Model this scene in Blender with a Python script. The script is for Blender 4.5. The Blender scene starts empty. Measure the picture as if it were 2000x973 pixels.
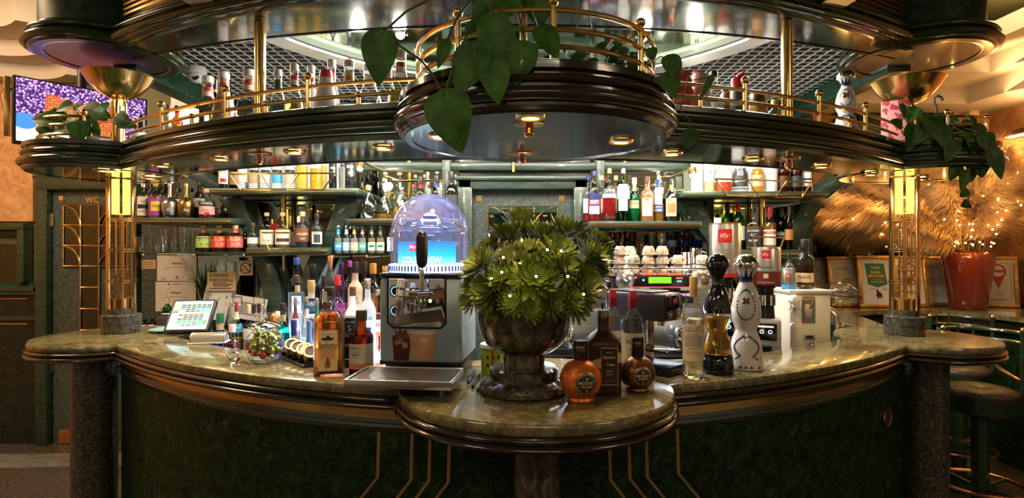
import bpy, bmesh, math, random
from mathutils import Vector, Matrix
random.seed(7)
S = bpy.context.scene
COL = S.collection
PI = math.pi
# ---------------------------------------------------------------- camera
F, ZC, CX, CY = 1100.0, 1.55, 1000.0, 486.5      # focal length in px of the 2000x973 frame, eye height
cam = bpy.data.cameras.new('camera'); cam.sensor_width = 36.0; cam.lens = 36.0 * F / 2000.0
cam.clip_start = 0.05; cam.clip_end = 60
camo = bpy.data.objects.new('camera', cam); COL.objects.link(camo)
camo.location = (0, 0, ZC); camo.rotation_euler = (PI / 2, 0, 0); S.camera = camo
# ---------------------------------------------------------------- colour, exposure, world
S.view_settings.view_transform = 'Standard'; S.view_settings.look = 'None'
S.view_settings.exposure = 0.75; S.view_settings.gamma = 1.0; S.view_settings.use_curve_mapping = False
try:
    c = S.cycles
    c.max_bounces = 9; c.diffuse_bounces = 2; c.glossy_bounces = 4; c.transmission_bounces = 7
    c.transparent_max_bounces = 20; c.caustics_reflective = False; c.caustics_refractive = False
    c.sample_clamp_indirect = 4.0; c.sample_clamp_direct = 0.0; c.use_denoising = True
except Exception: pass
W = bpy.data.worlds.new('room_glow'); S.world = W; W.use_nodes = True
bgn = W.node_tree.nodes['Background']; bgn.inputs[0].default_value = (1.0, 0.78, 0.52, 1); bgn.inputs[1].default_value = 0.16
# ---------------------------------------------------------------- large area lights, coves and added fill
def area(name, loc, size, power, col, rot=(0, 0, 0), sy=None):
    l = bpy.data.lights.new(name, 'AREA'); l.energy = power; l.color = col
    l.shape = 'RECTANGLE'; l.size = size; l.size_y = sy or size
    o = bpy.data.objects.new(name, l); o.location = loc; o.rotation_euler = rot; COL.objects.link(o); return o
def point(name, loc, power, col, r=0.03, parent=None):
    l = bpy.data.lights.new(name, 'POINT'); l.energy = power; l.color = col; l.shadow_soft_size = r
    o = bpy.data.objects.new(name, l); o.location = loc; o.parent = parent; COL.objects.link(o); return o
def spot(name, loc, power, col, ang=100, blend=.6, r=.03, rot=(0, 0, 0)):
    l = bpy.data.lights.new(name, 'SPOT'); l.energy = power; l.color = col; l.spot_size = math.radians(ang); l.spot_blend = blend
    l.shadow_soft_size = r
    o = bpy.data.objects.new(name, l); o.location = loc; o.rotation_euler = rot; COL.objects.link(o); return o
WARM = (1.0, 0.70, 0.38); NEUT = (1.0, 0.88, 0.70); COLD = (0.72, 0.86, 1.0)
area('room_fill_light', (0.0, -1.6, 3.6), 2.4, 165, (1, .84, .62), (math.radians(32), 0, 0), 1.2)  # unseen area lights behind the viewer, added for front light and brass reflections
area('room_fill_light', (-3.0, -0.6, 3.5), 1.2, 52, (1, .78, .52), (math.radians(30), 0, math.radians(-25)))
area('room_fill_light', (3.4, -0.4, 3.5), 1.2, 44, (1, .76, .48), (math.radians(30), 0, math.radians(25)))
area('back_shelf_fill', (0.0, 3.1, 2.58), 3.0, 80, (1, .93, .80), (0, 0, 0), .7)  # added fill that brightens the back shelves, not a real fitting
area('cove_lamp', (3.9, 3.9, 2.75), .8, 5, (1, .66, .28), (math.radians(150), 0, math.radians(-60)))
area('alcove_lamp', (3.2, 3.7, 3.2), 1.0, 10, (1, .70, .34), (math.radians(25), 0, 0))
area('corner_lamp', (-3.5, 2.7, 3.1), 1.0, 34, (1, .72, .42), (math.radians(25), 0, 0))
# ---------------------------------------------------------------- picking points
def at(px, py, d): return Vector(((px - CX) / F * d, d, ZC - (py - CY) / F * d))
def on(px, py, z):
    d = F * (ZC - z) / (py - CY); return Vector(((px - CX) / F * d, d, z))
def facing(p): return math.atan2(-p[0], p[1])
# ---------------------------------------------------------------- materials
MATS = {}
def _new(name):
    m = bpy.data.materials.new(name); m.use_nodes = True; nt = m.node_tree
    return m, nt, nt.nodes['Principled BSDF'] if 'Principled BSDF' in nt.nodes else None
def rgb(c): return (c[0], c[1], c[2], 1)
def pm(name, col, rough=.5, metal=0, em=None, es=0, tr=0, ior=1.45, coat=0, sheen=0, alpha=1):
    m, nt, b = _new(name); I = b.inputs
    I['Base Color'].default_value = rgb(col); I['Roughness'].default_value = rough; I['Metallic'].default_value = metal
    I['Transmission Weight'].default_value = tr; I['IOR'].default_value = ior; I['Coat Weight'].default_value = coat
    I['Coat Roughness'].default_value = .05; I['Alpha'].default_value = alpha
    if em: I['Emission Color'].default_value = rgb(em); I['Emission Strength'].default_value = es
    return m
def em(name, col, s):
    m, nt, b = _new(name); nt.nodes.remove(b); e = nt.nodes.new('ShaderNodeEmission')
    e.inputs[0].default_value = rgb(col); e.inputs[1].default_value = s
    nt.links.new(e.outputs[0], nt.nodes['Material Output'].inputs[0]); return m
def ramp(nt, fac, stops, interp='LINEAR'):
    r = nt.nodes.new('ShaderNodeValToRGB'); r.color_ramp.interpolation = interp; el = r.color_ramp.elements
    while len(el) < len(stops): el.new(.5)
    for e, (p, c) in zip(el, stops): e.position = p; e.color = rgb(c)
    nt.links.new(fac, r.inputs[0]); return r.outputs[0]
def coords(nt, scale=(1, 1, 1), rot=(0, 0, 0), which='Object'):
    tc = nt.nodes.new('ShaderNodeTexCoord'); mp = nt.nodes.new('ShaderNodeMapping')
    mp.inputs['Scale'].default_value = scale; mp.inputs['Rotation'].default_value = rot
    nt.links.new(tc.outputs[which], mp.inputs[0]); return mp.outputs[0]
def tex(nt, vec, kind='noise', scale=5, detail=4, rough=.6, dist=0):
    if kind == 'noise':
        n = nt.nodes.new('ShaderNodeTexNoise'); n.inputs['Detail'].default_value = detail; n.inputs['Roughness'].default_value = rough
        n.inputs['Distortion'].default_value = dist; out = n.outputs[0]
    elif kind == 'wave':
        n = nt.nodes.new('ShaderNodeTexWave'); n.inputs['Distortion'].default_value = dist; n.inputs['Detail'].default_value = detail; out = n.outputs['Fac']
    else:
        n = nt.nodes.new('ShaderNodeTexVoronoi'); n.feature = {'voronoi': 'F1', 'edge': 'DISTANCE_TO_EDGE'}[kind]; out = n.outputs['Distance']
    n.inputs['Scale'].default_value = scale; nt.links.new(vec, n.inputs['Vector']); return out
def mix(nt, fac, a, b, mode='MIX'):
    m = nt.nodes.new('ShaderNodeMix'); m.data_type = 'RGBA'; m.blend_type = mode
    for s, v in ((m.inputs[0], fac), (m.inputs[6], a), (m.inputs[7], b)):
        if hasattr(v, 'is_output'): nt.links.new(v, s)
        elif isinstance(v, (int, float)): s.default_value = v
        else: s.default_value = rgb(v)
    return m.outputs[2]
def mottle(name, stops, kind='noise', scale=20, detail=5, rough=.3, stretch=(1, 1, 1), rot=(0, 0, 0), bump=0, dist=0, coat=0, metal=0, trough=.6, second=None):
    m, nt, b = _new(name); v = coords(nt, stretch, rot)
    f = tex(nt, v, kind, scale, detail, trough, dist); c = ramp(nt, f, stops)
    if second:
        k, sc, st2, mode, fac = second; c = mix(nt, fac, c, ramp(nt, tex(nt, v, k, sc, 6, .65, .3), st2), mode)
    nt.links.new(c, b.inputs['Base Color']); b.inputs['Roughness'].default_value = rough; b.inputs['Metallic'].default_value = metal
    b.inputs['Coat Weight'].default_value = coat; b.inputs['Coat Roughness'].default_value = .06
    if bump:
        bp = nt.nodes.new('ShaderNodeBump'); bp.inputs['Strength'].default_value = bump; bp.inputs['Distance'].default_value = .004
        nt.links.new(f, bp.inputs['Height']); nt.links.new(bp.outputs[0], b.inputs['Normal'])
    return m
def thin(name, tint=(1, 1, 1), rim=(.55, .6, .58), gloss=1.0, rough=.02, base=.035, haze=0):
    """thin-walled glass: clear straight on, tinted and mirror-like towards grazing angles"""
    m, nt, b = _new(name); nt.nodes.remove(b); N = nt.nodes.new
    lw = N('ShaderNodeLayerWeight'); lw.inputs[0].default_value = .5
    tr = N('ShaderNodeBsdfTransparent'); gl = N('ShaderNodeBsdfGlossy'); gl.inputs['Roughness'].default_value = rough
    nt.links.new(ramp(nt, lw.outputs['Facing'], [(0, tint), (.55, tint), (1, rim)]), tr.inputs[0])
    fr = N('ShaderNodeMath'); fr.operation = 'POWER'; fr.inputs[1].default_value = 4.0; nt.links.new(lw.outputs['Facing'], fr.inputs[0])
    mt = N('ShaderNodeMath'); mt.operation = 'MULTIPLY_ADD'; mt.inputs[1].default_value = min(.75, .6 * gloss); mt.inputs[2].default_value = base * gloss
    nt.links.new(fr.outputs[0], mt.inputs[0])
    mx = N('ShaderNodeMixShader'); nt.links.new(mt.outputs[0], mx.inputs[0]); inner = tr.outputs[0]
    if haze:
        hz = N('ShaderNodeBsdfTranslucent'); hz.inputs[0].default_value = (.9, .9, .95, 1); hm = N('ShaderNodeMixShader'); hm.inputs[0].default_value = haze; nt.links.new(inner, hm.inputs[1]); nt.links.new(hz.outputs[0], hm.inputs[2]); inner = hm.outputs[0]
    nt.links.new(inner, mx.inputs[1]); nt.links.new(gl.outputs[0], mx.inputs[2])
    nt.links.new(mx.outputs[0], nt.nodes['Material Output'].inputs[0]); return m
def liquid(name, col, ior=1.2): return pm(name, col, .03, tr=.78, ior=ior)
_solid = {}
def C(col, rough=.45, metal=0):
    k = (tuple(col), rough, metal)
    if k not in _solid: _solid[k] = pm('paint_%03d' % len(_solid), col, rough, metal)
    return _solid[k]
_liq = {}
def L(*col):
    if col not in _liq: _liq[col] = liquid('liquor_%02d' % len(_liq), col)
    return _liq[col]

brass = mottle('brass', [(.3, (.72, .45, .15)), (.7, (.90, .62, .26))], scale=9, rough=.2, metal=1)
brass_dull = mottle('brass_band', [(.3, (.56, .33, .11)), (.7, (.88, .58, .24))], scale=5, rough=.27, metal=1)
copper = pm('copper', (.8, .40, .22), .25, 1)
chrome = pm('chrome', (.82, .82, .84), .08, 1)
steel = mottle('steel', [(.3, (.45, .44, .43)), (.7, (.66, .65, .63))], scale=6, rough=.3, metal=1, stretch=(1, 1, 14))
green_wood = mottle('green_wood', [(.28, (.010, .020, .010)), (.55, (.028, .052, .026)), (.8, (.06, .095, .05))], scale=7, rough=.24, stretch=(1, 1, 14), coat=.5, dist=1.2, bump=.08)
olive_wood = mottle('olive_wood', [(.25, (.008, .015, .004)), (.55, (.024, .044, .011)), (.85, (.068, .105, .034))], scale=6, rough=.2, stretch=(1, 1, 9), coat=.7, dist=1)
brown_wood = mottle('brown_wood', [(.25, (.012, .010, .006)), (.6, (.040, .028, .015)), (.9, (.10, .062, .030))], scale=6, rough=.2, stretch=(1, 1, 9), coat=.7, dist=1)
lacquer = mottle('lacquer', [(.3, (.008, .008, .010)), (.7, (.030, .028, .030))], scale=5, rough=.13, stretch=(2, 9, 2), coat=1, dist=.6)
grey_wood = mottle('grey_green_wood', [(.28, (.018, .034, .022)), (.55, (.048, .078, .054)), (.85, (.12, .16, .115))], scale=8, rough=.32, stretch=(1, 1, 10), coat=.3, dist=1)
granite = mottle('granite', [(.30, (.045, .040, .020)), (.45, (.165, .140, .068)), (.60, (.33, .285, .15)), (.78, (.54, .48, .29))], scale=34, detail=9, rough=.16, trough=.78, dist=.4, coat=.6,
                 second=('noise', 3.0, [(.36, (.30, .29, .20)), (.5, (1, 1, 1)), (.62, (.75, .70, .45))], 'MULTIPLY', .8))
dark_granite = mottle('dark_granite', [(.40, (.018, .016, .012)), (.55, (.10, .085, .06)), (.70, (.36, .30, .22))], scale=75, detail=6, rough=.35, trough=.75, coat=.3)
column_marble = mottle('column_marble', [(.38, (.018, .015, .010)), (.54, (.085, .070, .046)), (.72, (.36, .30, .20))], scale=26, detail=8, rough=.22, trough=.72, dist=.8, stretch=(1, 1, .5), coat=.5)
base_granite = mottle('base_granite', [(.36, (.014, .013, .011)), (.52, (.055, .052, .042)), (.68, (.13, .12, .095)), (.85, (.30, .28, .22))], scale=55, detail=8, rough=.2, trough=.75, coat=.4)
bowl_marble = mottle('bowl_marble', [(.34, (.010, .009, .007)), (.50, (.045, .038, .025)), (.63, (.15, .125, .08)), (.8, (.40, .34, .24))], scale=13, detail=9, rough=.12, trough=.68, dist=1.6, stretch=(1, 1, .55), rot=(.5, .6, 0), coat=.8)
panel_marble = mottle('panel_marble', [(.38, (.004, .010, .004)), (.55, (.016, .042, .013)), (.75, (.075, .16, .052))], scale=24, detail=7, rough=.42, trough=.72, dist=.9)
panel_marble.node_tree.nodes['Principled BSDF'].inputs['Specular IOR Level'].default_value = .18
door_marble = mottle('door_marble', [(.35, (.026, .034, .026)), (.55, (.075, .092, .075)), (.75, (.16, .19, .155))], scale=45, detail=6, rough=.4, trough=.7, dist=.7)
beam_marble = mottle('beam_marble', [(.35, (.010, .035, .022)), (.55, (.030, .085, .055)), (.75, (.10, .19, .13))], scale=60, detail=5, rough=.3, trough=.7)
mirror = pm('mirror', (.40, .44, .36), .03, 1)
dark_mirror = pm('dark_mirror', (.11, .13, .10), .05, 1)
lacquer_dull = pm('dull_lacquer', (.012, .010, .009), .32, coat=.1)
black = pm('black_plastic', (.012, .012, .014), .32)
black_gloss = pm('black_gloss', (.008, .008, .010), .08, coat=.6)
rubber = pm('black_rubber', (.02, .02, .02), .6)
white = pm('white_plastic', (.82, .79, .73), .3)
paper = pm('paper', (.80, .76, .70), .6)
ceramic = pm('white_ceramic', (.86, .82, .76), .12, coat=.5)
plaster = pm('plaster', (.66, .56, .46), .75)
glass = thin('clear_glass', (.96, .97, .96), (.20, .23, .22))
glass_w = thin('tumbler_glass', (.93, .95, .94), (.30, .33, .32), 1.5, base=.06)
shelf_glass = thin('shelf_glass', (.70, .90, .82), (.10, .30, .24), 1.0)
dome_glass = thin('dome_glass', (.90, .92, 1.0), (.55, .60, .95), 1.25, base=.07, haze=.10)  # blue rim tint puts the dome's glow into the glass colour
frame_glass = thin('picture_glass', (.98, .98, .98), (.9, .9, .9), .7)
stucco = mottle('stucco', [(.2, (.50, .22, .085)), (.5, (.68, .36, .16)), (.8, (.82, .52, .28))], scale=7, rough=.55, bump=.3, dist=2.2, detail=3,
                second=('noise', 5, [(.3, (.75, .70, .6)), (.7, (1.1, 1.0, .95))], 'MULTIPLY', .8))
# ---------------------------------------------------------------- mesh builder
class MB:
    def __init__(s): s.v = []; s.f = []
    def add(s, vs, fs, M=None):
        o = len(s.v); s.v += [tuple(M @ Vector(v)) if M else tuple(v) for v in vs]; s.f += [tuple(i + o for i in f) for f in fs]; return s
    def box(s, c, d, rz=0, M=None):
        x, y, z = d[0] / 2, d[1] / 2, d[2] / 2
        R = Matrix.Translation(c) @ Matrix.Rotation(rz, 4, 'Z')
        if M is not None: R = M @ R
        vs = [(a * x, b * y, g * z) for a in (-1, 1) for b in (-1, 1) for g in (-1, 1)]
        return s.add(vs, [(0, 1, 3, 2), (4, 6, 7, 5), (0, 4, 5, 1), (2, 3, 7, 6), (0, 2, 6, 4), (1, 5, 7, 3)], R)
    def lathe(s, prof, seg=24, c=(0, 0, 0), sq=2, dy=1, M=None, a0=0, a1=None):
        vs, fs, rings = [], [], []
        part = a1 is not None; n = seg + 1 if part else seg; span = (a1 - a0) if part else 2 * PI
        for r, z in prof:
            if r < 1e-7: rings.append([len(vs)]); vs.append((c[0], c[1], c[2] + z)); continue
            ring = []
            for k in range(n):
                t = a0 + span * k / seg; ct, st = math.cos(t), math.sin(t)
                q = 1 if sq == 2 else (abs(ct) ** sq + abs(st) ** sq) ** (-1 / sq)
                ring.append(len(vs)); vs.append((c[0] + r * q * ct, c[1] + r * q * st * dy, c[2] + z))
            rings.append(ring)
        for A, B in zip(rings, rings[1:]):
            for k in range(seg):
                k2 = k + 1 if part else (k + 1) % n
                if len(A) == 1 and len(B) == 1: continue
                if len(A) == 1: fs.append((A[0], B[k2], B[k]))
                elif len(B) == 1: fs.append((A[k], A[k2], B[0]))
                else: fs.append((A[k], A[k2], B[k2], B[k]))
        return s.add(vs, fs, M)
    def cyl(s, c, r, h, seg=20, M=None): return s.lathe([(0, 0), (r, 0), (r, h), (0, h)], seg, c, M=M)
    def tube(s, pts, r, seg=8, closed=False):
        P = [Vector(p) for p in pts]; n = len(P); R = r if isinstance(r, (list, tuple)) else [r] * n
        T = [((P[(i + 1) % n] if closed or i < n - 1 else P[i]) - (P[i - 1] if closed or i else P[i])).normalized() for i in range(n)]
        u = T[0].orthogonal().normalized(); vs = []; fs = []
        for i in range(n):
            u = (u - T[i] * u.dot(T[i])); u = u.normalized() if u.length > 1e-6 else T[i].orthogonal().normalized(); w = T[i].cross(u)
            for k in range(seg):
                a = 2 * PI * k / seg; vs.append(P[i] + (u * math.cos(a) + w * math.sin(a)) * R[i])
        for i in range(n if closed else n - 1):
            j = (i + 1) % n
            for k in range(seg): fs.append((i * seg + k, i * seg + (k + 1) % seg, j * seg + (k + 1) % seg, j * seg + k))
        if not closed: fs += [tuple(range(seg))[::-1], tuple((n - 1) * seg + k for k in range(seg))]
        return s.add(vs, fs)
    def ball(s, c, r, seg=14, sz=1): 
        n = max(6, seg // 2); return s.lathe([(r * math.sin(PI * i / n), -r * sz * math.cos(PI * i / n)) if 0 < i < n else (0, -r * sz if i == 0 else r * sz) for i in range(n + 1)], seg, c)
    def sweep(s, path, prof, closed=False):
        P = [Vector((p[0], p[1])) for p in path]; n = len(P); m = len(prof); vs = []; fs = []
        for i in range(n):
            t = (P[min(i + 1, n - 1)] - P[max(i - 1, 0)]).normalized(); nn = Vector((t.y, -t.x))
            for o, z in prof: q = P[i] + nn * o; vs.append((q.x, q.y, z))
        for i in range(n - 1):
            for k in range(m if closed else m - 1): k2 = (k + 1) % m; fs.append((i * m + k, (i + 1) * m + k, (i + 1) * m + k2, i * m + k2))
        if closed: fs += [tuple(range(m)), tuple((n - 1) * m + k for k in range(m))[::-1]]
        return s.add(vs, fs)
    def strip(s, A, B, z0, z1):
        """closed slab between two plan curves"""
        n = len(A); vs = [(p[0], p[1], z) for z in (z0, z1) for c in (A, B) for p in c]; fs = []
        a0, b0, a1, b1 = 0, n, 2 * n, 3 * n
        for i in range(n - 1):
            fs += [(a0 + i, b0 + i, b0 + i + 1, a0 + i + 1), (a1 + i, a1 + i + 1, b1 + i + 1, b1 + i), (a0 + i, a0 + i + 1, a1 + i + 1, a1 + i), (b0 + i, b1 + i, b1 + i + 1, b0 + i + 1)]
        fs += [(a0, a1, b1, b0), (n - 1, b0 + n - 1, b1 + n - 1, a1 + n - 1)]
        return s.add(vs, fs)
    def prism(s, poly, y0, y1, M=None):
        """polygon in x,z pulled along y"""
        n = len(poly); vs = [(p[0], y, p[1]) for y in (y0, y1) for p in poly]
        fs = [tuple(range(n)), tuple(range(2 * n - 1, n - 1, -1))] + [(i, i + n, (i + 1) % n + n, (i + 1) % n) for i in range(n)]
        return s.add(vs, fs, M)
    def slab(s, poly, z0, z1):
        n = len(poly); vs = [(p[0], p[1], z) for z in (z0, z1) for p in poly]
        fs = [tuple(range(n))[::-1], tuple(range(n, 2 * n))] + [(i, (i + 1) % n, (i + 1) % n + n, i + n) for i in range(n)]
        return s.add(vs, fs)
    def build(s, name, mat, parent=None, bev=0, smooth=38, seg=2, loc=None):
        me = bpy.data.meshes.new(name); me.from_pydata(s.v, [], s.f)
        bm = bmesh.new(); bm.from_mesh(me); bmesh.ops.recalc_face_normals(bm, faces=bm.faces)
        if bev:
            ed = [e for e in bm.edges if len(e.link_faces) == 2 and e.calc_face_angle(0) > .6]
            bmesh.ops.bevel(bm, geom=ed, offset=bev, segments=seg, affect='EDGES', profile=.5, clamp_overlap=True)
        bm.to_mesh(me); bm.free()
        if smooth:
            for p in me.polygons: p.use_smooth = True
            me.set_sharp_from_angle(angle=math.radians(smooth))
        me.materials.append(mat); o = bpy.data.objects.new(name, me); COL.objects.link(o)
        if parent: o.parent = parent
        if loc: o.location = loc
        return o
def tag(o, label, cat, group=None):
    o['label'] = label; o['category'] = cat
    if group: o['group'] = group
    return o
def thing(name, label, cat, loc=(0, 0, 0), rz=0, group=None):
    o = bpy.data.objects.new(name, None); COL.objects.link(o); o.empty_display_size = .05
    o.location = loc; o.rotation_euler = (0, 0, rz); return tag(o, label, cat, group)
def struct(o): o['kind'] = 'structure'; return o
def ident(o, label): o['label'] = label; return o
# ---------------------------------------------------------------- lettering
_txt = {}
def glyphs(s, shear=0, bold=0):
    k = (s, shear, bold)
    if k not in _txt:
        cu = bpy.data.curves.new('t', 'FONT'); cu.body = s; cu.shear = shear; cu.offset = bold; cu.resolution_u = 3; cu.align_x = 'CENTER'
        ob = bpy.data.objects.new('t', cu); me = bpy.data.meshes.new_from_object(ob)
        vs = [tuple(v.co[:2]) for v in me.vertices]; fs = [tuple(p.vertices) for p in me.polygons]
        bpy.data.objects.remove(ob); bpy.data.curves.remove(cu); bpy.data.meshes.remove(me)
        if vs:
            x0, x1 = min(v[0] for v in vs), max(v[0] for v in vs); y0, y1 = min(v[1] for v in vs), max(v[1] for v in vs)
            vs = [((v[0] - (x0 + x1) / 2) / max(x1 - x0, 1e-6), (v[1] - (y0 + y1) / 2) / max(y1 - y0, 1e-6)) for v in vs]
        _txt[k] = (vs, fs)
    return _txt[k]
def lettering(parent, s, w, h, mat, x=0, z=0, y=0, R=None, shear=0, bold=0, M=None, tilt=0, name='lettering'):
    """flat text in the plane y (reading from -y), or wrapped on a cylinder of radius R about the local z axis"""
    vs, fs = glyphs(s, shear, bold); b = MB(); out = []
    ct, st = math.cos(tilt), math.sin(tilt)
    for u, v in vs:
        U = x + w * u * ct - h * v * st; V = z + h * v * ct + w * u * st
        if R: a = U / R; out.append((R * math.sin(a), y - R * math.cos(a), V))
        else: out.append((U, y, V))
    b.add(out, fs, M); o = b.build(name, mat, parent, smooth=0); return o
def para(parent, x0, x1, z, rows, gap, h, mat, y=0, M=None, name='lettering'):
    """lines too small to read: short ink strokes"""
    b = MB()
    for r in range(rows):
        x = x0; e = x1 - random.random() * (x1 - x0) * .35
        while x < e:
            w = min((.02 + .05 * random.random()) * (x1 - x0) * 2, e - x); b.add([(x, y, z - r * gap), (x + w, y, z - r * gap), (x + w, y, z - r * gap + h), (x, y, z - r * gap + h)], [(0, 1, 2, 3)], M)
            x += w + (x1 - x0) * .025
    return b.build(name, mat, parent, smooth=0)
def flat(parent, poly, mat, y, name, M=None):
    b = MB(); b.add([(p[0], y, p[1]) for p in poly], [tuple(range(len(poly)))], M); return b.build(name, mat, parent, smooth=0)
def ell(cx, cz, rx, rz, n=20, a0=0, a1=2 * PI): return [(cx + rx * math.cos(a0 + (a1 - a0) * i / n), cz + rz * math.sin(a0 + (a1 - a0) * i / n)) for i in range(n if abs(a1 - a0 - 2 * PI) < 1e-6 else n + 1)]
def rect(x0, x1, z0, z1): return [(x0, z0), (x1, z0), (x1, z1), (x0, z1)]
INK = C((.02, .02, .025)); WHT = C((.88, .86, .82)); RED = C((.55, .02, .03)); GOLD = C((.75, .50, .16), .3, 1); NAVY = C((.02, .03, .18)); CREAM = C((.80, .72, .55))
# ================================================================ the room
def par(a, b, x0, x1, n=48): return [(x0 + (x1 - x0) * i / n, a + b * (x0 + (x1 - x0) * i / n) ** 2) for i in range(n + 1)]
floor_m = mottle('floor_granite', [(.35, (.03, .021, .014)), (.52, (.10, .072, .048)), (.72, (.24, .18, .125))], scale=48, detail=7, rough=.3, trough=.75, coat=.2)
tile_m = mottle('pale_tile', [(.35, (.13, .12, .10)), (.6, (.26, .24, .20)), (.8, (.38, .35, .30))], scale=14, detail=7, rough=.35, trough=.7)
olive_paint = mottle('olive_paint', [(.3, (.13, .13, .055)), (.7, (.22, .21, .095))], scale=3, rough=.6)
wainscot_m = mottle('wainscot', [(.4, (.006, .009, .006)), (.7, (.026, .036, .024))], scale=30, detail=6, rough=.35, trough=.7)
b = MB(); b.box((0, 1.2, -.05), (11, 8.2, .1)); struct(b.build('floor', floor_m))
b = MB(); b.slab([(-4.6, 3.93), (-2.2, 4.05), (-2.2, 4.30), (-4.6, 4.22)], .0005, .004); struct(b.build('trim_1', tile_m))
b = MB(); b.box((0, 1.2, 3.36), (11, 8.2, .1)); struct(b.build('ceiling', olive_paint))
# walls
b = MB(); b.box((-3.6, 4.62, 1.65), (2.1, .2, 3.3)); struct(b.build('wall_back_left', olive_paint))
b = MB(); b.box((-4.75, 2.6, 1.65), (.2, 4.2, 3.3)); struct(b.build('wall_left', stucco))
b = MB(); b.box((-.15, 4.31, 1.65), (4.8, .2, 3.3)); struct(b.build('wall_back', green_wood))
b = MB(); b.box((3.25, 5.02, 1.65), (2.0, .2, 3.3)); struct(b.build('wall_back_right', stucco))
b = MB(); b.box((4.27, 2.9, 1.65), (.2, 4.2, 3.3)); struct(b.build('wall_right', stucco))
b = MB(); b.box((2.2, 4.66, 1.65), (.1, .5, 3.3)); struct(b.build('trim_2', green_wood))
# left back wall: stucco field, wainscot, mirrored niche
b = MB(); b.box((-4.23, 4.505, 2.33), (.82, .03, 1.12)); struct(b.build('trim_3', stucco))
b = MB(); b.box((-4.2, 4.50, .62), (.86, .04, 1.24))
struct(b.build('trim_4', wainscot_m))
b = MB(); b.sweep([(-4.65, 4.48), (-3.77, 4.48)], [(0, 1.18), (.03, 1.19), (.03, 1.215), (.045, 1.22), (.045, 1.25), (.02, 1.27), (0, 1.29)]); b.sweep([(-4.65, 4.48), (-3.77, 4.48)], [(0, .98), (.02, .985), (.02, 1.01), (0, 1.02)])
struct(b.build('trim_5', green_wood))
b = MB(); b.box((-4.25, 4.477, .955), (.8, .006, .012)); b.box((-4.25, 4.477, 1.155), (.8, .006, .008)); struct(b.build('trim_6', brass_dull))
b = MB()
for (x0, x1, z0, z1) in ((-4.65, -3.83, 1.70, 1.755), (-3.885, -3.83, 1.29, 1.70)): b.box(((x0 + x1) / 2, 4.46, (z0 + z1) / 2), (x1 - x0, .09, z1 - z0))
b.add([(-4.65, 4.49, 1.69), (-3.90, 4.49, 1.69), (-4.02, 4.55, 1.585), (-4.65, 4.55, 1.585)], [(0, 1, 2, 3)])
struct(b.build('window_1', green_wood, bev=.006))
b = MB(); b.box((-4.3, 4.487, 1.44), (.80, .008, .30)); struct(b.build('window_2', dark_mirror))
# WC door
door = thing('door', 'dark stone-faced WC door with a brass-barred mirrored window', 'door', (-3.14, 4.50, 0)); struct(door)
b = MB(); b.box((0, 0, 1.01), (1.02, .04, 2.02)); b.build('door_leaf', door_marble, door)
def wpoly(px, py): return ((px - 1000) / F * 4.47 + 3.14, ZC - (py - CY) / F * 4.47)
b = MB(); x0, zt = wpoly(124, 400); x1, zb = wpoly(262, 520); xm, _ = wpoly(158, 0); xn, zbb = wpoly(194, 645)
b.box(((x0 + x1) / 2, -.024, (zt + zb) / 2), (x1 - x0, .008, zt - zb)); b.box(((xm + xn) / 2, -.024, (zb + zbb) / 2), (xn - xm, .008, zb - zbb)); b.build('mirror_pane', dark_mirror, door)
b = MB()
def bar(bb, xa, za, xb, zb_, r=.006, y=-.034): bb.tube([(xa, y, za), (xb, y, zb_)], r, 6)
for z in (zt, zt - (zt - zb) / 3, zt - 2 * (zt - zb) / 3, zb): bar(b, x0, z, x1, z)
for x in (x0, xm, xn, x1): bar(b, x, zt, x, zb if x in (x0, x1) else zbb)
for k in (1, 2, 3): z = zb - (zb - zbb) * k / 3; bar(b, xm, z, xn, z)
h3 = (zt - zb) / 3
for k in range(3):
    zz = zt - k * h3
    for (xa, xb) in ((x0, xm), (x1, xn)):
        b.tube([(xa + (xb - xa) * math.sin(t * PI / 16), -.036, zz - h3 * (1 - math.cos(t * PI / 16)) - .004) for t in range(9)], .008, 6)
b.build('window_bars', brass_dull, door)
lettering(door, 'WC', .105, .05, brass, wpoly(178, 0)[0], wpoly(0, 390)[1], -.0215, bold=.02)
b = MB(); x, z = wpoly(118, 387); b.box((x, -.023, z), (.035, .006, .035)); b.build('corner_plate', brass, door)
b = MB(); b.box((-.40, -.024, .06), (.12, .012, .11)); v = b.build('vent_plate', brass_dull, door)
b = MB()
for k in range(4): b.box((-.40, -.034, .022 + k * .025), (.11, .012, .008))
b.build('slat', copper, v)
b = MB()
for z in (1.78, .62): b.cyl((-.51, -.03, z - .05), .011, .10, 10)
b.build('hinge', brass, door)
b = MB()
for x in (-3.70, -2.585): b.box((x, 4.47, 1.03), (.09, .10, 2.14))
b.box((-3.14, 4.465, 2.062), (1.19, .11, .085)); b.box((-3.14, 4.45, 2.115), (1.26, .06, .03)); b.box((-3.14, 4.44, 1.01 + 1.01), (1.04, .03, .012))
struct(b.build('trim_7', green_wood, bev=.012))
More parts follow.
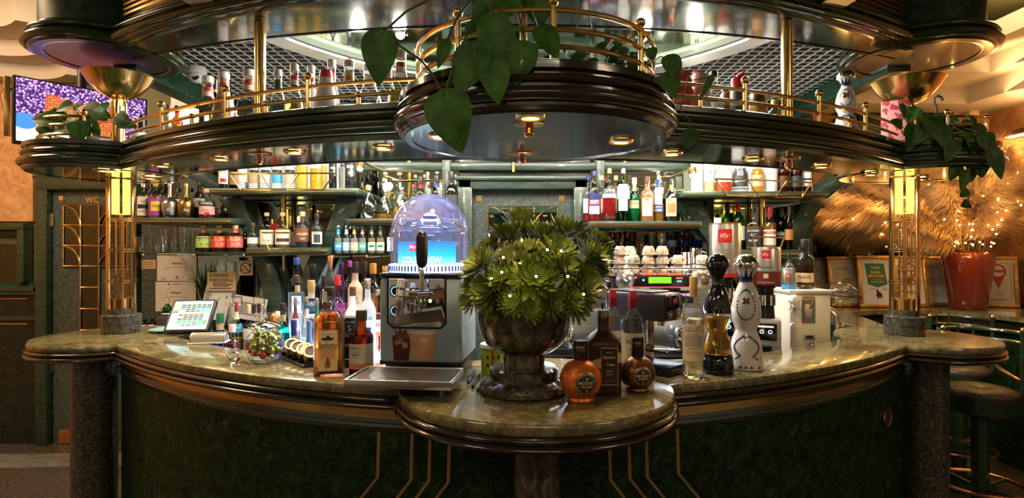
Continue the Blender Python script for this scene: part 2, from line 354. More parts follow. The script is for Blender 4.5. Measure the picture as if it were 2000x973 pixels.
# stepped plaster cornices, left and right
def scallop(x0, x1, y, dy, n, seg=8):
    out = []
    for k in range(n):
        for i in range(seg + (k == n - 1)): t = i / seg; out.append((x0 + (x1 - x0) * (k + t) / n, y + dy * (4 * t * (1 - t))))
    return out
b = MB()
for (yy, z0, z1) in ((3.86, 3.12, 3.31), (4.10, 3.0, 3.125), (4.30, 2.885, 3.005)):
    A = scallop(-4.66, -2.15, yy, .13, 4); b.slab([(p[0], p[1]) for p in A] + [(-2.15, 4.6), (-4.66, 4.6)], z0, z1)
struct(b.build('trim_8', plaster))
b = MB()
for (xc, yc, z0, z1) in ((3.34, 3.9, 3.0, 3.13), (3.58, 4.22, 2.875, 3.0), (3.72, 4.6, 2.735, 2.88)):
    A = [(2.25, yc - .02), (xc - .5, yc - .03), (xc - .25, yc - .02), (xc, yc)]
    b.slab(A + [(xc + .03, 1.4), (4.2, 1.4), (4.2, 4.95), (2.25, 4.95)], z0, z1)
struct(b.build('trim_9', plaster))
# right back wall fittings: boards, window band, wainscot
b = MB()
for k in range(5): b.box((2.9 + k * .21, 4.905, 2.40), (.20, .03, .68))
struct(b.build('trim_10', green_wood, bev=.006))
b = MB(); b.box((3.15, 4.91, 1.62), (1.75, .02, .62)); struct(b.build('window_3', dark_mirror))
b = MB()
for z in (1.31, 1.95): b.box((3.15, 4.88, z), (1.9, .06, .05))
for x in (2.3, 2.85, 3.4, 4.05): b.box((x, 4.88, 1.63), (.05, .05, .62))
struct(b.build('trim_11', green_wood, bev=.008))
b = MB(); b.box((3.2, 4.90, .62), (1.9, .05, 1.24)); b.box((4.15, 2.9, .55), (.05, 3.9, 1.1)); struct(b.build('trim_12', wainscot_m))
al = thing('alarm_sensor', 'small cream alarm sensor box high on the green boards', 'sensor', at(1893, 222, 4.88))
b = MB(); b.box((0, -.03, 0), (.085, .06, .10)); hs = b.build('housing', CREAM, al, bev=.008); b = MB(); b.box((0, -.062, .01), (.05, .006, .05)); b.build('window', C((.9, .6, .3)), al)
wl = thing('wall_lamp', 'long wooden wall lamp glowing above the dried grasses', 'lamp', (4.13, 4.38, 2.49))
b = MB(); b.box((-.05, 0, 0), (.10, .55, .045)); b.build('lamp_body', copper, wl, bev=.008)
b = MB(); b.box((-.05, 0, -.026), (.06, .5, .006)); b.build('light_strip', em('lamp_strip', (1, .62, .22), 4), wl)
lo = point('bulb_light', (-.10, 0, -.10), 2, (1, .62, .25), .06, wl)

# ================================================================ bar ceiling
dark_void = C((.004, .004, .004), .9)
b = MB(); b.strip(par(2.55, .11, -2.1, 2.1), [(-2.1 + 4.2 * i / 48, 4.22) for i in range(49)], 2.73, 2.75); struct(b.build('ceiling_void', dark_void))
alu = pm('aluminium_grid', (.78, .77, .75), .45)
b = MB()
x = -2.04
while x < 2.05: y0 = 2.53 + .12 * x * x; b.box((x, (y0 + 4.2) / 2, 2.635), (.0055, 4.2 - y0, .007)); x += .062
y = 2.53
while y < 4.2: xx = min(2.05, math.sqrt(max(0, (y - 2.52) / .12))); b.box((0, y, 2.635), (2 * xx, .0055, .007)); y += .062
g = b.build('ceiling_grid', alu, smooth=0); struct(g)
b = MB()
for s in (-1, 1): b.box((s * 2.12, 3.66, 2.62), (.13, 1.16, .20))
b.box((0, 4.17, 2.62), (4.3, .09, .2)); struct(b.build('ceiling_beam', beam_marble, bev=.01))
b = MB(); N = 72
b.lathe([(0, 2.598), (1.17, 2.598), (1.17, 2.61), (0, 2.61)], N, (.03, 2.15, 0)); cm = b.build('ceiling_mirror', pm('ceiling_mirror', (.80, .86, .76), .06, 1)); struct(cm)
b = MB(); b.lathe([(1.17, 2.60), (1.185, 2.585), (1.26, 2.585), (1.27, 2.60), (1.17, 2.61)], N, (.03, 2.15, 0)); struct(b.build('ceiling_ring', pm('pale_green_ring', (.52, .72, .50), .25, coat=.5)))
b = MB(); b.lathe([(1.27, 2.62), (1.27, 2.57), (1.40, 2.575), (1.40, 2.62)], N, (.03, 2.15, 0)); struct(b.build('ceiling_rim', steel))
bulb_w = em('white_bulb', (1, .93, .80), 160)
for i, (px, py, lab) in enumerate(((782, 66, 'bright round spotlight under the mirror disc behind the big dark leaf'), (1257, 70, 'bright round spotlight under the mirror disc above the small ivy'))):
    p = at(px, py, 2.66); t = thing('ceiling_spotlight', lab, 'spotlight', p, 0, 'spotlights in the mirrored ceiling')
    b = MB(); b.lathe([(.012, .04), (.03, .03), (.036, .0), (.030, -.006), (.022, .0), (.012, .01)], 16); b.build('lamp_ring', chrome, t)
    b = MB(); b.ball((0, 0, -.004), .021, 12); b.build('bulb', bulb_w, t); point('bulb_light', (0, -.02, -.07), 9, (1, .93, .8), .03, t)
# ================================================================ canopy above
ZK = 2.54
can = thing('bar_canopy', 'curved dark green wooden canopy with brass louvres above the bar', 'canopy', (0, 0, 0))
po = par(2.11, .165, -1.98, 2.0); pi_ = par(2.50, .11, -1.98, 2.0)
prof = None
b = MB(); b.strip(po, pi_, ZK + .005, ZK + .02); b.build('soffit', lacquer, can)
b = MB(); b.sweep(pi_, [(0, ZK), (-.012, ZK), (-.012, 2.63), (0, 2.63)], True); b.build('inner_edge', lacquer, can)
prof = [(-.06, 0), (-.012, .0), (.0, .012)] + [(.035 * math.sin(t * PI / 8), .040 - .028 * math.cos(t * PI / 8)) for t in range(9)] + [(-.008, .072), (-.008, .078)] + [(-.004 + .024 * math.sin(t * PI / 8), .098 - .02 * math.cos(t * PI / 8)) for t in range(9)] + [(-.012, .122), (-.02, .145), (-.035, .15)]
prof = [(o, z * .72) for o, z in prof]
b = MB(); b.sweep(po, [(o, ZK + z) for o, z in prof]); b.build('moulding', olive_wood, can)
b = MB(); b.sweep(po, [(-.035, ZK + .10), (-.035, 3.3)]); b.build('fascia', green_wood, can)
b = MB()
for k in range(7): b.sweep(par(2.11, .165, -1.88, 1.90), [(-.036, ZK + .130 + k * .024), (-.020, ZK + .133 + k * .024), (-.020, ZK + .144 + k * .024), (-.036, ZK + .147 + k * .024)])
b.build('louvre', brass_dull, can)
for s in (-1, 1):
    cx, cy, r = s * 2.12, 2.96, .325
    b = MB(); b.lathe([(r + o, z) for o, z in prof], 48, (cx, cy, ZK)); e = b.build('moulding', olive_wood, can)
    b = MB(); b.lathe([(r - .035, ZK + .10), (r - .035, 3.3)], 40, (cx, cy, 0)); b.build('drum', panel_marble, can)
    b = MB(); b.lathe([(0, ZK + .004), (r - .05, ZK + .004), (r - .045, ZK - .001), (r - .01, ZK - .001)], 40, (cx, cy, 0)); b.build('soffit_disc', lacquer_dull if s < 0 else mottle('warm_lacquer', [(.3, (.05, .025, .012)), (.7, (.10, .055, .025))], scale=4, rough=.15, coat=1), can)
# ================================================================ gantry shelf
ZS0, ZS1 = 1.93, 2.062
gan = thing('gantry_shelf', 'curved dark wooden shelf with brass rails hanging over the bar counter', 'shelf', (0, 0, 0))
so = par(1.92, .22, -1.98, 1.98); si = par(2.385, .17, -1.98, 1.98)
b = MB(); b.strip(so, si, ZS0 + .004, ZS0 + .02); b.build('soffit', lacquer, gan)
b = MB(); b.strip(par(1.925, .22, -1.98, 1.98), si, ZS1 - .012, ZS1); b.build('shelf_top', green_wood, gan)
b = MB(); b.sweep(si, [(0, ZS0), (-.01, ZS0), (-.01, ZS1), (0, ZS1)], True); b.build('inner_edge', grey_wood, gan)
sprof = [(-.05, 0), (-.004, 0), (.008, .010), (.008, .018)] + [(.006 + .022 * math.sin(t * PI / 8), .040 - .02 * math.cos(t * PI / 8)) for t in range(9)] + [(.0, .062), (.0, .070)] + [(-.002 + .016 * math.sin(t * PI / 6), .083 - .012 * math.cos(t * PI / 6)) for t in range(7)] + [(-.012, .098), (-.012, .106), (.006, .110), (.006, .128), (0, .132), (-.03, .132)]
b = MB(); b.sweep(so, [(o, ZS0 + z) for o, z in sprof]); b.build('moulding', olive_wood, gan)
for s in (-1, 1):
    cx, cy, r = s * 2.10, 2.94, .345
    b = MB(); b.lathe([(r + o, z) for o, z in sprof], 48, (cx, cy, ZS0)); b.build('moulding', olive_wood, gan)
    b = MB(); b.lathe([(0, ZS0 + .002), (r - .03, ZS0 + .002), (r - .03, ZS0 + .01), (0, ZS0 + .01)], 40, (cx, cy, 0)); b.build('soffit_disc', lacquer, gan)
    b = MB(); b.lathe([(0, ZS1 - .008), (r, ZS1 - .008), (r, ZS1 + .0005), (0, ZS1 + .0005)], 40, (cx, cy, 0)); b.build('shelf_top', green_wood, gan)
LX, LY, LR = .078, 1.955, .455
lobe_soff = mottle('lobe_soffit', [(.3, (.008, .011, .020)), (.7, (.022, .028, .044))], scale=4, rough=.2, stretch=(2, 9, 2), coat=.35, dist=.6)
b = MB(); b.lathe([(LR + o, z - .006) for o, z in sprof], 64, (LX, LY, ZS0)); b.build('moulding', brown_wood, gan)
b = MB(); b.lathe([(0, -.007), (LR - .04, -.007), (LR - .035, -.012), (LR - .012, -.012), (LR - .006, -.006), (0, .004)], 64, (LX, LY, ZS0)); b.build('soffit_disc', lobe_soff, gan)
b = MB(); b.lathe([(0, ZS1 - .02), (LR, ZS1 - .02), (LR, ZS1 - .004), (0, ZS1 - .004)], 64, (LX, LY, 0)); b.build('shelf_top', brown_wood, gan)
# gallery rails
def rails(path, zs, r, posts, name='gallery_rail', closed=False):
    for z in zs: b = MB(); b.tube([(p[0], p[1], ZS1 + z) for p in path], r, 8, closed); b.build(name, brass, gan)
    for (x, y, h, kind) in posts:
        b = MB(); b.cyl((x, y, ZS1 - .002), .0085, h, 10); b.ball((x, y, ZS1 + h + .008), .0155 if kind else .013, 12); b.build('rail_post', brass, gan)
def yat(a, bb, x): return a + bb * x * x
for x0, x1 in ((-1.86, LX - .40), (LX + .40, 1.86)):
    P = [(x0 + (x1 - x0) * i / 40, yat(1.96, .22, x0 + (x1 - x0) * i / 40)) for i in range(41)]
    posts = []
    for i, px in enumerate((315, 441, 602, 1455, 1600, 1690)):
        d = 2.2
        for _ in range(12): d = yat(1.96, .22, (px - 1000) / F * d)
        X = (px - 1000) / F * d
        if x0 - .02 <= X <= x1: posts.append((X, d, .118, 1))
    for px in (375, 519, 700, 1369, 1530, 1660):
        d = 2.2
        for _ in range(12): d = yat(1.96, .22, (px - 1000) / F * d)
        X = (px - 1000) / F * d
        if x0 <= X <= x1: posts.append((X, d, .035, 0))
    rails(P, (.042, .088), .0075, posts)
ring = [(LX + (LR - .055) * math.cos(t), LY + (LR - .055) * math.sin(t)) for t in [PI * .93 + i * (PI * 1.14) / 40 for i in range(41)]]
rails(ring, (.048, .096, .15), .0078, [(ring[i][0], ring[i][1], .165 if i in (3, 13, 21, 30, 38) else .045, 1) for i in (3, 13, 21, 30, 38)])
for s in (-1, 1):
    a0, a1 = (PI * .62, PI * 1.62) if s < 0 else (PI * 1.38, PI * 2.38)
    arc = [(s * 2.10 + .29 * math.cos(a0 + (a1 - a0) * i / 30), 2.94 + .29 * math.sin(a0 + (a1 - a0) * i / 30)) for i in range(31)]
    rails(arc, (.03, .075, .115), .0075, [(arc[i][0], arc[i][1], .125, 1) for i in (2, 12, 21, 29)])
# downlights in the soffit
glow = em('warm_downlight', (1.0, .66, .16), 26)
DL = [(203, 333), (318, 324), (294, 348), (432, 311), (576, 298), (750, 290), (862, 268), (1036, 229), (1213, 277), (1312, 301), (1470, 312), (1604, 326), (1700, 341), (1797, 350)]
where = ['under the shelf end at the WC door', 'above the dark rum bottles', 'beside the lit glass column near the WC', 'above the silver and gold bottles', 'above the lit row of clear bottles', 'above the crystal decanters', 'behind the tip of the longest leaf', 'at the front of the projecting round shelf',
         'at the round shelf side over the red aperitif bottle', 'over the coffee cups', 'over the two blue white coffee tins', 'over the carved wooden brace by the dried grass', 'beside the second glass column', 'at the shelf end above the red vase']
for (px, py), wtxt in zip(DL, where):
    lobe = 800 < px < 1250; z = ZS0 - (.0078 if lobe else .0012 if px in (203, 1700, 1797, 294) else -.0028); p = on(px, py, z - .004)
    t = thing('downlight', 'round warm brass downlight ' + wtxt, 'downlight', (p.x, p.y, z), 0, 'downlights under the gantry shelf')
    b = MB(); b.lathe([(.024, -.002), (.026, -.010), (.034, -.011), (.042, -.007), (.044, -.0002), (.024, -.0002)], 24); b.build('trim_ring', brass_dull, t)
    b = MB(); b.lathe([(0, -.006), (.0245, -.006), (.0245, -.001), (0, -.001)], 20); b.build('lens', glow, t)
    spot('bulb_light', (p.x, p.y, z - .02), 5.0, (1, .70, .36), 125, .7, .025)
for px, py, wtxt in ((508, 306, 'between two downlights above the lit clear bottles'), (1033, 248, 'under the round shelf below its front downlight'), (1019, 305, 'near the back edge above the middle door'), (1540, 316, 'over the black ceramic and whisky bottles')):
    z = ZS0 - (.0085 if 1000 < px < 1250 else -.002); p = on(px, py, z - .01)
    t = thing('ball_spotlight', 'unlit brass ball spotlight ' + wtxt, 'spotlight', (p.x, p.y, z), 0, 'unlit ball spotlights')
    b = MB(); b.lathe([(0, -.006), (.03, -.008), (.046, -.003), (.046, .001), (0, .001)], 24); b.build('base_ring', brass_dull, t)
    b = MB(); b.lathe([(.014, -.006), (.016, -.02), (.014, -.028)], 14); b.ball((0, 0, -.028), .0165, 14); b.build('ball', copper, t)
# ================================================================ brass posts to the canopy
for px, d, wtxt in ((508, 2.43, 'rising behind the clear syrup bottles'), (1537, 2.44, 'rising beside the blue and white decanter side')):
    X = (px - 1000) / F * d
    t = thing('brass_post', 'polished brass post %s up to the canopy' % wtxt, 'post', (X, d, ZS1 + .001), 0, 'brass canopy posts')
    b = MB(); b.cyl((0, 0, 0), .0235, ZK + .002 - ZS1, 24); b.build('tube', brass, t)
    b = MB(); b.lathe([(.0235, 0), (.032, 0), (.032, .006), (.0235, .01)], 20); b.build('collar', brass_dull, t)
t = thing('brass_post', 'slim brass post standing behind the leafy plant in the centre', 'post', (.046, 2.27, ZS1 + .001)); b = MB(); b.cyl((0, 0, 0), .014, ZK + .002 - ZS1, 16); b.build('tube', brass, t)
b = MB(); b.lathe([(.014, 0), (.022, 0), (.022, .006), (.014, .01)], 16); b.build('collar', brass_dull, t)
# ================================================================ bar counter
ZT = 1.10
cnt = thing('bar_counter', 'curved bar counter with a speckled granite top and dark green marble front', 'bar counter', (0, 0, 0))
fo, fi = par(1.80, .245, -2.0, 2.0), par(2.165, .245, -2.0, 2.0)
b = MB(); b.strip(fo, fi, ZT - .032, ZT); b.build('worktop', granite, cnt, bev=.006)
eprof = [(-.06, -.082), (-.012, -.082), (.0, -.076)] + [(-.002 + .016 * math.sin(t * PI / 6), -.064 - .011 * math.cos(t * PI / 6)) for t in range(7)] + [(-.004, -.050)] + [(-.002 + .013 * math.sin(t * PI / 6), -.041 - .008 * math.cos(t * PI / 6)) for t in range(7)] + [(-.03, -.031)]
b = MB(); b.sweep(fo, [(o, ZT + z) for o, z in eprof]); b.build('edge_moulding', brown_wood, cnt)
def disc_top(cx, cy, r, dz):
    b = MB(); b.lathe([(0, ZT - .032), (r, ZT - .032), (r + .006, ZT - .024), (r + .006, ZT - .008), (r, ZT + dz * .35), (0, ZT + dz * .35)], 64, (cx, cy, 0)); b.build('worktop', granite, cnt)
    b = MB(); b.lathe([(r + .004 + o, ZT + z) for o, z in eprof], 64, (cx, cy, 0)); b.build('edge_moulding', brown_wood, cnt)
disc_top(.078, 1.885, .445, .0012); disc_top(-2.07, 2.945, .355, .0006); disc_top(2.07, 2.905, .355, .0006)
bf = par(1.875, .245, -1.94, 1.94)
b = MB(); b.sweep(bf, [(-.03, 0), (.0, 0), (.0, .925), (-.03, .925)], True); b.build('front_panel', panel_marble, cnt)
b = MB(); b.sweep(bf, [(-.01, 1.03), (.012, 1.022), (.004, 1.014), (-.01, 1.012)]); b.sweep(bf, [(-.01, .976), (.014, .974), (.018, .962), (.008, .955), (.012, .945), (.004, .928), (-.01, .922)]); b.build('frieze_moulding', green_wood, cnt)
b = MB(); b.sweep(bf, [(-.012, .974), (.003, .974), (.003, 1.014), (-.012, 1.014)], True); b.build('brass_band', brass_dull, cnt)
for s in (-1, 1):
    b = MB(); b.lathe([(.098, 0), (.098, 1.02)], 40, (s * (2.07 if s > 0 else 2.09), 2.82, 0)); b.build('granite_pillar', dark_granite, cnt)
b = MB(); b.lathe([(.074, 0), (.074, 1.02), (.082, 1.03)], 40, (.077, 1.765, 0)); b.build('pedestal', column_marble, cnt)
inl = mottle('inlay', [(.3, (.34, .19, .08)), (.7, (.50, .30, .13))], scale=6, rough=.35)
for px, dirn in ((740, -1), (805, -1), (840, -1), (878, -1), (1190, 1), (1228, 1), (1262, 1), (1323, 1)):
    def pt(qx, qz):
        d = 1.87
        for _ in range(10): d = yat(1.873, .245, (qx - 1000) / F * d)
        return ((qx - 1000) / F * d, d - .001, qz)
    b = MB(); pts = [(px, .926), (px - .8 * dirn * -1 * 3, .77), (px + dirn * 48, .66), (px + dirn * 48, .30)]
    hw = 3.0
    P = [pt(x, z) for x, z in pts]
    vs = []; fs = []
    for (x, y, z) in P: vs += [(x - .0055, y, z), (x + .0055, y, z), (x + .0055, y + .004, z), (x - .0055, y + .004, z)]
    for i in range(3):
        for k in range(4): fs.append((i * 4 + k, i * 4 + (k + 1) % 4, i * 4 + 4 + (k + 1) % 4, i * 4 + 4 + k))
    fs += [(0, 1, 2, 3), (15, 14, 13, 12)]
    b.add(vs, fs); b.build('brass_inlay', inl, cnt)
# maker's plate
d = 2.5
for _ in range(12): d = yat(1.873, .245, (1732 - 1000) / F * d)
px_ = (1732 - 1000) / F * d; ang = math.atan2(2 * .245 * px_, 1)
pl = MB(); M = Matrix.Translation((px_, d - .002, ZC - (813 - CY) / F * d)) @ Matrix.Rotation(ang, 4, 'Z')
pl.lathe([(0, .004), (.040, .004), (.044, .007), (.047, .006), (.048, 0), (0, 0)], 36, M=M @ Matrix.Rotation(PI / 2, 4, 'X')); plate = pl.build('maker_plate', copper, cnt)
lettering(plate, 'Josip', .022, .008, GOLD, 0, .020, -.005, M=M, shear=.3, tilt=.25); lettering(plate, 'Jaimlachnoff', .075, .020, GOLD, 0, .0, -.005, M=M, shear=.3, tilt=.25); lettering(plate, 'ambient', .03, .008, GOLD, .002, -.012, -.005, M=M, shear=.2, tilt=.25)
b = MB(); b.add([(p[0], -.005, p[1]) for p in rect(.0, .014, -.032, -.025)], [(0, 1, 2, 3)], M); b.build('mark', GOLD, plate)
# return counter at the back right
rc = thing('rear_counter', 'granite counter carrying the framed certificates and red vase', 'counter', (0, 0, 0))
ZR = 1.08
arc = [(2.86 + .44 * math.cos(t) , 3.88 + .44 * math.sin(t)) for t in [PI * (1.0 - i * .55 / 10) for i in range(11)]] + [(3.3, 4.33), (3.45, 4.05), (3.50, 3.6), (3.52, 2.6)]
poly = [(2.03, 3.305), (2.25, 3.30)] + arc + [(4.12, 2.6), (4.12, 4.86), (2.27, 4.86), (2.27, 4.1), (2.13, 3.7)]
b = MB(); b.slab(poly, ZR - .032, ZR); b.build('worktop', granite, rc)
b = MB(); b.sweep(arc[::-1], [(o, ZR + z) for o, z in eprof]); b.build('edge_moulding', brown_wood, rc)
inner = [(p[0] + (.10 if p[0] > 3.2 else (-.0)), p[1] + .08) for p in arc]
b = MB(); b.sweep(inner[::-1], [(0, 0), (0, 1.0)]); b.build('front_panel', panel_marble, rc)
b = MB(); b.sweep(inner[::-1], [(.004, .95), (.004, .995)]); b.build('brass_band', brass_dull, rc)
b = MB(); b.box((2.3, 3.75, .52), (.10, .9, 1.04)); b.build('end_panel', green_wood, rc)
# under-bar worktop
ub = thing('under_bar_worktop', 'steel working shelf behind the bar counter under the machines', 'worktop', (0, 0, 0))
b = MB(); b.strip(par(2.19, .245, -1.88, 1.95), par(2.80, .22, -1.88, 1.95), .86, .90); b.build('top', steel, ub, bev=.004)
b = MB(); b.sweep(par(2.20, .245, -1.88, 1.95), [(0, 0), (0, .86)]); b.sweep(par(2.78, .22, -1.88, 1.95), [(0, 0), (0, .86)]); b.build('cabinet_front', black, ub)
# ================================================================ back bar shelving
D0 = 3.75
def X(px, d=D0): return (px - CX) / F * d
def Z(py, d=D0): return ZC - (py - CY) / F * d
b = MB(); b.box((-1.47, 4.195, 1.74), (2.16, .02, 1.7)); b.box((1.36, 4.195, 1.74), (1.56, .02, 1.7)); struct(b.build('window_4', mirror))
b = MB()
for z in (2.16, 2.30): b.box((-.15, 4.17, z), (4.7, .05, .06))
for px in (262, 872, 1172, 1385): b.box((X(px, 4.15), 4.16, 1.75), (.06, .07, 1.7))
struct(b.build('trim_13', grey_wood, bev=.008))
bb = thing('back_bar_shelving', 'green wooden back bar shelving with slanted braces and brass edges', 'shelving', (0, 0, 0))
ZSH = {'C': 1.955, 'CR': 1.935, 'B': 1.757, 'BM': 1.752, 'BR': 1.735, 'P': 1.560, 'PR': 1.545, 'G': 1.530, 'GM': 1.52, 'GR': 1.495}
for k, a, e, th in (('C', 408, 700, .04), ('CR', 1332, 1622, .04), ('B', 262, 456, .04), ('BM', 676, 897, .04), ('BR', 1150, 1372, .045), ('P', 480, 642, .05), ('PR', 1440, 1566, .05)):
    b = MB(); b.box((X((a + e) / 2), D0 + .20, ZSH[k] - th / 2), (X(e) - X(a), .40, th)); s = b.build('shelf', grey_wood, bb, bev=.006)
    b = MB(); b.box((X((a + e) / 2), D0 - .003, ZSH[k] - th * .55), (X(e) - X(a) - .03, .008, .012)); b.build('brass_edge', brass, s)
for k, a, e in (('G', 268, 482), ('GM', 640, 790), ('GR', 1176, 1392)):
    b = MB(); b.box((X((a + e) / 2), D0 + .18, ZSH[k] - .005), (X(e) - X(a), .36, .01)); b.build('glass_shelf', shelf_glass, bb, bev=.002)
    for px in (a + 8, (a + e) / 2, e - 8): b = MB(); b.ball((X(px), D0 + .02, ZSH[k] - .022), .012, 10); b.tube([(X(px), D0 + .02, ZSH[k] - .022), (X(px), D0 + .40, ZSH[k] - .022)], .005, 6); b.build('shelf_bracket', copper, bb)
def brace(pts, y0=D0 + .19, y1=D0 + .40):
    b = MB(); b.prism([(X(p[0], y0), Z(p[1], y0)) for p in pts], y0, y1); s = b.build('brace', grey_wood, bb, bev=.008)
brace([(352, 336), (398, 336), (436, 370), (410, 374)]); brace([(424, 387), (474, 387), (510, 484), (484, 484), (478, 455)])
brace([(660, 385), (698, 385), (650, 486), (622, 486), (640, 440)])
brace([(490, 501), (527, 501), (541, 532), (549, 566), (552, 610), (517, 610), (513, 575), (505, 538)])
brace([(604, 501), (640, 501), (606, 570), (596, 610), (566, 610), (576, 570)])
brace([(1326, 391), (1372, 391), (1410, 470), (1410, 498), (1386, 480)]); brace([(1566, 397), (1610, 397), (1584, 440), (1556, 494), (1524, 494), (1540, 460)])
brace([(1592, 384), (1620, 388), (1668, 345), (1668, 325), (1650, 325)])
brace([(1440, 505), (1478, 505), (1500, 570), (1506, 610), (1474, 610), (1466, 575)]); brace([(1530, 505), (1566, 505), (1540, 570), (1532, 610), (1500, 610), (1508, 570)])
for px, y0, y1 in ((553, 386, 630), (1487, 392, 630)):
    b = MB(); b.tube([(X(px, 4.08), 4.08, Z(y0, 4.08)), (X(px, 4.08), 4.08, Z(y1, 4.08))], .022, 14); b.build('brass_upright', brass, bb)
def guard(pts_list):
    b = MB()
    for pts in pts_list: b.tube([(X(p[0]), D0 - .012, Z(p[1])) for p in pts], .0055, 6)
    b.build('brass_guard', brass, bb)
guard([[(450, 341), (600, 339), (655, 339)], [(450, 341), (472, 372), (530, 372), (511, 340)], [(655, 339), (632, 371), (562, 372), (585, 339)]])
guard([[(1396, 350), (1500, 353), (1583, 357)], [(1396, 350), (1418, 383), (1482, 385), (1459, 352)], [(1583, 357), (1564, 386), (1512, 386), (1534, 355)]])
guard([[(512, 455), (578, 455)], [(512, 455), (528, 490), (490, 490)], [(578, 455), (560, 490), (640, 490)]])
guard([[(1466, 462), (1531, 465)], [(1466, 462), (1478, 494)], [(1531, 465), (1517, 494)]])
lightbox = em('frosted_backlight', (1, .92, .74), .8)
for a, e, k in ((470, 664, 'C'), (1350, 1560, 'CR')):
    b = MB(); b.box((X((a + e) / 2, 4.1), 4.10, ZSH[k] + .15), (X(e, 4.1) - X(a, 4.1), .02, .28)); b.build('backlight_panel', lightbox, bb)
    area('shelf_light', (X((a + e) / 2), 3.9, ZSH[k] + .34), .9, 3.2, (1, .93, .78), (math.radians(-12), 0, 0), .1)
for px, lab in ((703, 'bright bare spotlight at the end of the lit bottle shelf beside the decanters'), (1353, 'bright bare spotlight at the end of the lit shelf over the coffee cups')):
    p = at(px, 329 if px < 1000 else 341, D0 + .02); t = thing('shelf_spotlight', lab, 'spotlight', p, 0, 'bright spotlights on the back shelves')
    b = MB(); b.ball((0, 0, 0), .020, 12); b.build('bulb', bulb_w, t)
    b = MB(); b.lathe([(.012, .05), (.024, .045), (.028, .012), (.022, .0)], 14); b.build('lamp_holder', brass, t)
    b = MB(); s = 1 if px < 1000 else -1; b.tube([(0, .0, .05), (s * .12, .12, .0), (s * .40, .16, .0)], .008, 8); b.build('brass_arm', brass, t)
    point('bulb_light', (0, -.05, -.02), 5, (1, .93, .8), .03, t)
# middle door behind the succulents
md = thing('door', 'grey stone door with a barred mirrored window behind the succulent bowl', 'door', (X(1021, 4.16), 4.16, 0)); struct(md)
def mp(px, py): return X(px, 4.13) - X(1021, 4.16), Z(py, 4.13)
x0, zt = mp(924, 372); x1, _ = mp(1118, 0)
b = MB(); b.box(((x0 + x1) / 2, -.005, zt / 2), (x1 - x0, .03, zt)); b.build('door_leaf', door_marble, md)
a0, b0 = mp(953, 404); a1, b1 = mp(1089, 496)
b = MB(); b.box(((a0 + a1) / 2, -.024, (b0 + b1) / 2), (a1 - a0, .006, b0 - b1)); b.build('mirror_pane', mirror, md)
b = MB(); xm, xn = a0 + (a1 - a0) * .34, a0 + (a1 - a0) * .66; zm = b1 + (b0 - b1) * .5
for z in (b0, zm, b1): bar(b, a0, z, a1, z, .005, -.03)
for x in (a0, xm, xn, a1): bar(b, x, b0, x, b1, .005, -.03)
for zz in (b0, zm):
    for (xa, xb) in ((a0, xm), (a1, xn)): b.tube([(xa + (xb - xa) * math.sin(t * PI / 16), -.031, zz - (b0 - zm) * (1 - math.cos(t * PI / 16))) for t in range(9)], .005, 6)
b.build('window_bars', brass_dull, md)
for px in (936, 1097): b = MB(); x, z = mp(px, 388); b.box((x, -.022, z), (.042, .006, .042)); b.build('corner_plate', brass, md)
b = MB(); xl, zz = mp(895, 346); xr, _ = mp(1147, 0); zi = zt
for (qa, qb) in ((xl, x0), (x1, xr)): b.box(((qa + qb) / 2, -.05, zz / 2), (abs(qb - qa), .14, zz))
b.box(((xl + xr) / 2, -.05, (zz + zi) / 2), (xr - xl, .14, zz - zi)); b.box(((xl + xr) / 2, -.10, zz - .02), (xr - xl + .03, .10, .035))
f = b.build('door_frame', grey_wood, md, bev=.014); struct(f)
b = MB(); b.tube([(X(1003), 4.1, 2.11), (X(1003), 4.1, 2.45)], .013, 10); b.build('brass_rod', brass, bb)
# ================================================================ bottles
SH = {
 'std': ([(1, 0), (1, .58), (.95, .63), (.72, .69), (.42, .745), (.34, .79), (.33, .93)], .90, .37),
 'tall': ([(1, 0), (1, .64), (.93, .69), (.55, .745), (.33, .79), (.29, .86), (.29, .94)], .87, .33),
 'wine': ([(1, 0), (1, .60), (.90, .67), (.52, .74), (.36, .79), (.33, .95)], .80, .36),
 'squat': ([(1, 0), (1, .56), (.96, .61), (.75, .67), (.45, .71), (.40, .75), (.39, .87)], .84, .47),
 'cone': ([(.90, 0), (1, .03), (1, .22), (.94, .32), (.70, .50), (.46, .64), (.38, .70), (.36, .93)], .89, .41),
 'globe': ([(.45, 0), (.80, .04), (.97, .16), (1, .27), (.95, .40), (.75, .54), (.45, .62), (.26, .68), (.24, .84), (.36, .86)], .84, .34),
 'decanter': ([(.80, 0), (1, .03), (.98, .12), (.80, .30), (.52, .47), (.30, .54), (.26, .62), (.40, .66)], .64, .40),
 'beer': ([(1, 0), (1, .50), (.92, .57), (.60, .67), (.43, .74), (.38, .80), (.38, .95)], .92, .46),
 'bulb': ([(.62, 0), (.80, .06), (.95, .20), (1, .33), (.97, .44), (.75, .53), (.36, .59), (.27, .65), (.24, .92)], .90, .28),
 'rum': ([(1, 0), (1, .52), (.94, .59), (.66, .66), (.40, .71), (.34, .76), (.33, .90)], .86, .40),
 'flat': ([(.86, 0), (1, .10), (1, .46), (.88, .58), (.5, .67), (.34, .72), (.33, .90)], .86, .40),
 'can': ([(.92, 0), (1, .02), (1, .95), (.93, .985)], .98, .80),
}
def rad(prof, z):
    for (r0, z0), (r1, z1) in zip(prof, prof[1:]):
        if z0 <= z <= z1: return r0 + (r1 - r0) * (z - z0) / max(z1 - z0, 1e-9)
    return prof[-1][0]
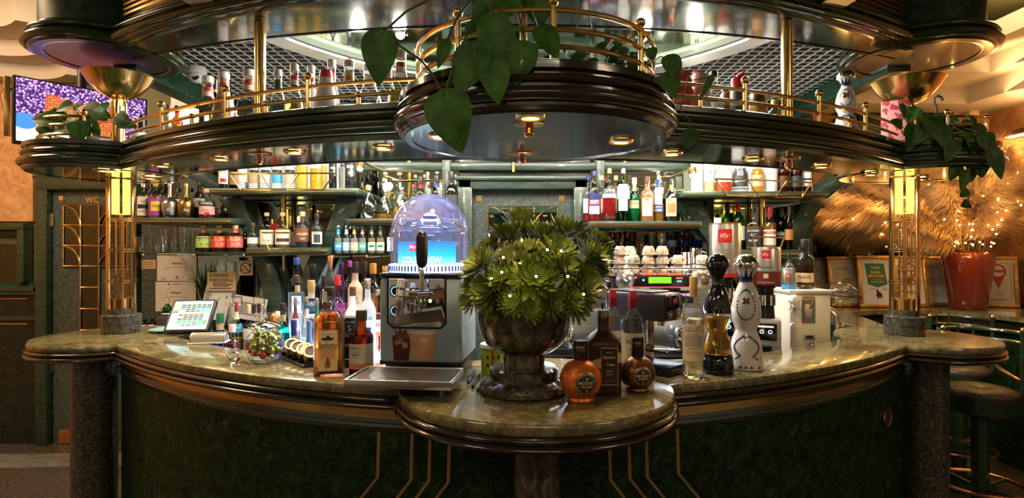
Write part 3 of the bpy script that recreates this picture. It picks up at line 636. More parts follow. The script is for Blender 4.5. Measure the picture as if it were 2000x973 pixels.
def wrapped(name, mat, parent, prof, H, R, z0, z1, ha, sq=2, dy=1, n=10, off=.0007, shape=None):
    """a label hugging the bottle's front between heights z0..z1; ha = half-angle in degrees (or half-width of a square face)"""
    b = MB(); vs = []; fs = []; rows = [z0 + (z1 - z0) * i / 4 for i in range(5)]
    for z in rows:
        r = rad(prof, z) * R + off
        for k in range(n + 1):
            u = -1 + 2 * k / n
            if sq > 2: vs.append((u * ha * R, -r * dy, z * H))
            else: a = math.radians(ha) * u; vs.append((r * math.sin(a), -r * math.cos(a) * dy, z * H))
    for i in range(4):
        for k in range(n): fs.append((i * (n + 1) + k, i * (n + 1) + k + 1, (i + 1) * (n + 1) + k + 1, (i + 1) * (n + 1) + k))
    b.add(vs, fs); return b.build(name, mat, parent, smooth=60)
PLACED = []
def free(px, d, w, z, h):
    """nudge along the line of sight, then slim, until a bottle stands clear of its neighbours"""
    for k in (1, .95, .9, .84, .78):
        for o in (0, .015, -.015, .03, -.03, .045) + ((.06, -.06, .085, -.085) if z > 2 else ()):
            dd = d + o; x, r, ht = (px - CX) / F * dd, w * k / 2 * dd / F, h * dd / F
            if all(math.hypot(x - q[0], dd - q[1]) > r + q[2] + .0012 or z + ht < q[3] + .001 or z > q[4] - .001 for q in PLACED): PLACED.append((x, dd, r, z, z + ht)); return dd, w * k
    PLACED.append(((px - CX) / F * d, d, w * .78 / 2 * d / F, z, z + h * d / F)); return d, w * .78
def B(px, d, z, h, w, label, sh='std', g=None, q=None, lv=.6, cap=None, lab=(), grp=None, sq=2, dy=1, neck=None, name='liquor_bottle', cat='bottle', turn=0, stopper=None, rz=None, caph=None):
    if not isinstance(lv, (int, float)): lv, cap, lab, grp = .6, lv, cap if isinstance(cap, list) else (), lab if isinstance(lab, str) else grp
    g = g or glass; d, w = free(px, d, w, z, h); H = h * d / F; R = w / 2 * d / F; prof, zc, cr = SH[sh]
    if caph: zc = 1 - caph
    loc = Vector(((px - CX) / F * d, d, z + .0008)); t = thing(name, label, cat, loc, (facing(loc) if rz is None else rz) + turn, grp)
    sq_ = 5 if sq > 2 else 2
    b = MB(); seg = 24 if w > 16 else 16
    P = [(0, .0)] + [(r * .93 if i == 0 else r, zz) for i, (r, zz) in enumerate(prof)]
    P.insert(2, (prof[0][0], .012))
    P.append((0, prof[-1][1])); P = [(r * R, zz * H) for r, zz in P]
    b.lathe(P, seg, sq=2, dy=dy) if sq == 2 else b.lathe(P, 32, sq=sq_, dy=dy)
    b.build('body', g, t, smooth=45)
    if q is not None:
        Q = [(0, .02), (prof[0][0] * .93, .02)] + [(r * .93, zz) for r, zz in prof[1:] if zz < lv] + [(rad(prof, lv) * .93, lv), (0, lv)]
        b = MB(); b.lathe([(r * R, zz * H) for r, zz in Q], seg if sq == 2 else 32, sq=sq_, dy=dy); b.build('liquid', q, t, smooth=45)
    if stopper:
        b = MB(); r = cr * R; b.lathe([(0, zc * H), (r * .6, zc * H), (r * .62, (zc + .03) * H), (r, (zc + .10) * H), (r * .95, .96 * H), (r * .6, H), (0, H)], 16 if stopper != 'cut' else 8); b.build('stopper', cap or glass, t, smooth=30 if stopper == 'cut' else 45)
    elif cap is not None:
        r = cr * R * (1 if sq == 2 else 1.0); b = MB(); b.lathe([(0, zc * H), (r, zc * H), (r, H - r * .25), (r * .88, H), (0, H)], 18); b.build('cap', cap, t, smooth=30)
    if neck: wrapped('neck_label', neck[2], t, prof, H, R, neck[0], neck[1], 180, n=20, off=.0006)
    for i, l in enumerate(lab):
        z0, z1, ha, m = l[:4]; lo = wrapped('label', m, t, prof, H, R, z0, z1, ha, sq, dy, off=.0007 + .0003 * i)
        for tx in (l[4] if len(l) > 4 else ()):
            s, zf, hf, wf, tm = tx[:5]; r = rad(prof, zf) * R + .0013 + .0003 * i
            x = tx[5] * R if len(tx) > 5 else 0
            if sq > 2: lettering(lo, s, 2 * wf * R, hf * H, tm, x, zf * H, -r * dy)
            elif dy == 1: lettering(lo, s, 2 * wf * R, hf * H, tm, x, zf * H, 0, R=r)
            else: lettering(lo, s, 2 * wf * R, hf * H, tm, x, zf * H, -r * dy - .0005)
    return t
# glass colours
def _tg(n, t, r): return thin(n, t, r)
G_GRN = _tg('green_glass', (.10, .42, .08), (.01, .06, .01)); G_DKG = _tg('dark_green_glass', (.05, .14, .05), (.004, .02, .006))
G_AMB = _tg('amber_glass', (.36, .12, .02), (.06, .015, .003)); G_BLU = _tg('blue_glass', (.25, .55, .95), (.03, .12, .45)); G_TEAL = _tg('teal_glass', (.10, .62, .62), (.01, .20, .24))
G_AQUA = _tg('aqua_glass', (.30, .72, .80), (.05, .35, .45)); G_PINK = _tg('pink_glass', (.85, .38, .62), (.35, .06, .2)); G_VIO = _tg('violet_glass', (.62, .28, .85), (.20, .04, .35))
G_BLK = pm('black_glass', (.006, .006, .007), .07, coat=.6); G_FROST = pm('frosted_glass', (.82, .88, .95), .35, tr=.55); G_ICE = _tg('ice_glass', (.86, .94, 1), (.25, .42, .6))
WHITEB = pm('white_bottle', (.85, .84, .82), .25, coat=.3)
whisky = L(.72, .30, .05); amberq = L(.80, .36, .04); redq = L(.75, .03, .02); darkq = L(.20, .05, .02); goldq = L(.92, .66, .16); clearq = L(.94, .96, .96); pinkq = L(.9, .35, .4); blueq = L(.06, .22, .75)
cork = C((.62, .40, .20), .6); silver = C((.70, .70, .70), .25, 1); goldc = C((.78, .55, .20), .25, 1); blk = C((.015, .015, .016), .3); redc = C((.50, .02, .03), .3); blueC = C((.03, .08, .35), .3); brownc = C((.10, .045, .02), .4)
tan = C((.62, .46, .28)); peach = C((.72, .42, .22)); pale = C((.78, .76, .70)); kraft = C((.52, .34, .17)); teal = C((.05, .30, .34)); orange = C((.80, .26, .04)); sky = C((.06, .34, .66)); lime = C((.40, .62, .05)); magenta = C((.70, .05, .22)); coral = C((.70, .12, .09)); violet = C((.35, .05, .38)); olive = C((.20, .22, .06)); green = C((.03, .20, .07)); yellow = C((.85, .60, .03)); dgrey = C((.05, .05, .055))
shelf_d = D0 + .10; back_d = D0 + .23
# --- lit shelf, upper left
z = ZSH['C']; g = 'bottles on the lit upper shelf'
B(436, shelf_d, z, 88, 17, 'dark red wine bottle with a white label at the end of the lit upper shelf', 'wine', G_BLK, None, cap=redc, lab=[(.12, .55, 80, paper, [('VINTAGE', .40, .05, .6, INK)]), (.16, .24, 35, redc)], grp=g)
B(457, back_d, z, 84, 17, 'brown liqueur bottle just behind the dark wine bottle on the lit shelf', 'std', G_AMB, darkq, .6, cap=blk, lab=[(.15, .45, 70, kraft)], grp=g)
B(475, shelf_d, z, 86, 20, 'clear bottle with a large cream label and grey writing on the lit shelf', 'tall', None, clearq, .6, silver, [(.16, .58, 80, paper, [('CRYSTAL', .48, .06, .62, INK), ('GIN', .30, .05, .3, INK)])], grp=g)
for px, w, lbl, q, lv, lm, cp in ((496, 20, 'clear bottle with a small kraft label beside the cream-labelled one', clearq, .5, kraft, blk), (518, 21, 'clear bottle with a plain front and silver cap on the lit shelf', clearq, .4, pale, silver), (541, 22, 'clear bottle with a blue and white label in the lit row', clearq, .58, sky, blueC), (566, 22, 'clear bottle with a pale gold label in the lit row', clearq, .5, tan, silver)):
    B(px, shelf_d, z, 87, w, lbl, 'tall', None, q, lv, cp, [(.14, .34, 60, lm), (.37, .43, 50, INK)], grp=g)
B(590, shelf_d, z, 88, 23, 'bottle filled with bright yellow liqueur in the lit row', 'tall', None, L(.95, .70, .10), .62, goldc, [(.52, .60, 50, pale)], grp=g)
B(617, shelf_d, z, 88, 22, 'half empty bottle of deep amber spirit in the lit row', 'tall', None, L(.90, .52, .04), .46, goldc, [(.47, .56, 50, pale)], grp=g)
B(632, back_d, z, 84, 13, 'slim bottle of pale gold spirit behind the amber one', 'tall', None, goldq, .6, blk, grp=g)
B(650, shelf_d, z, 88, 15, 'slender black bottle with white lettering next to the amber spirit', 'tall', G_BLK, None, cap=blk, lab=[(.30, .56, 70, blk, [('NOIR', .47, .05, .6, WHT), ('N 7', .36, .04, .4, WHT)])], grp=g)
B(668, back_d, z, 86, 14, 'clear slim bottle between the two black bottles on the lit shelf', 'tall', None, clearq, .55, silver, grp=g)
B(684, shelf_d, z, 88, 20, 'broad black bottle with white lettering beside the bright shelf spotlight', 'tall', G_BLK, None, cap=blk, lab=[(.28, .58, 70, blk, [('BLACK', .50, .055, .66, WHT), ('XXX', .36, .04, .4, WHT)])], grp=g)
# --- dark rum shelf, left
z = ZSH['B']; g = 'rum bottles on the shelf by the lit column'
B(280, shelf_d, z, 68, 23, 'clear rum bottle with a tall cream label showing an arch', 'std', None, whisky, .62, silver, [(.08, .62, 62, CREAM, [('RUM', .48, .07, .35, INK), ('RESERVA', .20, .05, .6, INK)]), (.28, .40, 55, INK)], g)
B(304, shelf_d, z, 70, 25, 'rum bottle with a yellow diamond label on a patterned band', 'std', None, whisky, .6, cork, [(.08, .56, 75, violet), (.20, .47, 38, yellow, [('TAMBOO', .34, .07, .55, INK)])], g)
B(332, shelf_d, z, 68, 30, 'silver bulb-shaped rum bottle on the rum shelf', 'bulb', C((.50, .48, .45), .3, 1), None, cap=silver, lab=[(.10, .42, 50, C((.50, .48, .45), .3, 1), [('XO', .25, .12, .42, WHT), ('DICTADOR', .42, .04, .6, INK)]), (.04, .10, 40, INK)], grp=g)
B(364, shelf_d, z, 68, 30, 'gold bulb-shaped rum bottle on the rum shelf', 'bulb', C((.42, .26, .07), .32, 1), None, cap=goldc, lab=[(.14, .34, 28, C((.30, .18, .05), .4, 1), [('Au', .24, .10, .34, WHT)]), (.04, .10, 40, INK)], grp=g)
B(389, D0 + .14, z, 72, 20, 'dark rum bottle with a white square label behind the stout labelled one', 'std', G_AMB, darkq, .6, blk, [(.32, .56, 70, paper, [('RUM', .46, .06, .5, INK)])], g)
B(404, shelf_d - .03, z, 58, 30, 'stout rum bottle with a black band and red round seal', 'rum', None, darkq, .52, cork, [(.12, .40, 65, C((.68, .40, .34)), [('RESERVE', .26, .05, .6, redc)]), (.42, .56, 62, INK, [('ROMANO', .49, .09, .74, WHT)]), (.10, .20, 18, redc)], g)
for px, lbl, lm in ((318, 'clear bottle showing between the patterned and the silver rum bottles', pale), (347, 'clear bottle with white label showing between silver and gold bottles', paper), (292, 'clear bottle behind the cream-labelled rum by the glass column', CREAM)):
    B(px, back_d + .02, z, 72, 20, lbl, 'std', None, whisky, .5, blk, [(.3, .55, 60, lm, [('DARK', .45, .06, .5, INK)])], grp=g)
# --- glass shelf, left: bush rums
z = ZSH['G']; g = 'square-shouldered rum bottles with bright labels'
for px, lm, tm, tm2, lbl in ((398, lime, violet, violet, 'rum bottle with a lime green label and violet lettering'), (428, C((.72, .05, .10)), yellow, yellow, 'square-shouldered rum bottle with a bright red label and yellow lettering'), (459, coral, CREAM, C((.85, .55, .40)), 'rum bottle with a coral label and cream lettering')):
    B(px, shelf_d - .03, z, 52, 29, lbl, 'rum', G_AMB if False else thin('rum_glass', (.75, .60, .30), (.2, .12, .03)), darkq, .12, cork, [(.16, .58, 88, lm, [('BUSH', .48, .15, .62, tm), ('RUM', .27, .15, .55, tm2, .1)])], g, neck=(.72, .84, orange if px < 450 else coral))
B(478, D0 + .13, z, 46, 15, 'small dark bottle at the end of the tumbler shelf by the brace', 'rum', G_AMB, darkq, .5, blk, grp='small bottles by the brace')
def tumbler(px, d, z, h, w, label, grp, g=None, cut=0, taper=.9, name='tumbler'):
    d, w = free(px, d, w, z, h); H = h * d / F; R = w / 2 * d / F; t = thing(name, label, 'glass', ((px - CX) / F * d, d, z + .0008), random.random() * 3, grp)
    b = MB(); n = 20; b.lathe([(0, 0), (R * taper * .94, 0), (R * taper, .003), (R, H), (R * .93, H), (R * taper * .88, H * .12), (0, H * .10)], n if not cut else 12, (0, 0, 0)); b.build('bowl', g or glass_w, t, smooth=50 if not cut else 20)
    b = MB(); b.lathe([(0, .001), (R * taper * .8, .001), (R * taper * .84, H * .09), (0, H * .08)], n); b.build('base', G_ICE if g is None else g, t); return t
g = 'clear tumblers on the left glass shelf'
for i, (px, dd, h, w) in enumerate(((276, 0, 30, 17), (293, .03, 31, 17), (308, 0, 31, 17), (284, .14, 28, 16), (302, .15, 30, 16))):
    tumbler(px, shelf_d + dd - .03, z, h, w, 'low clear tumbler on the glass shelf beside the lit column', g)
for px, dd, h, w in ((321, 0, 45, 19), (340, .02, 46, 19), (358, 0, 46, 19), (332, .15, 44, 18), (350, .16, 44, 18)):
    tumbler(px, shelf_d + dd - .03, z, h, w, 'tall clear tumbler on the glass shelf between low tumblers and cut glasses', g + ' tall', taper=.8)
for px, dd in ((372, 0), (376, .14)): tumbler(px, shelf_d + dd - .03, z, 42, 19, 'cut crystal tumbler next to the lime green labelled rum', g + ' cut', cut=1)
# --- platform, left
z = ZSH['P']; g = 'bottles on the small railed platform'
B(494, shelf_d, z, 48, 23, 'clear flask with silver-white label at the platform edge by the brace', 'flat', None, clearq, .4, brownc, [(.15, .4, 60, pale)], g)
B(521, shelf_d, z, 68, 26, 'clear rum bottle with a cream botanical label and cork on the platform', 'std', None, goldq, .5, cork, [(.08, .50, 75, CREAM, [('PLANTERAY', .42, .06, .68, redc), ('ORIGINAL', .2, .05, .6, INK)])], g)
B(552, shelf_d, z, 68, 28, 'rum bottle with a cream label of a dark leaf drawing and cork', 'std', None, goldq, .54, cork, [(.08, .50, 75, CREAM, [('LA PALMA', .42, .06, .62, INK)]), (.16, .26, 55, dgrey)], g)
B(536, back_d, z, 92, 19, 'clear tall bottle with a teal cap behind the cream-labelled rums', 'tall', None, whisky, .6, teal, [(.3, .5, 60, redc)], g)
B(573, back_d, z, 92, 17, 'tall clear bottle with a dark cap beside the brass upright', 'decanter', None, clearq, .3, blk, grp=g)
B(591, shelf_d - .02, z, 70, 28, 'matt black rum bottle with a bronze brown emblem and cork', 'rum', C((.012, .011, .011), .4), None, cap=cork, lab=[(.16, .54, 62, C((.20, .075, .03)), [('RON DE JEREMY', .36, .085, .78, WHT), ('RUM', .24, .04, .3, WHT)])], grp=g, neck=(.74, .84, brownc))
B(619, shelf_d - .02, z, 66, 27, 'matt black rum bottle with a square cream label of a bearded portrait frame', 'rum', C((.012, .011, .011), .4), None, cap=blk, lab=[(.10, .46, 44, C((.62, .62, .50)), [('RESERVA', .42, .04, .5, INK)]), (.14, .38, 26, dgrey)], grp=g)
# --- decanter shelf
z = ZSH['BM']; g = 'crystal decanters on the shelf'
B(720, shelf_d - .04, z, 66, 36, 'round globe decanter with a gold cap, empty', 'globe', glass_w, None, cap=goldc, grp=g, name='decanter', cat='decanter')
B(752, shelf_d + .10, z, 84, 34, 'cut crystal decanter with square stopper and a little amber spirit', 'decanter', glass_w, amberq, .14, glass_w, stopper='cut', grp=g, name='decanter', cat='decanter')
B(784, shelf_d - .03, z, 86, 36, 'crystal decanter with round stopper and dark amber spirit near the dome', 'decanter', glass_w, amberq, .26, glass_w, stopper='cut', grp=g, name='decanter', cat='decanter')
g = 'dark capped bottles showing above the dispenser dome'
for px, h, w, lbl, nk in ((822, 84, 22, 'bottle with black stopper and red neck band above the dispenser dome', redc), (853, 86, 24, 'bottle with black stopper and blue neck band above the dispenser dome', blueC), (882, 94, 26, 'dark beaded bottle with tall black stopper by the middle door frame', blk)):
    B(px, shelf_d, z, h, w, lbl, 'squat', G_BLK if px > 870 else None, None if px > 870 else whisky, .5, blk, [(.2, .5, 60, dgrey)], g, neck=(.74, .82, nk), caph=.17)
for px, lbl in ((838, 'shorter black bottle between the two black-stoppered bottles'), (868, 'shorter clear bottle with a black cap beside the beaded bottle'), (808, 'clear bottle with a red cap beside the round-stoppered decanter')):
    B(px, back_d, z, 70, 18, lbl, 'std', None, whisky, .4, redc if px == 808 else blk, grp=g)
# --- tonic bottles
z = ZSH['GM']; g = 'small mixer bottles on the middle glass shelf'
for i, (px, lm, nk, lbl) in enumerate(((661, sky, sky, 'small clear mixer bottle with bright blue label and neck'), (677, C((.45, .62, .78)), pale, 'small clear mixer bottle with pale blue label'), (692, tan, C((.75, .50, .15)), 'small clear mixer bottle with golden label and neck'), (708, C((.10, .42, .34)), pale, 'small clear mixer bottle with teal green label'),
                                     (726, C((.66, .74, .60)), C((.60, .75, .5)), 'small straw-coloured mixer bottle with a pale leafy label'), (743, paper, C((.3, .5, .35)), 'small straw-coloured mixer bottle with a green leaf on its white label'))):
    B(px, shelf_d - .04, z, 54, 15, lbl, 'beer', None, clearq if i < 4 else L(.93, .85, .45), .55, silver, [(.10, .40, 78, lm), (.22, .30, 40, WHT if i < 4 else green)], g, neck=(.70, .88, nk), name='mixer_bottle')
B(762, shelf_d - .03, z, 53, 12, 'slim dark bottle with an upright white label at the glass shelf end', 'tall', G_BLK, None, cap=blk, lab=[(.08, .74, 80, paper, [('B', .5, .08, .4, INK)])], grp=g)
for px, lbl in ((685, 'mixer bottle in the second row behind the blue-labelled one'), (700, 'mixer bottle in the second row behind the golden-labelled one'), (733, 'mixer bottle in the second row behind the leafy-labelled one')):
    B(px, back_d - .02, z, 52, 15, lbl, 'beer', None, clearq, .55, silver, [(.10, .40, 78, green)], g, name='mixer_bottle')
# --- aperitif shelf, right
z = ZSH['BR']; g = 'aperitif bottles on the shelf right of the middle door'
B(1161, shelf_d - .02, z, 99, 26, 'red aperitif bottle with a navy, red and white label closest to the middle door', 'std', None, redq, .45, C((.05, .05, .16)), [(.12, .55, 48, NAVY, [('SELECT', .385, .06, .62, WHT)]), (.33, .42, 47, C((.75, .1, .12)), [('SELECT', .375, .05, .6, WHT)]), (.15, .30, 46, WHT, [('VENEZIA', .19, .04, .55, INK), ('1920', .27, .045, .4, redc)])], g)
B(1190, shelf_d - .02, z, 104, 27, 'deep red bitter bottle with a black and pale blue label', 'std', None, redq, .44, goldc, [(.44, .60, 85, C((.50, .65, .75))), (.52, .62, 80, INK, [('CAMPARI', .57, .075, .92, WHT)]), (.05, .1, 70, darkq if False else INK)], g)
B(1217, shelf_d - .02, z, 104, 25, 'dark green vermouth bottle with a tall white front label', 'std', G_GRN, None, cap=silver, lab=[(.42, .70, 88, C((.70, .70, .68))), (.20, .60, 42, WHT, [('P31', .46, .06, .42, INK)])], grp=g)
B(1239, shelf_d - .02, z, 86, 23, 'turquoise green ribbed bottle with a tan neck and small tan label', 'flat', thin('turq_glass', (.10, .70, .55), (.02, .3, .3)), L(.05, .55, .22), .55, WHT, [(.30, .48, 50, tan, [('ITALICUS', .42, .05, .66, INK)])], g, neck=(.70, .86, tan))
B(1264, shelf_d - .03, z, 88, 25, 'brown stoneware bottle with swing stopper and round cream label', 'squat', pm('stoneware', (.30, .12, .05), .22, coat=.6), None, cap=brownc, lab=[(.12, .52, 46, CREAM, [('GENEVER', .33, .07, .66, INK), ('OLD', .44, .04, .3, redc)]), (.46, .54, 16, orange)], grp=g)
B(1286, shelf_d - .02, z, 91, 22, 'amber amaro bottle with a blue neck and navy label', 'std', None, amberq, .38, silver, [(.36, .56, 40, pale), (.20, .34, 72, NAVY, [('NONINO', .24, .06, .7, WHT), ('APERITIVO', .31, .04, .66, WHT)])], g, neck=(.74, .90, blueC))
B(1311, shelf_d - .02, z, 84, 24, 'dark amaro bottle with an orange neck and paper label of red drawing', 'rum', G_BLK, None, cap=blk, lab=[(.12, .54, 55, C((.74, .56, .34)), [('AMARO', .48, .06, .55, INK)]), (.2, .42, 34, C((.70, .22, .08)))], grp=g, neck=(.74, .9, orange))
for px, cp, lbl in ((1149, NAVY, 'bottle with navy cap half hidden by the middle door frame'), (1175, tan, 'bottle with a tan cap behind the navy-labelled red aperitif'), (1203, cork, 'bottle with a cork cap between the red bitter and the green vermouth'), (1229, dgrey, 'bottle with a grey cap behind the turquoise bottle')):
    B(px, back_d, z, 92, 22, lbl, 'std', None, redq if px < 1170 else goldq, .4, cp, [(.2, .5, 60, pale)], g)
for px, lbl in ((1331, 'small clear jar beside the dark amaro bottle'), (1346, 'small clear jar at the brace end of the aperitif shelf')):
    tumbler(px, shelf_d, z, 11, 16, lbl, 'small jars on the aperitif shelf', cut=1)
# --- glass shelf, right: coloured tumblers
z = ZSH['GR']; amb_t = thin('amber_tumbler', (.55, .20, .03), (.12, .03, .005)); vio_t = thin('smoke_tumbler', (.30, .18, .22), (.04, .02, .03)); grn_t = thin('green_tumbler', (.05, .50, .08), (.005, .10, .01)); blu_t = thin('blue_tumbler', (.10, .22, .75), (.01, .03, .2))
def tz(h): return h * shelf_d / F
for i, (px, zz, h, w, gg, cut, lbl) in enumerate((
  (1199, 0, 30, 25, vio_t, 0, 'smoky plum tumbler at the base of the amber stack'), (1201, 30, 18, 27, amb_t, 0, 'amber tumbler stacked on the smoky plum tumbler'), (1229, 0, 30, 24, vio_t, 0, 'grey tumbler beside the smoky plum one'), (1230, 30, 20, 26, amb_t, 0, 'amber yellow tumbler stacked on the grey tumbler'),
  (1257, 0, 26, 24, None, 1, 'cut clear tumbler left of the tall crystal stack'), (1272, 0, 24, 20, None, 1, 'cut crystal tumbler at the foot of the tall stack'), (1274, 24, 24, 20, None, 1, 'cut crystal tumbler on top of the tall stack'), (1291, 0, 24, 19, None, 1, 'cut crystal tumbler right of the tall stack'), (1293, 24, 22, 19, None, 1, 'upper cut crystal tumbler right of the tall stack'),
  (1312, 0, 19, 24, amb_t, 0, 'dark amber low tumbler under the black and green ones'), (1312, 19, 14, 25, dgrey, 0, 'black low tumbler in the middle of the three-high stack'), (1312, 33, 15, 25, grn_t, 0, 'green low tumbler on top of the three-high stack'), (1336, 0, 19, 24, vio_t, 0, 'plum low tumbler under a blue one'), (1336, 19, 15, 25, blu_t, 0, 'blue low tumbler stacked on the plum one'), (1337, 34, 16, 26, amb_t, 0, 'tilted amber bowl-shaped tumbler on the blue one'),
  (1360, 0, 19, 24, grn_t, 0, 'dark green low tumbler beside the big coffee tin'), (1360, 19, 15, 25, blu_t, 0, 'blue low tumbler stacked on the dark green one'), (1379, 0, 28, 16, None, 0, 'small clear shot glass against the big coffee tin'), (1174, 0, 34, 20, grn_t, 0, 'green tumbler half hidden by the succulents'))):
    tumbler(px, shelf_d - .02, z + tz(zz), h, w, lbl, 'tumblers on the right glass shelf', gg, cut)
# --- lit shelf, right
z = ZSH['CR']; g = 'bottles on the lit upper shelf over the coffee tins'
B(1361, shelf_d, z, 92, 24, 'clear square gin bottle behind the bright spotlight', 'tall', None, clearq, .5, silver, sq=5, grp=g)
B(1385, shelf_d, z, 92, 21, 'bottle of pale yellow spirit with a white label of two blue plums', 'tall', None, L(.92, .82, .30), .22, silver, [(.30, .62, 60, WHT, [('SLIVA', .55, .05, .5, INK)]), (.40, .47, 30, C((.10, .10, .45)))], g)
B(1413, shelf_d, z, 74, 34, 'round-shouldered clear bottle with red liqueur at the bottom', 'flat', None, L(.75, .10, .04), .26, blk, [(.40, .56, 35, pale)], g)
B(1446, shelf_d, z, 74, 32, 'oval black-fronted bottle with white letters in the lit row', 'flat', None, clearq, .12, blk, [(.14, .64, 58, dgrey, [('EX', .58, .09, .36, WHT), ('RE', .48, .09, .36, WHT), ('DISTILLED', .30, .04, .6, WHT)])], g)
B(1480, shelf_d, z, 74, 25, 'amber whisky bottle with an orange label in the lit row', 'flat', None, amberq, .62, cork, [(.15, .45, 60, peach, [('MALT', .34, .06, .5, INK)])], g)
B(1506, shelf_d, z, 60, 24, 'white ceramic bottle with crossed gold bones', 'can', WHITEB, None, cap=WHT, lab=[(.45, .75, 30, WHITEB, [('X', .6, .2, .5, GOLD)])], grp=g)
for px, lbl in ((1530, 'dark amber round bottle beside the white ceramic bottle'), (1555, 'dark amber round bottle next to the white boxed label')):
    B(px, shelf_d, z, 72, 23, lbl, 'squat', G_AMB, darkq, .55, blk, [(.14, .44, 65, brownc if px < 1540 else dgrey)], g)
B(1577, shelf_d, z, 60, 17, 'bottle with a white hexagonal label at the end of the lit shelf', 'std', G_BLK, None, cap=blk, lab=[(.45, .80, 60, WHT, [('NASTY', .64, .06, .6, INK)]), (.2, .4, 60, pale)], grp=g)
# --- whisky platform, right
z = ZSH['PR']; g = 'whisky bottles on the railed platform'
B(1421, back_d, z, 92, 24, 'green glass bottle showing above the big coffee tin', 'wine', G_GRN, None, cap=blk, grp=g)
B(1442, shelf_d + .06, z, 92, 25, 'green whisky bottle with red capsule beside the big coffee tin', 'wine', G_GRN, None, cap=redc, lab=[(.2, .5, 70, pale)], grp=g)
B(1471, shelf_d, z, 80, 27, 'square whiskey bottle with a black label and white lettering', 'std', None, whisky, .56, blk, [(.10, .50, .86, INK, [('JACK DANIELS', .45, .06, .76, WHT), ('No. 7', .36, .06, .3, WHT), ('WHISKEY', .22, .05, .6, WHT)])], g, sq=5)
B(1503, shelf_d, z, 84, 27, 'whisky bottle with a cream label crossed by a red band', 'rum', None, whisky, .62, redc, [(.10, .30, 55, CREAM), (.30, .46, 55, CREAM), (.36, .42, 60, redc, [('CHIVAS', .39, .05, .74, CREAM)]), (.02, .09, 60, redc)], g, neck=(.76, .86, redc))
B(1526, shelf_d + .06, z, 82, 22, 'dark green whisky bottle between the cream-labelled whisky and a brown bottle', 'wine', G_DKG, None, cap=blk, lab=[(.30, .44, 80, dgrey, [('ARDBEG', .37, .07, .8, WHT)])], grp=g)
B(1541, shelf_d, z, 86, 15, 'slim brown whisky bottle with an orange-brown label by the brace', 'wine', G_AMB, darkq, .6, brownc, [(.22, .46, 80, C((.45, .20, .06)))], g)
# ================================================================ helpers for small equipment
def bx(parent, name, mat, c, d, bev=.003, rz=0, M=None):
    b = MB(); b.box(c, d, rz, M); return b.build(name, mat, parent, bev=bev)
def ly(parent, name, mat, prof, seg=24, c=(0, 0, 0), M=None, smooth=38): b = MB(); b.lathe(prof, seg, c, M=M); return b.build(name, mat, parent, smooth=smooth)
def tb(parent, name, mat, pts, r, seg=8): b = MB(); b.tube(pts, r, seg); return b.build(name, mat, parent)
RX = Matrix.Rotation(PI / 2, 4, 'X')      # lathe axis z -> -y (towards the viewer)
# ================================================================ back counter and things on the mirror
bc = thing('back_counter', 'dark counter running below the mirrored back bar', 'counter', (0, 0, 0))
b = MB(); b.box((-1.47, 3.94, .98), (2.1, .42, .04)); b.box((1.36, 3.94, .98), (1.48, .42, .04)); b.build('top', black_gloss, bc, bev=.004)
b = MB(); b.box((-1.47, 3.95, .48), (2.1, .38, .96)); b.box((1.36, 3.95, .48), (1.48, .38, .96)); b.build('cabinet', green_wood, bc)
def sheet(name, label, px0, px1, py0, py1, d, mat, tilt=0, cat='paper', grp=None):
    w, h = (px1 - px0) * d / F, (py1 - py0) * d / F; c = at((px0 + px1) / 2, (py0 + py1) / 2, d); t = thing(name, label, cat, c, 0, grp); t.rotation_euler = (0, tilt, 0)
    b = MB(); b.box((0, 0, 0), (w, .003, h)); b.build('sheet', mat, t); return t, w, h
for i, (a, e, p, q, lab) in enumerate(((307, 384, 495, 549, 'upper white certificate with a large round emblem taped under the tumbler shelf'), (304, 383, 551, 608, 'lower white certificate with a large round emblem above the till screen'))):
    t, w, h = sheet('certificate', lab, a, e, p, q, 4.178, C((.74, .62, .56)), grp=None)
    y = -.003; g_ = C((.52, .42, .38)); b = MB(); N = 28
    for rx, rz in ((w * .24, h * .42),):
        vs = [(f * rx * math.cos(2 * PI * k / N), y, f * rz * math.sin(2 * PI * k / N) - h * .02) for f in (1, .975) for k in range(N)]
        b.add(vs, [(k, (k + 1) % N, (k + 1) % N + N, k + N) for k in range(N)])
    b.build('emblem_ring', g_, t); flat(t, rect(-w * .13, w * .13, h * .10, h * .17), g_, y, 'emblem_band'); lettering(t, 'COFFEE EXPERT', w * .24, h * .04, INK, 0, h * .135, y - .001)
    flat(t, ell(-.0, -h * .36, w * .035, w * .035), C((.35, .2, .08)), y - .001, 'seal'); flat(t, rect(-w * .19, -w * .14, h * .40, h * .455), RED, y, 'mark'); lettering(t, 'CERTIFICATO', w * .28, h * .035, INK, w * .05, h * .425, y)
    tb(t, 'line', g_, [(-w * .36, y, h * -.05), (0, y, h * .02), (w * .36, y, -h * .03)], .0012, 4); para(t, -w * .4, -w * .25, -h * .40, 2, .012, .003, INK, y); para(t, w * .28, w * .4, -h * .40, 2, .012, .003, INK, y)
t, w, h = sheet('notice', 'small orange notice with three dark lines by the lit column', 276, 304, 508, 525, 4.17, peach, cat='notice')
for k, s in enumerate(('VODITE RACUNA', 'O SVOJIM STVARIMA', 'NA MJESTU')): lettering(t, s, w * .8, h * .16, INK, 0, h * (.25 - .26 * k), -.003)
t, w, h = sheet('notice', 'orange notice with paragraphs of small text over the tilted menu sheet', 405, 461, 532, 568, 3.945, peach, cat='notice'); para(t, -w * .42, w * .42, h * .36, 2, h * .09, h * .05, INK, -.003); para(t, -w * .42, w * .42, h * .10, 2, h * .09, h * .05, INK, -.003); para(t, -w * .3, w * .42, -h * .10, 3, h * .09, h * .05, INK, -.003); para(t, -w * .42, w * .42, -h * .40, 1, h * .09, h * .05, INK, -.003)
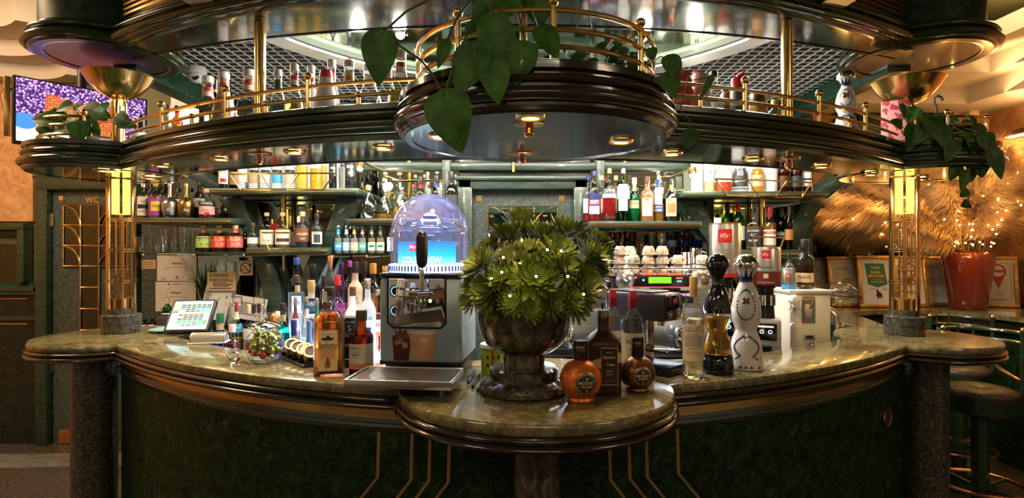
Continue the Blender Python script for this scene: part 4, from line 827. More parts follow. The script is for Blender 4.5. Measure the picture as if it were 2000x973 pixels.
t, w, h = sheet('no_smoking_sign', 'orange square sign with a crossed-out cigarette circle', 466, 494, 509, 538, 3.93, peach, cat='sign')
b = MB(); N = 28; r1, r2 = w * .40, w * .34
b.add([(f * math.cos(2 * PI * k / N), -.003, f * math.sin(2 * PI * k / N)) for f in (r1, r2) for k in range(N)], [(k, (k + 1) % N, (k + 1) % N + N, k + N) for k in range(N)]); b.add([(-r1 * .74, -.003, r1 * .62), (-r1 * .62, -.003, r1 * .74), (r1 * .74, -.003, -r1 * .62), (r1 * .62, -.003, -r1 * .74)], [(0, 1, 2, 3)])
b.add([(.02, -.003, .012), (.045, -.003, .02), (.044, -.003, .028), (.018, -.003, .02)], [(0, 1, 2, 3)]); b.add([(-.035, -.003, -.02), (-.015, -.003, -.012), (-.016, -.003, -.004), (-.037, -.003, -.012)], [(0, 1, 2, 3)]); b.build('symbol', INK, t)
t, w, h = sheet('menu_sheet', 'tilted white sheet with a golden crescent drawing and lines of print', 395, 447, 560, 632, 3.96, C((.78, .72, .66)), tilt=.24)
cres = [(.05 * math.cos(a) , .055 * math.sin(a) + .02) for a in [PI * .6 + PI * .8 * i / 12 for i in range(13)]] + [(.028 * math.cos(a) - .012 + .0, .05 * math.sin(a) + .02) for a in [PI * 1.4 - PI * .8 * i / 12 for i in range(13)]]
flat(t, [(x + .05, z) for x, z in cres], C((.62, .36, .03)), -.003, 'crescent'); flat(t, ell(-.025, .03, .014, .014), C((.85, .5, .38)), -.0026, 'blush'); flat(t, ell(.07, .03, .014, .014), C((.85, .5, .38)), -.0026, 'blush')
para(t, -w * .46, -w * .20, h * .40, 14, h * .035, h * .016, INK, -.003); para(t, w * .30, w * .42, h * .30, 3, h * .035, h * .016, INK, -.003); para(t, -w * .1, w * .05, -h * .3, 2, h * .035, h * .016, INK, -.003)
t, w, h = sheet('note_sheet', 'white notes propped behind the spirits between two gilt clips', 456, 520, 580, 625, 3.90, C((.66, .60, .55)), tilt=.16); para(t, -w * .3, w * .4, h * .2, 7, h * .08, h * .03, INK, -.003)
for px, lab in ((462, 'gilt wire clip behind the capped spirits near the tilted menu sheet'), (506, 'gilt wire clip behind the spirits near the copper shaker')):
    t = thing('wire_clip', lab, 'clip', at(px, 588, 3.86)); b = MB(); b.tube([(.045 * max(-.8, min(.8, math.cos(a) * 1.2)), 0, .035 * max(-.8, min(.8, math.sin(a) * 1.2))) for a in [2 * PI * i / 20 for i in range(20)]], .004, 6, True); b.build('loop', brass, t); tb(t, 'foot', brass, [(0, 0, -.028), (0, 0, at(0, 588, 3.86).z * -1 + 1.002)], .003, 6)
g = 'small dark jars on the back counter'
for px, hh, lab in ((270, 24, 'small dark jar with a copper lid at the column side of the till'), (283, 26, 'small dark jar with a white band in the middle of three'), (297, 28, 'small glass jar with black lid next to the receipt printer')):
    B(px, 3.82, 1.0, hh, 16, lab, 'squat', G_AMB, darkq, .5, copper if px < 275 else blk, [(.2, .45, 60, pale if px > 275 else brownc)], g, name='jar', cat='jar', caph=.2)
B(327, 3.99, 1.0, 56, 17, 'green wine bottle with a yellow capsule behind the till screen', 'wine', G_GRN, None, C((.60, .48, .18)))
for px, hh, lab in ((433, 42, 'red-rimmed white paper cup stack added for a reflection by the no-smoking sign'), (452, 46, 'plain white paper cup stack added for a reflection under the no-smoking sign')):  # solid cups added where the mirror only reflects a stack
    z0 = 1.0 if px > 440 else 1.0; t = thing('reflected_cup_stack', lab, 'cups', ((px - CX) / F * 4.02, 4.02, 1.001)); hz = (645 - (512 if px < 440 else 520)) * 4.02 / F
    prof = [(0, 0)]; n = 9
    for k in range(n): z0 = hz * k / n; prof += [(.028, z0), (.034, z0 + hz / n * .8), (.034, z0 + hz / n * .97)]
    ly(t, 'cups', C((.78, .74, .68)), prof + [(.022, hz), (0, hz)], 18)
    if px < 440: ly(t, 'rim', RED, [(.023, hz - .01), (.025, hz - .004), (.023, hz + .001)], 16)
# potted plants; the back ledge one is added for a mirror reflection
leaf_dk = mottle('leaf_dark', [(.3, (.010, .035, .008)), (.6, (.028, .085, .014)), (.85, (.07, .17, .03))], scale=14, rough=.3, coat=.3)
def blade_plant(name, label, loc, h, n, pot_r, pot_h, potm, spread=.35, wid=.012, seed=1):
    rnd = random.Random(seed); t = thing(name, label, 'plant', loc); ly(t, 'pot', potm, [(0, 0), (pot_r * .75, 0), (pot_r, pot_h), (pot_r * .9, pot_h), (pot_r * .85, pot_h * .9), (0, pot_h * .9)], 20)
    b = MB()
    for k in range(n):
        a = rnd.random() * 2 * PI; hh = h * (.6 + .4 * rnd.random()); sp = spread * (.3 + .7 * rnd.random()) * h; w = wid; vs = []; fs = []; m = 6
        for i in range(m + 1):
            u = i / m; rr = pot_r * .3 + sp * u * u; ww = w * (1 - u ** 2.2) + .0006; zz = pot_h * .9 + hh * (u - .25 * u * u * sp / h)
            ca, sa = math.cos(a), math.sin(a); vs += [(rr * ca - sa * ww, rr * sa + ca * ww, zz), (rr * ca, rr * sa, zz - ww * .35), (rr * ca + sa * ww, rr * sa - ca * ww, zz)]
        for i in range(m): fs += [(i * 3, i * 3 + 1, i * 3 + 4, i * 3 + 3), (i * 3 + 1, i * 3 + 2, i * 3 + 5, i * 3 + 4)]
        b.add(vs, fs)
    b.build('foliage', leaf_dk, t, smooth=60); return t
blade_plant('potted_plant', 'grassy potted plant added for a mirror reflection behind the paper cups', ((400 - CX) / F * 4.07, 4.07, 1.001), .36, 40, .045, .13, teal, .32, .010, 3)
# ================================================================ till, printer, plate, rolled display on the far end
til = thing('till_screen', 'black touch till tilted back with rows of coloured keys', 'till', ((368 - CX) / F * 2.93, 2.93, .901), .16)
tz_ = 1.20 - .90; M = Matrix.Translation((0, .03, tz_)) @ Matrix.Rotation(math.radians(-42), 4, 'X')
bx(til, 'bezel', black, (0, .012, 0), (.215, .028, .205), .006, M=M); bx(til, 'base', black, (.06, .06, .09), (.07, .11, .18), .01); bx(til, 'neck', black, (.06, .065, .21), (.05, .05, .12), .008)
scr = bx(til, 'screen', em('till_glow', (.72, .88, .86), .95), (0, -.0035, 0), (.188, .003, .178), 0, M=M)
cols = {'k': C((.03, .10, .05)), 'c': C((.05, .6, .65)), 'y': C((.75, .72, .25)), 'd': C((.12, .10, .09)), 'g': C((.05, .65, .12)), 'm': C((.75, .05, .30)), 'b': C((.10, .22, .36))}
kb = {k: MB() for k in cols}
for r, row in enumerate(('kkkkkk', 'kkkkkk', 'ckkccc', '.kkmcc', 'yyyyyy', 'ddddd.', '.kkkk.', 'ddddd.', 'gggggg', 'cccmcb', 'ybbbcy')):
    for k, ch in enumerate(row):
        if ch != '.': kb[ch].box((-.045 + k * .025, -.006, .062 - r * .0128), (.021, .001, .0085), M=M)
for r in range(5): kb['yyybk'[r]].box((-.078, -.006, .062 - r * .011), (.026, .001, .007), M=M)
for k, bb_ in kb.items():
    if bb_.v: bb_.build('display_pattern', cols[k], scr, smooth=0)
lettering(scr, 'STOL 4', .05, .006, INK, -.05, .080, -.006, M=M); lettering(scr, '12:47', .03, .006, INK, .07, .080, -.006, M=M)
t = thing('receipt_printer', 'dark receipt printer between the jars and the till screen', 'printer', ((333 - CX) / F * 3.84, 3.84, 1.001), .0); bx(t, 'body', C((.05, .04, .035), .5), (0, 0, .05), (.11, .16, .10), .012); bx(t, 'lid', black, (0, -.01, .102), (.09, .10, .012), .004); bx(t, 'paper', paper, (0, -.03, .11), (.07, .03, .006), 0)
t = thing('saucer_plate', 'pale teal plate with a red print lying behind the left column base'.replace('left ', ''), 'plate', on(306, 648, ZT + .008) + Vector((.03, .07, -.0055)))
ly(t, 'plate', C((.22, .42, .42), .2), [(0, 0), (.06, 0), (.075, .004), (.10, .010), (.102, .012), (.07, .007), (0, .004)], 32); flat(t, [(x, z) for x, z in ell(0, 0, .03, .014)], C((.6, .2, .15)), 0, 'print', M=Matrix.Translation((0, 0, .0048)) @ Matrix.Rotation(-PI / 2, 4, 'X'))
rd = thing('rolled_display', 'half-round clear display holder with gilt rims beside the till', 'display', on(398, 672, ZT) + Vector((.0, .05, .001)), .18)
b = MB(); n = 12; vs = [(x, .035 * math.cos(PI * k / n), .002 + .045 * math.sin(PI * k / n)) for x in (-.075, .075) for k in range(n + 1)]; b.add(vs, [(k, k + 1, k + n + 2, k + n + 1) for k in range(n)]); b.build('cover', pm('smoky_cover', (.55, .50, .38), .12, .6), rd)
for x in (-.075, .075): tb(rd, 'rim', brass, [(x, .035 * math.cos(PI * k / n), .002 + .045 * math.sin(PI * k / n)) for k in range(n + 1)], .0025, 6)
b = MB(); b.prism([(0, 0)] + [(.034 * math.cos(PI * k / n), .044 * math.sin(PI * k / n)) for k in range(n + 1)], -.001, .001, M=Matrix.Translation((.074, 0, .002)) @ Matrix.Rotation(PI / 2, 4, 'Z')); b.build('end_plate', C((.16, .17, .26), .25), rd)
bx(rd, 'base', paper, (0, 0, .001), (.17, .09, .002), 0)
# ================================================================ lit bottle steps
st = thing('lit_bottle_steps', 'three glowing white steps under the gin bottles', 'display', (0, 0, .901))
stepm = em('led_step', (.66, .82, 1.0), 2.6)
STEP = ((2.47, 2.64, .985), (2.64, 2.79, 1.065), (2.79, 2.95, 1.15))
for k, (ya, yb, zt) in enumerate(STEP):
    xa, xb = (546 - CX) / F * ya, (752 - CX) / F * ya
    bx(st, 'step', stepm, ((xa + xb) / 2, (ya + yb) / 2, (zt - .901) / 2), (xb - xa, yb - ya - .002, zt - .901), .002)
    area('step_light', ((xa + xb) / 2, ya + .02, zt + .01), .45, 1.6, (.62, .80, 1.0), (math.radians(150), 0, 0), .04)
z3, z2, z1 = (s[2] for s in STEP[::-1]); g3, g2, g1 = 'gin bottles on the top lit step', 'gin bottles on the middle lit step', 'gin bottles on the front lit step'
d3, d2, d1 = 2.87, 2.72, 2.585
B(579, d3, z3, 136, 31, 'square ice-blue gin bottle with royal blue cap on the top lit step', 'std', G_ICE, clearq, .5, blueC, [(.2, .46, .55, WHT, [('GIN', .36, .07, .4, NAVY)])], g3, sq=5)
B(611, d3, z3, 124, 29, 'black squat gin bottle with silver lettering on the top lit step', 'squat', G_BLK, None, blk, [(.26, .44, 62, dgrey, [('DICTATOR', .38, .06, .7, WHT)])], g3)
B(645, d3, z3, 140, 27, 'tall matt green bottle with a copper cap on the top lit step', 'wine', C((.02, .04, .028), .4), None, copper, [(.2, .45, 60, dgrey, [('Q', .32, .12, .3, WHT)])], g3)
B(667, d3 - .02, z3, 128, 26, 'dark violet gin bottle beside the copper-capped green bottle', 'std', pm('violet_black_glass', (.03, .008, .04), .1, coat=.5), None, C((.04, .01, .05), .3), [(.2, .4, 60, violet, [('VIOLA', .3, .05, .5, WHT)])], g3)
B(683, d3 + .05, z3, 128, 20, 'black violet bottle behind the dark violet gin', 'std', G_BLK, None, violet, grp=g3)
B(694, d3 - .03, z3, 130, 29, 'beige stoneware gin bottle with a black banded cap', 'squat', C((.66, .46, .32), .35), None, blk, [(.36, .52, 55, C((.70, .52, .38)), [('GIN', .46, .05, .3, INK), ('No.3', .40, .04, .5, INK)])], g3)
B(712, d3 + .05, z3, 126, 20, 'dark bottle with a black cap behind the beige stoneware gin', 'squat', G_BLK, None, blk, grp=g3)
B(729, d3 - .02, z3, 126, 27, 'black gin bottle with an amber cap and gold medallion', 'squat', G_BLK, None, C((.55, .26, .04), .3), [(.25, .55, 40, C((.20, .12, .03)), [('SW4', .42, .09, .6, GOLD)])], g3)
B(752, d3 + .02, z3, 118, 24, 'clear bottle of orange liqueur at the dispenser side of the top step', 'squat', None, L(.95, .45, .05), .7, goldc, grp=g3)
B(581, d2, z2, 144, 26, 'clear gin bottle with brown cap and white round medallion on the middle step', 'std', G_ICE, clearq, .5, brownc, [(.25, .48, 60, WHT)], g2, neck=(.78, .87, tan))
B(608, d2, z2, 136, 30, 'clear gin bottle with a wide cream neck label and small red seal', 'squat', G_ICE, clearq, .5, kraft, [(.2, .5, 60, pale), (.4, .46, 14, redc)], g2, neck=(.74, .86, CREAM))
B(633, d2, z2, 146, 23, 'black bottle with a large white question mark swirl', 'squat', G_BLK, None, blk, [(.3, .55, 50, dgrey, [('?', .42, .16, .3, WHT)])], g2)
B(659, d2, z2, 144, 30, 'clear pink gin bottle with a bright red cap on the middle step', 'rum', thin('pink_clear', (.95, .80, .88), (.5, .2, .35)), pinkq, .42, C((.62, .02, .04), .3), [(.24, .42, 60, WHT)], g2)
B(689, d2 - .03, z2, 124, 31, 'white ceramic gin bottle with a brown cork on the middle step', 'rum', WHITEB, None, brownc, [(.30, .52, 60, WHITEB, [('CRO', .42, .10, .62, INK), ('GIN', .30, .05, .3, INK)])], g2)
B(718, d2 - .02, z2, 142, 32, 'frosted white bottle with a blue drawing of a deer and a boat', 'rum', pm('frost_white', (.80, .84, .92), .4, tr=.3), None, silver, [(.16, .5, 60, C((.70, .74, .86)), [('BLUE DEER', .46, .04, .6, NAVY)]), (.20, .26, 40, C((.60, .30, .10))), (.26, .34, 22, NAVY)], g2)
B(738, d2, z2, 116, 24, 'peach coloured bottle with a white label beside the dispenser', 'std', thin('peach_glass', (.92, .60, .48), (.45, .18, .1)), L(.9, .5, .4), .6, silver, [(.30, .50, 70, paper, [('G', .42, .06, .3, redc)])], g2)
B(552, d1 + .0, z1, 134, 27, 'round teal textured bottle with black cork and gold neck band', 'squat', G_TEAL, L(.04, .42, .45), .56, C((.04, .02, .02), .4), grp=g1, neck=(.74, .84, tan), caph=.10)
B(577, d1, z1, 146, 18, 'slim gin bottle with a dark red neck on the front step', 'tall', G_ICE, pinkq, .55, silver, [(.1, .5, 70, C((.80, .55, .60)))], g1, neck=(.72, .92, C((.25, .05, .06))))
B(599, d1 + .01, z1, 146, 21, 'clear tall vodka bottle with small round red seal on the front step', 'std', G_ICE, clearq, .6, silver, [(.14, .44, 60, C((.80, .86, .95)), [('VODKA', .36, .04, .6, NAVY)])], g1, neck=(.72, .84, C((.75, .78, .85))))
B(619, d1 + .01, z1, 145, 19, 'clear bottle with a green neck on the front step', 'std', G_AQUA, L(.5, .9, .9), .6, silver, grp=g1, neck=(.74, .90, C((.05, .18, .10))))
B(631, d1 + .02, z1, 158, 11, 'slim dark bottle with a white neck band behind the green-necked bottle', 'tall', G_BLK, None, silver, [(.3, .6, 60, NAVY)], g1, neck=(.80, .88, WHT))
B(574, 2.515, z1, 108, 28, 'squat clear bottle with a navy blue neck close to the spice tins', 'rum', G_ICE, clearq, .42, NAVY, [(.28, .46, 60, C((.06, .07, .14)), [('JNPR', .37, .07, .66, pale)])], g1, neck=(.72, .9, NAVY))
B(604, 2.52, z1, 106, 25, 'white-blue bottle with painted-in glow and a slate blue wrapped neck', 'cone', em('bottle_painted_glow', (.55, .78, 1.0), 1.5), None, C((.12, .18, .36), .4), [(.44, .96, 178, C((.12, .18, .38), .4))], g1)  # emission puts the bottle's lit look into its own material
B(546, 2.51, z1, 86, 20, 'little violet bottle with a pale pink cork near the candy jar', 'rum', G_VIO, L(.55, .12, .75), .5, C((.75, .52, .45)), grp=g1, neck=(.72, .82, C((.3, .1, .3))))
# left cluster on the working shelf
g = 'spirits on the working shelf behind the candy jar'
zz = .901; dl = 2.93
def BL(px, top, w, *a, **k): d = k.pop('d', dl); base = CY + F * (ZC - zz) / d; return B(px, d, zz, base - top, w, *a, **k)
BL(420, 625, 22, 'small black-capped bottle at the edge of the till', 'squat', G_AMB, darkq, .5, blk, grp=g, d=3.12)
BL(430, 612, 30, 'blue gin bottle with a green cap next to the till', 'squat', G_BLU, blueq, .62, C((.02, .14, .06), .3), [(.5, .58, 40, NAVY, [('GIN', .54, .05, .6, WHT)])], g, neck=(.73, .84, tan))
BL(454, 634, 32, 'plum red liqueur bottle with a small square cream label', 'rum', None, L(.25, .02, .05), .66, C((.75, .55, .50)), [(.42, .58, 30, CREAM, [('TEA', .5, .05, .5, INK)])], g, d=2.80)
BL(462, 590, 22, 'spirit bottle with red capsule, cream band and teal label', 'tall', None, amberq, .5, C((.30, .03, .06), .3), [(.58, .70, 75, C((.05, .30, .45)), [('AMARO', .65, .03, .6, WHT)])], g, neck=(.76, .86, CREAM))
for px, top, cp, lbl in ((486, 595, tan, 'spirit bottle with wood cap in the row behind the candy jar'), (496, 595, blk, 'spirit bottle with black cap beside the wood-capped one'), (506, 592, C((.04, .02, .03), .3), 'spirit bottle with tall dark capsule in the row behind the candy jar'), (517, 596, silver, 'spirit bottle with a silver cap and navy label near the copper shaker')):
    BL(px, top, 21, lbl, 'tall', None, amberq if px < 500 else clearq, .55, cp, [(.5, .66, 70, NAVY if px == 517 else pale)], g, d=3.02 if px in (496, 517) else dl)
BL(522, 623, 17, 'short jar with a black lid and white band behind the candy jar', 'squat', None, darkq, .5, blk, [(.5, .7, 80, WHT)], g, d=2.86)
t = thing('copper_shaker', 'hammered copper cocktail shaker behind the teal bottle', 'shaker', ((541 - CX) / F * 3.10, 3.10, zz)); hm = mottle('hammered_copper', [(.2, (.55, .22, .08)), (.8, (.90, .50, .28))], kind='voronoi', scale=60, rough=.25, metal=1, bump=1)
ly(t, 'cup', hm, [(0, 0), (.035, 0), (.05, .12), (.058, .20), (.05, .25), (0, .25)], 24); ly(t, 'cap', copper, [(0, .25), (.042, .25), (.036, .285), (.02, .305), (0, .31)], 24)
# ================================================================ candy jar and neighbours on the counter
jc = on(501, 713, ZT); jc.y += .07; jar = thing('candy_jar', 'round lidded glass jar full of red and green wrapped sweets', 'jar', jc + Vector((0, 0, .001)))
R = .076
gp = [(0, .0), (.045, 0), (.058, .006)] + [(R * math.sin(a), .066 - .066 * math.cos(a)) for a in [PI * (.32 + .50 * i / 12) for i in range(13)]] + [(.052, .132), (.060, .136)]
ly(jar, 'bowl', thin('jar_glass', (.97, .98, .97), (.45, .48, .46), 1.3), gp, 36, smooth=50)
ly(jar, 'lid', thin('lid_glass', (.92, .94, .92), (.40, .43, .41), 1.5, base=.06), [(.062, .138), (.066, .142), (.050, .152), (.02, .158), (.008, .163), (.008, .168), (.016, .176), (.012, .186), (0, .189)], 32, smooth=50)
rnd = random.Random(11); sw = []
while len(sw) < 34:
    a, u, h = rnd.random() * 2 * PI, rnd.random() ** .5, .022 + rnd.random() * .094
    rmax = math.sqrt(max(0, .060 ** 2 - (h - .066) ** 2)) * .90
    if rmax < .015: continue
    c = Vector((rmax * u * math.cos(a), rmax * u * math.sin(a), h))
    if all((c - q).length > .0262 for q in sw): sw.append(c)
    else:
        tries = getattr(rnd, 'n', 0) + 1; rnd.n = tries
        if tries > 60000: break
foil_g = mottle('green_foil', [(.3, (.10, .18, .01)), (.7, (.42, .52, .06))], scale=60, rough=.25, metal=.6, bump=.6); foil_r = mottle('red_foil', [(.3, (.30, .01, .01)), (.7, (.75, .05, .04))], scale=60, rough=.25, metal=.5, bump=.6); wrap_m = pm('clear_wrapper', (.90, .84, .76), .15, tr=.4)
proto = {}
for kind, fm in (('green', foil_g), ('red', foil_r)):
    b = MB(); n = 6
    b.lathe([(0, -.0095)] + [(.0098 * math.sin(PI * i / 7), -.0095 * math.cos(PI * i / 7)) for i in range(1, 7)] + [(0, .0095)], 12); body = b.v, b.f
    tw = MB()
    for s in (-1, 1):
        vs = [(s * .008, 0, 0)] + [(s * (.014 + .002 * (k % 2)), .008 * math.cos(2 * PI * k / 10), .008 * math.sin(2 * PI * k / 10)) for k in range(10)]; tw.add(vs, [(0, 1 + k, 1 + (k + 1) % 10) for k in range(10)])
    body = ([tuple(1.38 * q for q in v) for v in b.v], b.f); tw.v = [tuple(1.3 * q for q in v) for v in tw.v]; proto[kind] = (body, tw)
first = {}
for i, c in enumerate(sw):
    kind = 'red' if (c.z < .045 and i % 3) or (c.x < -.035 and i % 2) else 'green'
    p = jar.location + c; lab = 'wrapped %s foil sweet inside the round glass jar' % kind; g = '%s sweets in the glass jar' % kind
    if kind not in first:
        t = thing('wrapped_sweet', lab, 'sweet', p, 0, g); b = MB(); b.add(*proto[kind][0]); b.build('candy', foil_g if kind == 'green' else foil_r, t); proto[kind][1].build('wrapper_end', wrap_m, t, smooth=0); first[kind] = t
    else:
        t = first[kind].copy(); COL.objects.link(t); t.location = p
        for ch in list(first[kind].children): k2 = ch.copy(); k2.parent = t; COL.objects.link(k2)
    t.rotation_euler = (rnd.random() * 3, rnd.random() * 3, rnd.random() * 6)
cb = thing('crystal_ball_stand', 'faceted crystal ball card holder on the counter beside the candy jar', 'ornament', on(452, 711, ZT) + Vector((0, .025, .001)))
b = MB(); b.lathe([(.012, 0), (.021, .010), (.024, .022), (.019, .035), (.008, .043), (0, .044), ], 8); b.build('crystal', pm('crystal', (.95, .95, .97), .0, tr=1, ior=1.6), cb, smooth=0); tb(cb, 'wire', chrome, [(0, 0, .042), (0, 0, .075), (.006, 0, .082), (0, 0, .09), (-.006, 0, .082)], .0014, 6)
ly(cb, 'foot', chrome, [(0, 0), (.016, 0), (.012, .004), (0, .004)], 16)
rk = thing('spice_rack', 'dark sloping rack holding four round tins', 'rack', on(593, 706, ZT) + Vector((.0, .01, .001)), -.87)
tin_m = pm('spice_tin', (.30, .25, .18), .34, 1); ux = Vector((.058, -.0, 0))
b = MB(); b.prism([(-.138, 0), (.138, 0), (.138, .006), (-.138, .006)], -.055, .03); b.build('rack_base', black, rk, bev=.002)
for i in range(5): bx(rk, 'rack_rib', black, (-.138 + i * .069, -.01, .013), (.004, .07, .018), .001)
hues = ((.10, .04, .05), (.20, .10, .06), (.50, .26, .05), (.16, .10, .09)); wh = ('farthest from', 'second from', 'third along toward', 'closest to')
for i in range(4):
    lab = ('round steel tin with dark berries at the candy jar end of the rack', 'round steel tin with reddish spice second from the candy jar', 'round steel tin with orange peel third from the candy jar', 'round steel tin with brown nibs next to the big amber liqueur bottle')[i]
    p = rk.location + Matrix.Rotation(-.87, 3, 'Z') @ Vector((-.106 + i * .0705, -.012, .0420))
    t = thing('spice_tin', lab, 'tin', p, 0, 'round window-lid tins'); t.rotation_euler = (math.radians(40), 0, .30)
    ly(t, 'tin', tin_m, [(0, -.017), (.024, -.017), (.026, -.015), (.026, .010), (0, .010)], 28); lo = ly(t, 'lid', tin_m, [(.0195, .017), (.0265, .0175), (.0275, .016), (.0275, .006), (.026, .006)], 28); ly(t, 'contents', mottle('spice_%d' % i, [(.3, tuple(x * .4 for x in hues[i])), (.7, hues[i])], kind='voronoi', scale=180, rough=.6, bump=.5), [(0, .0145), (.0195, .0145), (.0195, .0105), (0, .0105)], 24)
    t.scale = (1.18, 1.18, 1.18); ly(t, 'window', thin('tin_window', (.95, .95, .95), (.9, .9, .9), .3, base=.02), [(0, .0168), (.0195, .0168)], 24)
# ================================================================ front row of bottles on the counter
def base(px, py, r): p = on(px, py, ZT); return p.y + r
labm = C((.78, .58, .30)); d = base(644, 735, .049)
som = B(644, d, ZT, 168, 58, 'big square amber liqueur bottle with a hat on its label at the counter edge', 'std', None, L(.36, .075, .008), .71, C((.05, .025, .015), .3), [(.06, .52, .60, labm, [('Sombrero', .352, .062, .56, INK), ('Licor de Almendra', .31, .022, .5, INK), ('40%', .15, .03, .12, CREAM)]), (.37, .52, .56, C((.82, .66, .42)), [('Hecho con tequila', .475, .016, .4, INK)]), (.20, .30, .42, C((.74, .34, .16)))], sq=5, turn=-.12)
prof, zc, cr = SH['std']; H = 168 * d / F; R_ = 29 * d / F; y = -R_ - .003
flat(som, [(x * R_, zz_ * H) for x, zz_ in [(-.40, .425), (-.25, .41), (.25, .41), (.42, .43), (.30, .437), (.14, .435), (.10, .46), (-.06, .46), (-.10, .435), (-.32, .437)]], INK, y, 'hat_mark'); flat(som, [(x * R_, zz_ * H) for x, zz_ in ell(0, .135, .18, .038)], C((.45, .08, .04)), y, 'seal_mark'); flat(som, [(x * R_, zz_ * H) for x, zz_ in [(-.12, .17), (0, .225), (.12, .17)]], C((.05, .12, .12)), y, 'pineapple_mark')
bx(som, 'stamp', CREAM, (-.25 * R_, -R_ * .42 - .004, .87 * H), (.25 * R_, .002, .17 * H), 0); flat(som, [(x * R_ , zz_ * H) for x, zz_ in ell(-.25, .80, .2, .034)], C((.25, .08, .04)), -R_ * .45 - .006, 'wax_seal')
d = base(706, 738, .04)
par_b = B(706, d, ZT, 127, 46, 'dark amber coffee liqueur bottle with a flat brown stopper and leafy label', 'squat', thin('dark_amber_glass', (.42, .12, .03), (.05, .012, .004)), L(.28, .07, .02), .60, C((.09, .045, .025), .5), [(.12, .50, 84, C((.78, .66, .54)), [('PARAGON', .44, .04, .50, INK, -.3), ('TIMUR BERRY', .34, .02, .44, INK, -.3)]), (.12, .205, 60, C((.72, .30, .12)), [('COLLECTION', .16, .022, .6, C((.4, .12, .04)))])], turn=-.25)
para(par_b, -.02, .012, .088, 4, .006, .0015, INK, -.0425)
t = thing('canister', 'black cylindrical gift canister with white lettering behind the dark bottles', 'canister', ((680 - CX) / F * 2.16, 2.16, ZT + .001), facing((-.63, 2.16)))
ly(t, 'tube', C((.012, .018, .016), .35), [(0, 0), (.034, 0), (.034, .186), (0, .186)], 28); ly(t, 'lid', C((.02, .022, .022), .3), [(.0345, .150), (.0352, .152), (.0352, .188), (.033, .190), (0, .190)], 28)
lettering(t, 'PTILLARD', .052, .014, WHT, .004, .125, 0, R=.0346); lettering(t, 'S', .014, .022, WHT, .004, .150, 0, R=.0360); lettering(t, 'DROPS OF LIFE', .04, .006, WHT, .004, .172, 0, R=.036); lettering(t, 'BRANDY', .045, .010, WHT, .004, .085, 0, R=.0346); ly(t, 'band', GOLD, [(.0343, .030), (.0350, .031), (.0350, .034), (.0343, .035)], 28)
# ================================================================ chilled drink dispenser
DX, DY = -.300, 2.06
dp = thing('drink_dispenser', 'grey-blue countertop cold drink dispenser with a glowing clear dome and drip tray', 'drink dispenser', (DX, DY, ZT + .001), math.radians(-6))
def lx(px, d): return (px - CX) / F * d - DX
def lz(py, d): return ZC - (py - CY) / F * d - ZT
body_m = pm('dispenser_blue_grey', (.33, .44, .54), .36); FY = -.135
b = MB(); b.slab([(.145 * x * (1), y) for x, y in [(-1, -.135), (1, -.135), (1, .155), (-1, .155)]], .055, .350); b.build('housing', body_m, dp, bev=.016, seg=3)
bx(dp, 'base', black, (0, .02, .030), (.27, .25, .058), .008); bx(dp, 'plinth', black, (0, .01, .058), (.292, .285, .018), .006)
b = MB(); b.slab([(-.148, -.138), (.148, -.138), (.148, .158), (-.148, .158)], .350, .367); b.build('top_collar', black, dp, bev=.010, seg=3)
ring_m = em('dome_ring_glow', (.52, .66, 1.0), 3.2)
ly(dp, 'glow_ring', pm('ring_plastic', (.70, .76, .90), .2, tr=.5, em=(.35, .50, 1.0), es=1.6), [(.120, .367)] + [(.146 + .002 * (i % 2), .367 + .0 * i) for i in range(1)] + [(.149, .372), (.149, .392), (.142, .396), (.12, .396)], 64)
b = MB()
for k in range(72): a = 2 * PI * k / 72; b.box((.1495 * math.cos(a), .1495 * math.sin(a), .381), (.003, .005, .018), a)
b.build('ring_rib', pm('rib_blue', (.12, .16, .40), .3), dp)
cyl = [(.142, .396), (.143, .42), (.143, .50)] + [(.143 * math.cos(a), .50 + .150 * math.sin(a)) for a in [PI / 2 * i / 12 for i in range(1, 12)]] + [(0, .650)]
ly(dp, 'outer_dome', dome_glass, cyl, 48, smooth=60)
ly(dp, 'inner_tank', thin('tank_glass', (.82, .86, 1.0), (.30, .36, .8), 1.0), [(.122, .396), (.122, .515), (.118, .53), (.09, .548), (.05, .558), (0, .560)], 48, smooth=50)
ly(dp, 'tank_lid', chrome, [(.123, .512), (.126, .514), (.126, .522), (.121, .524)], 40); ly(dp, 'lid_knob', black, [(0, .558), (.026, .560), (.028, .568), (.018, .576), (0, .578)], 20)
for s in (-1, 1): tb(dp, 'lid_clip', chrome, [(s * .075, -.05, .545), (s * .075, -.055, .572), (s * .098, -.05, .572), (s * .098, -.045, .54)], .0022, 6)
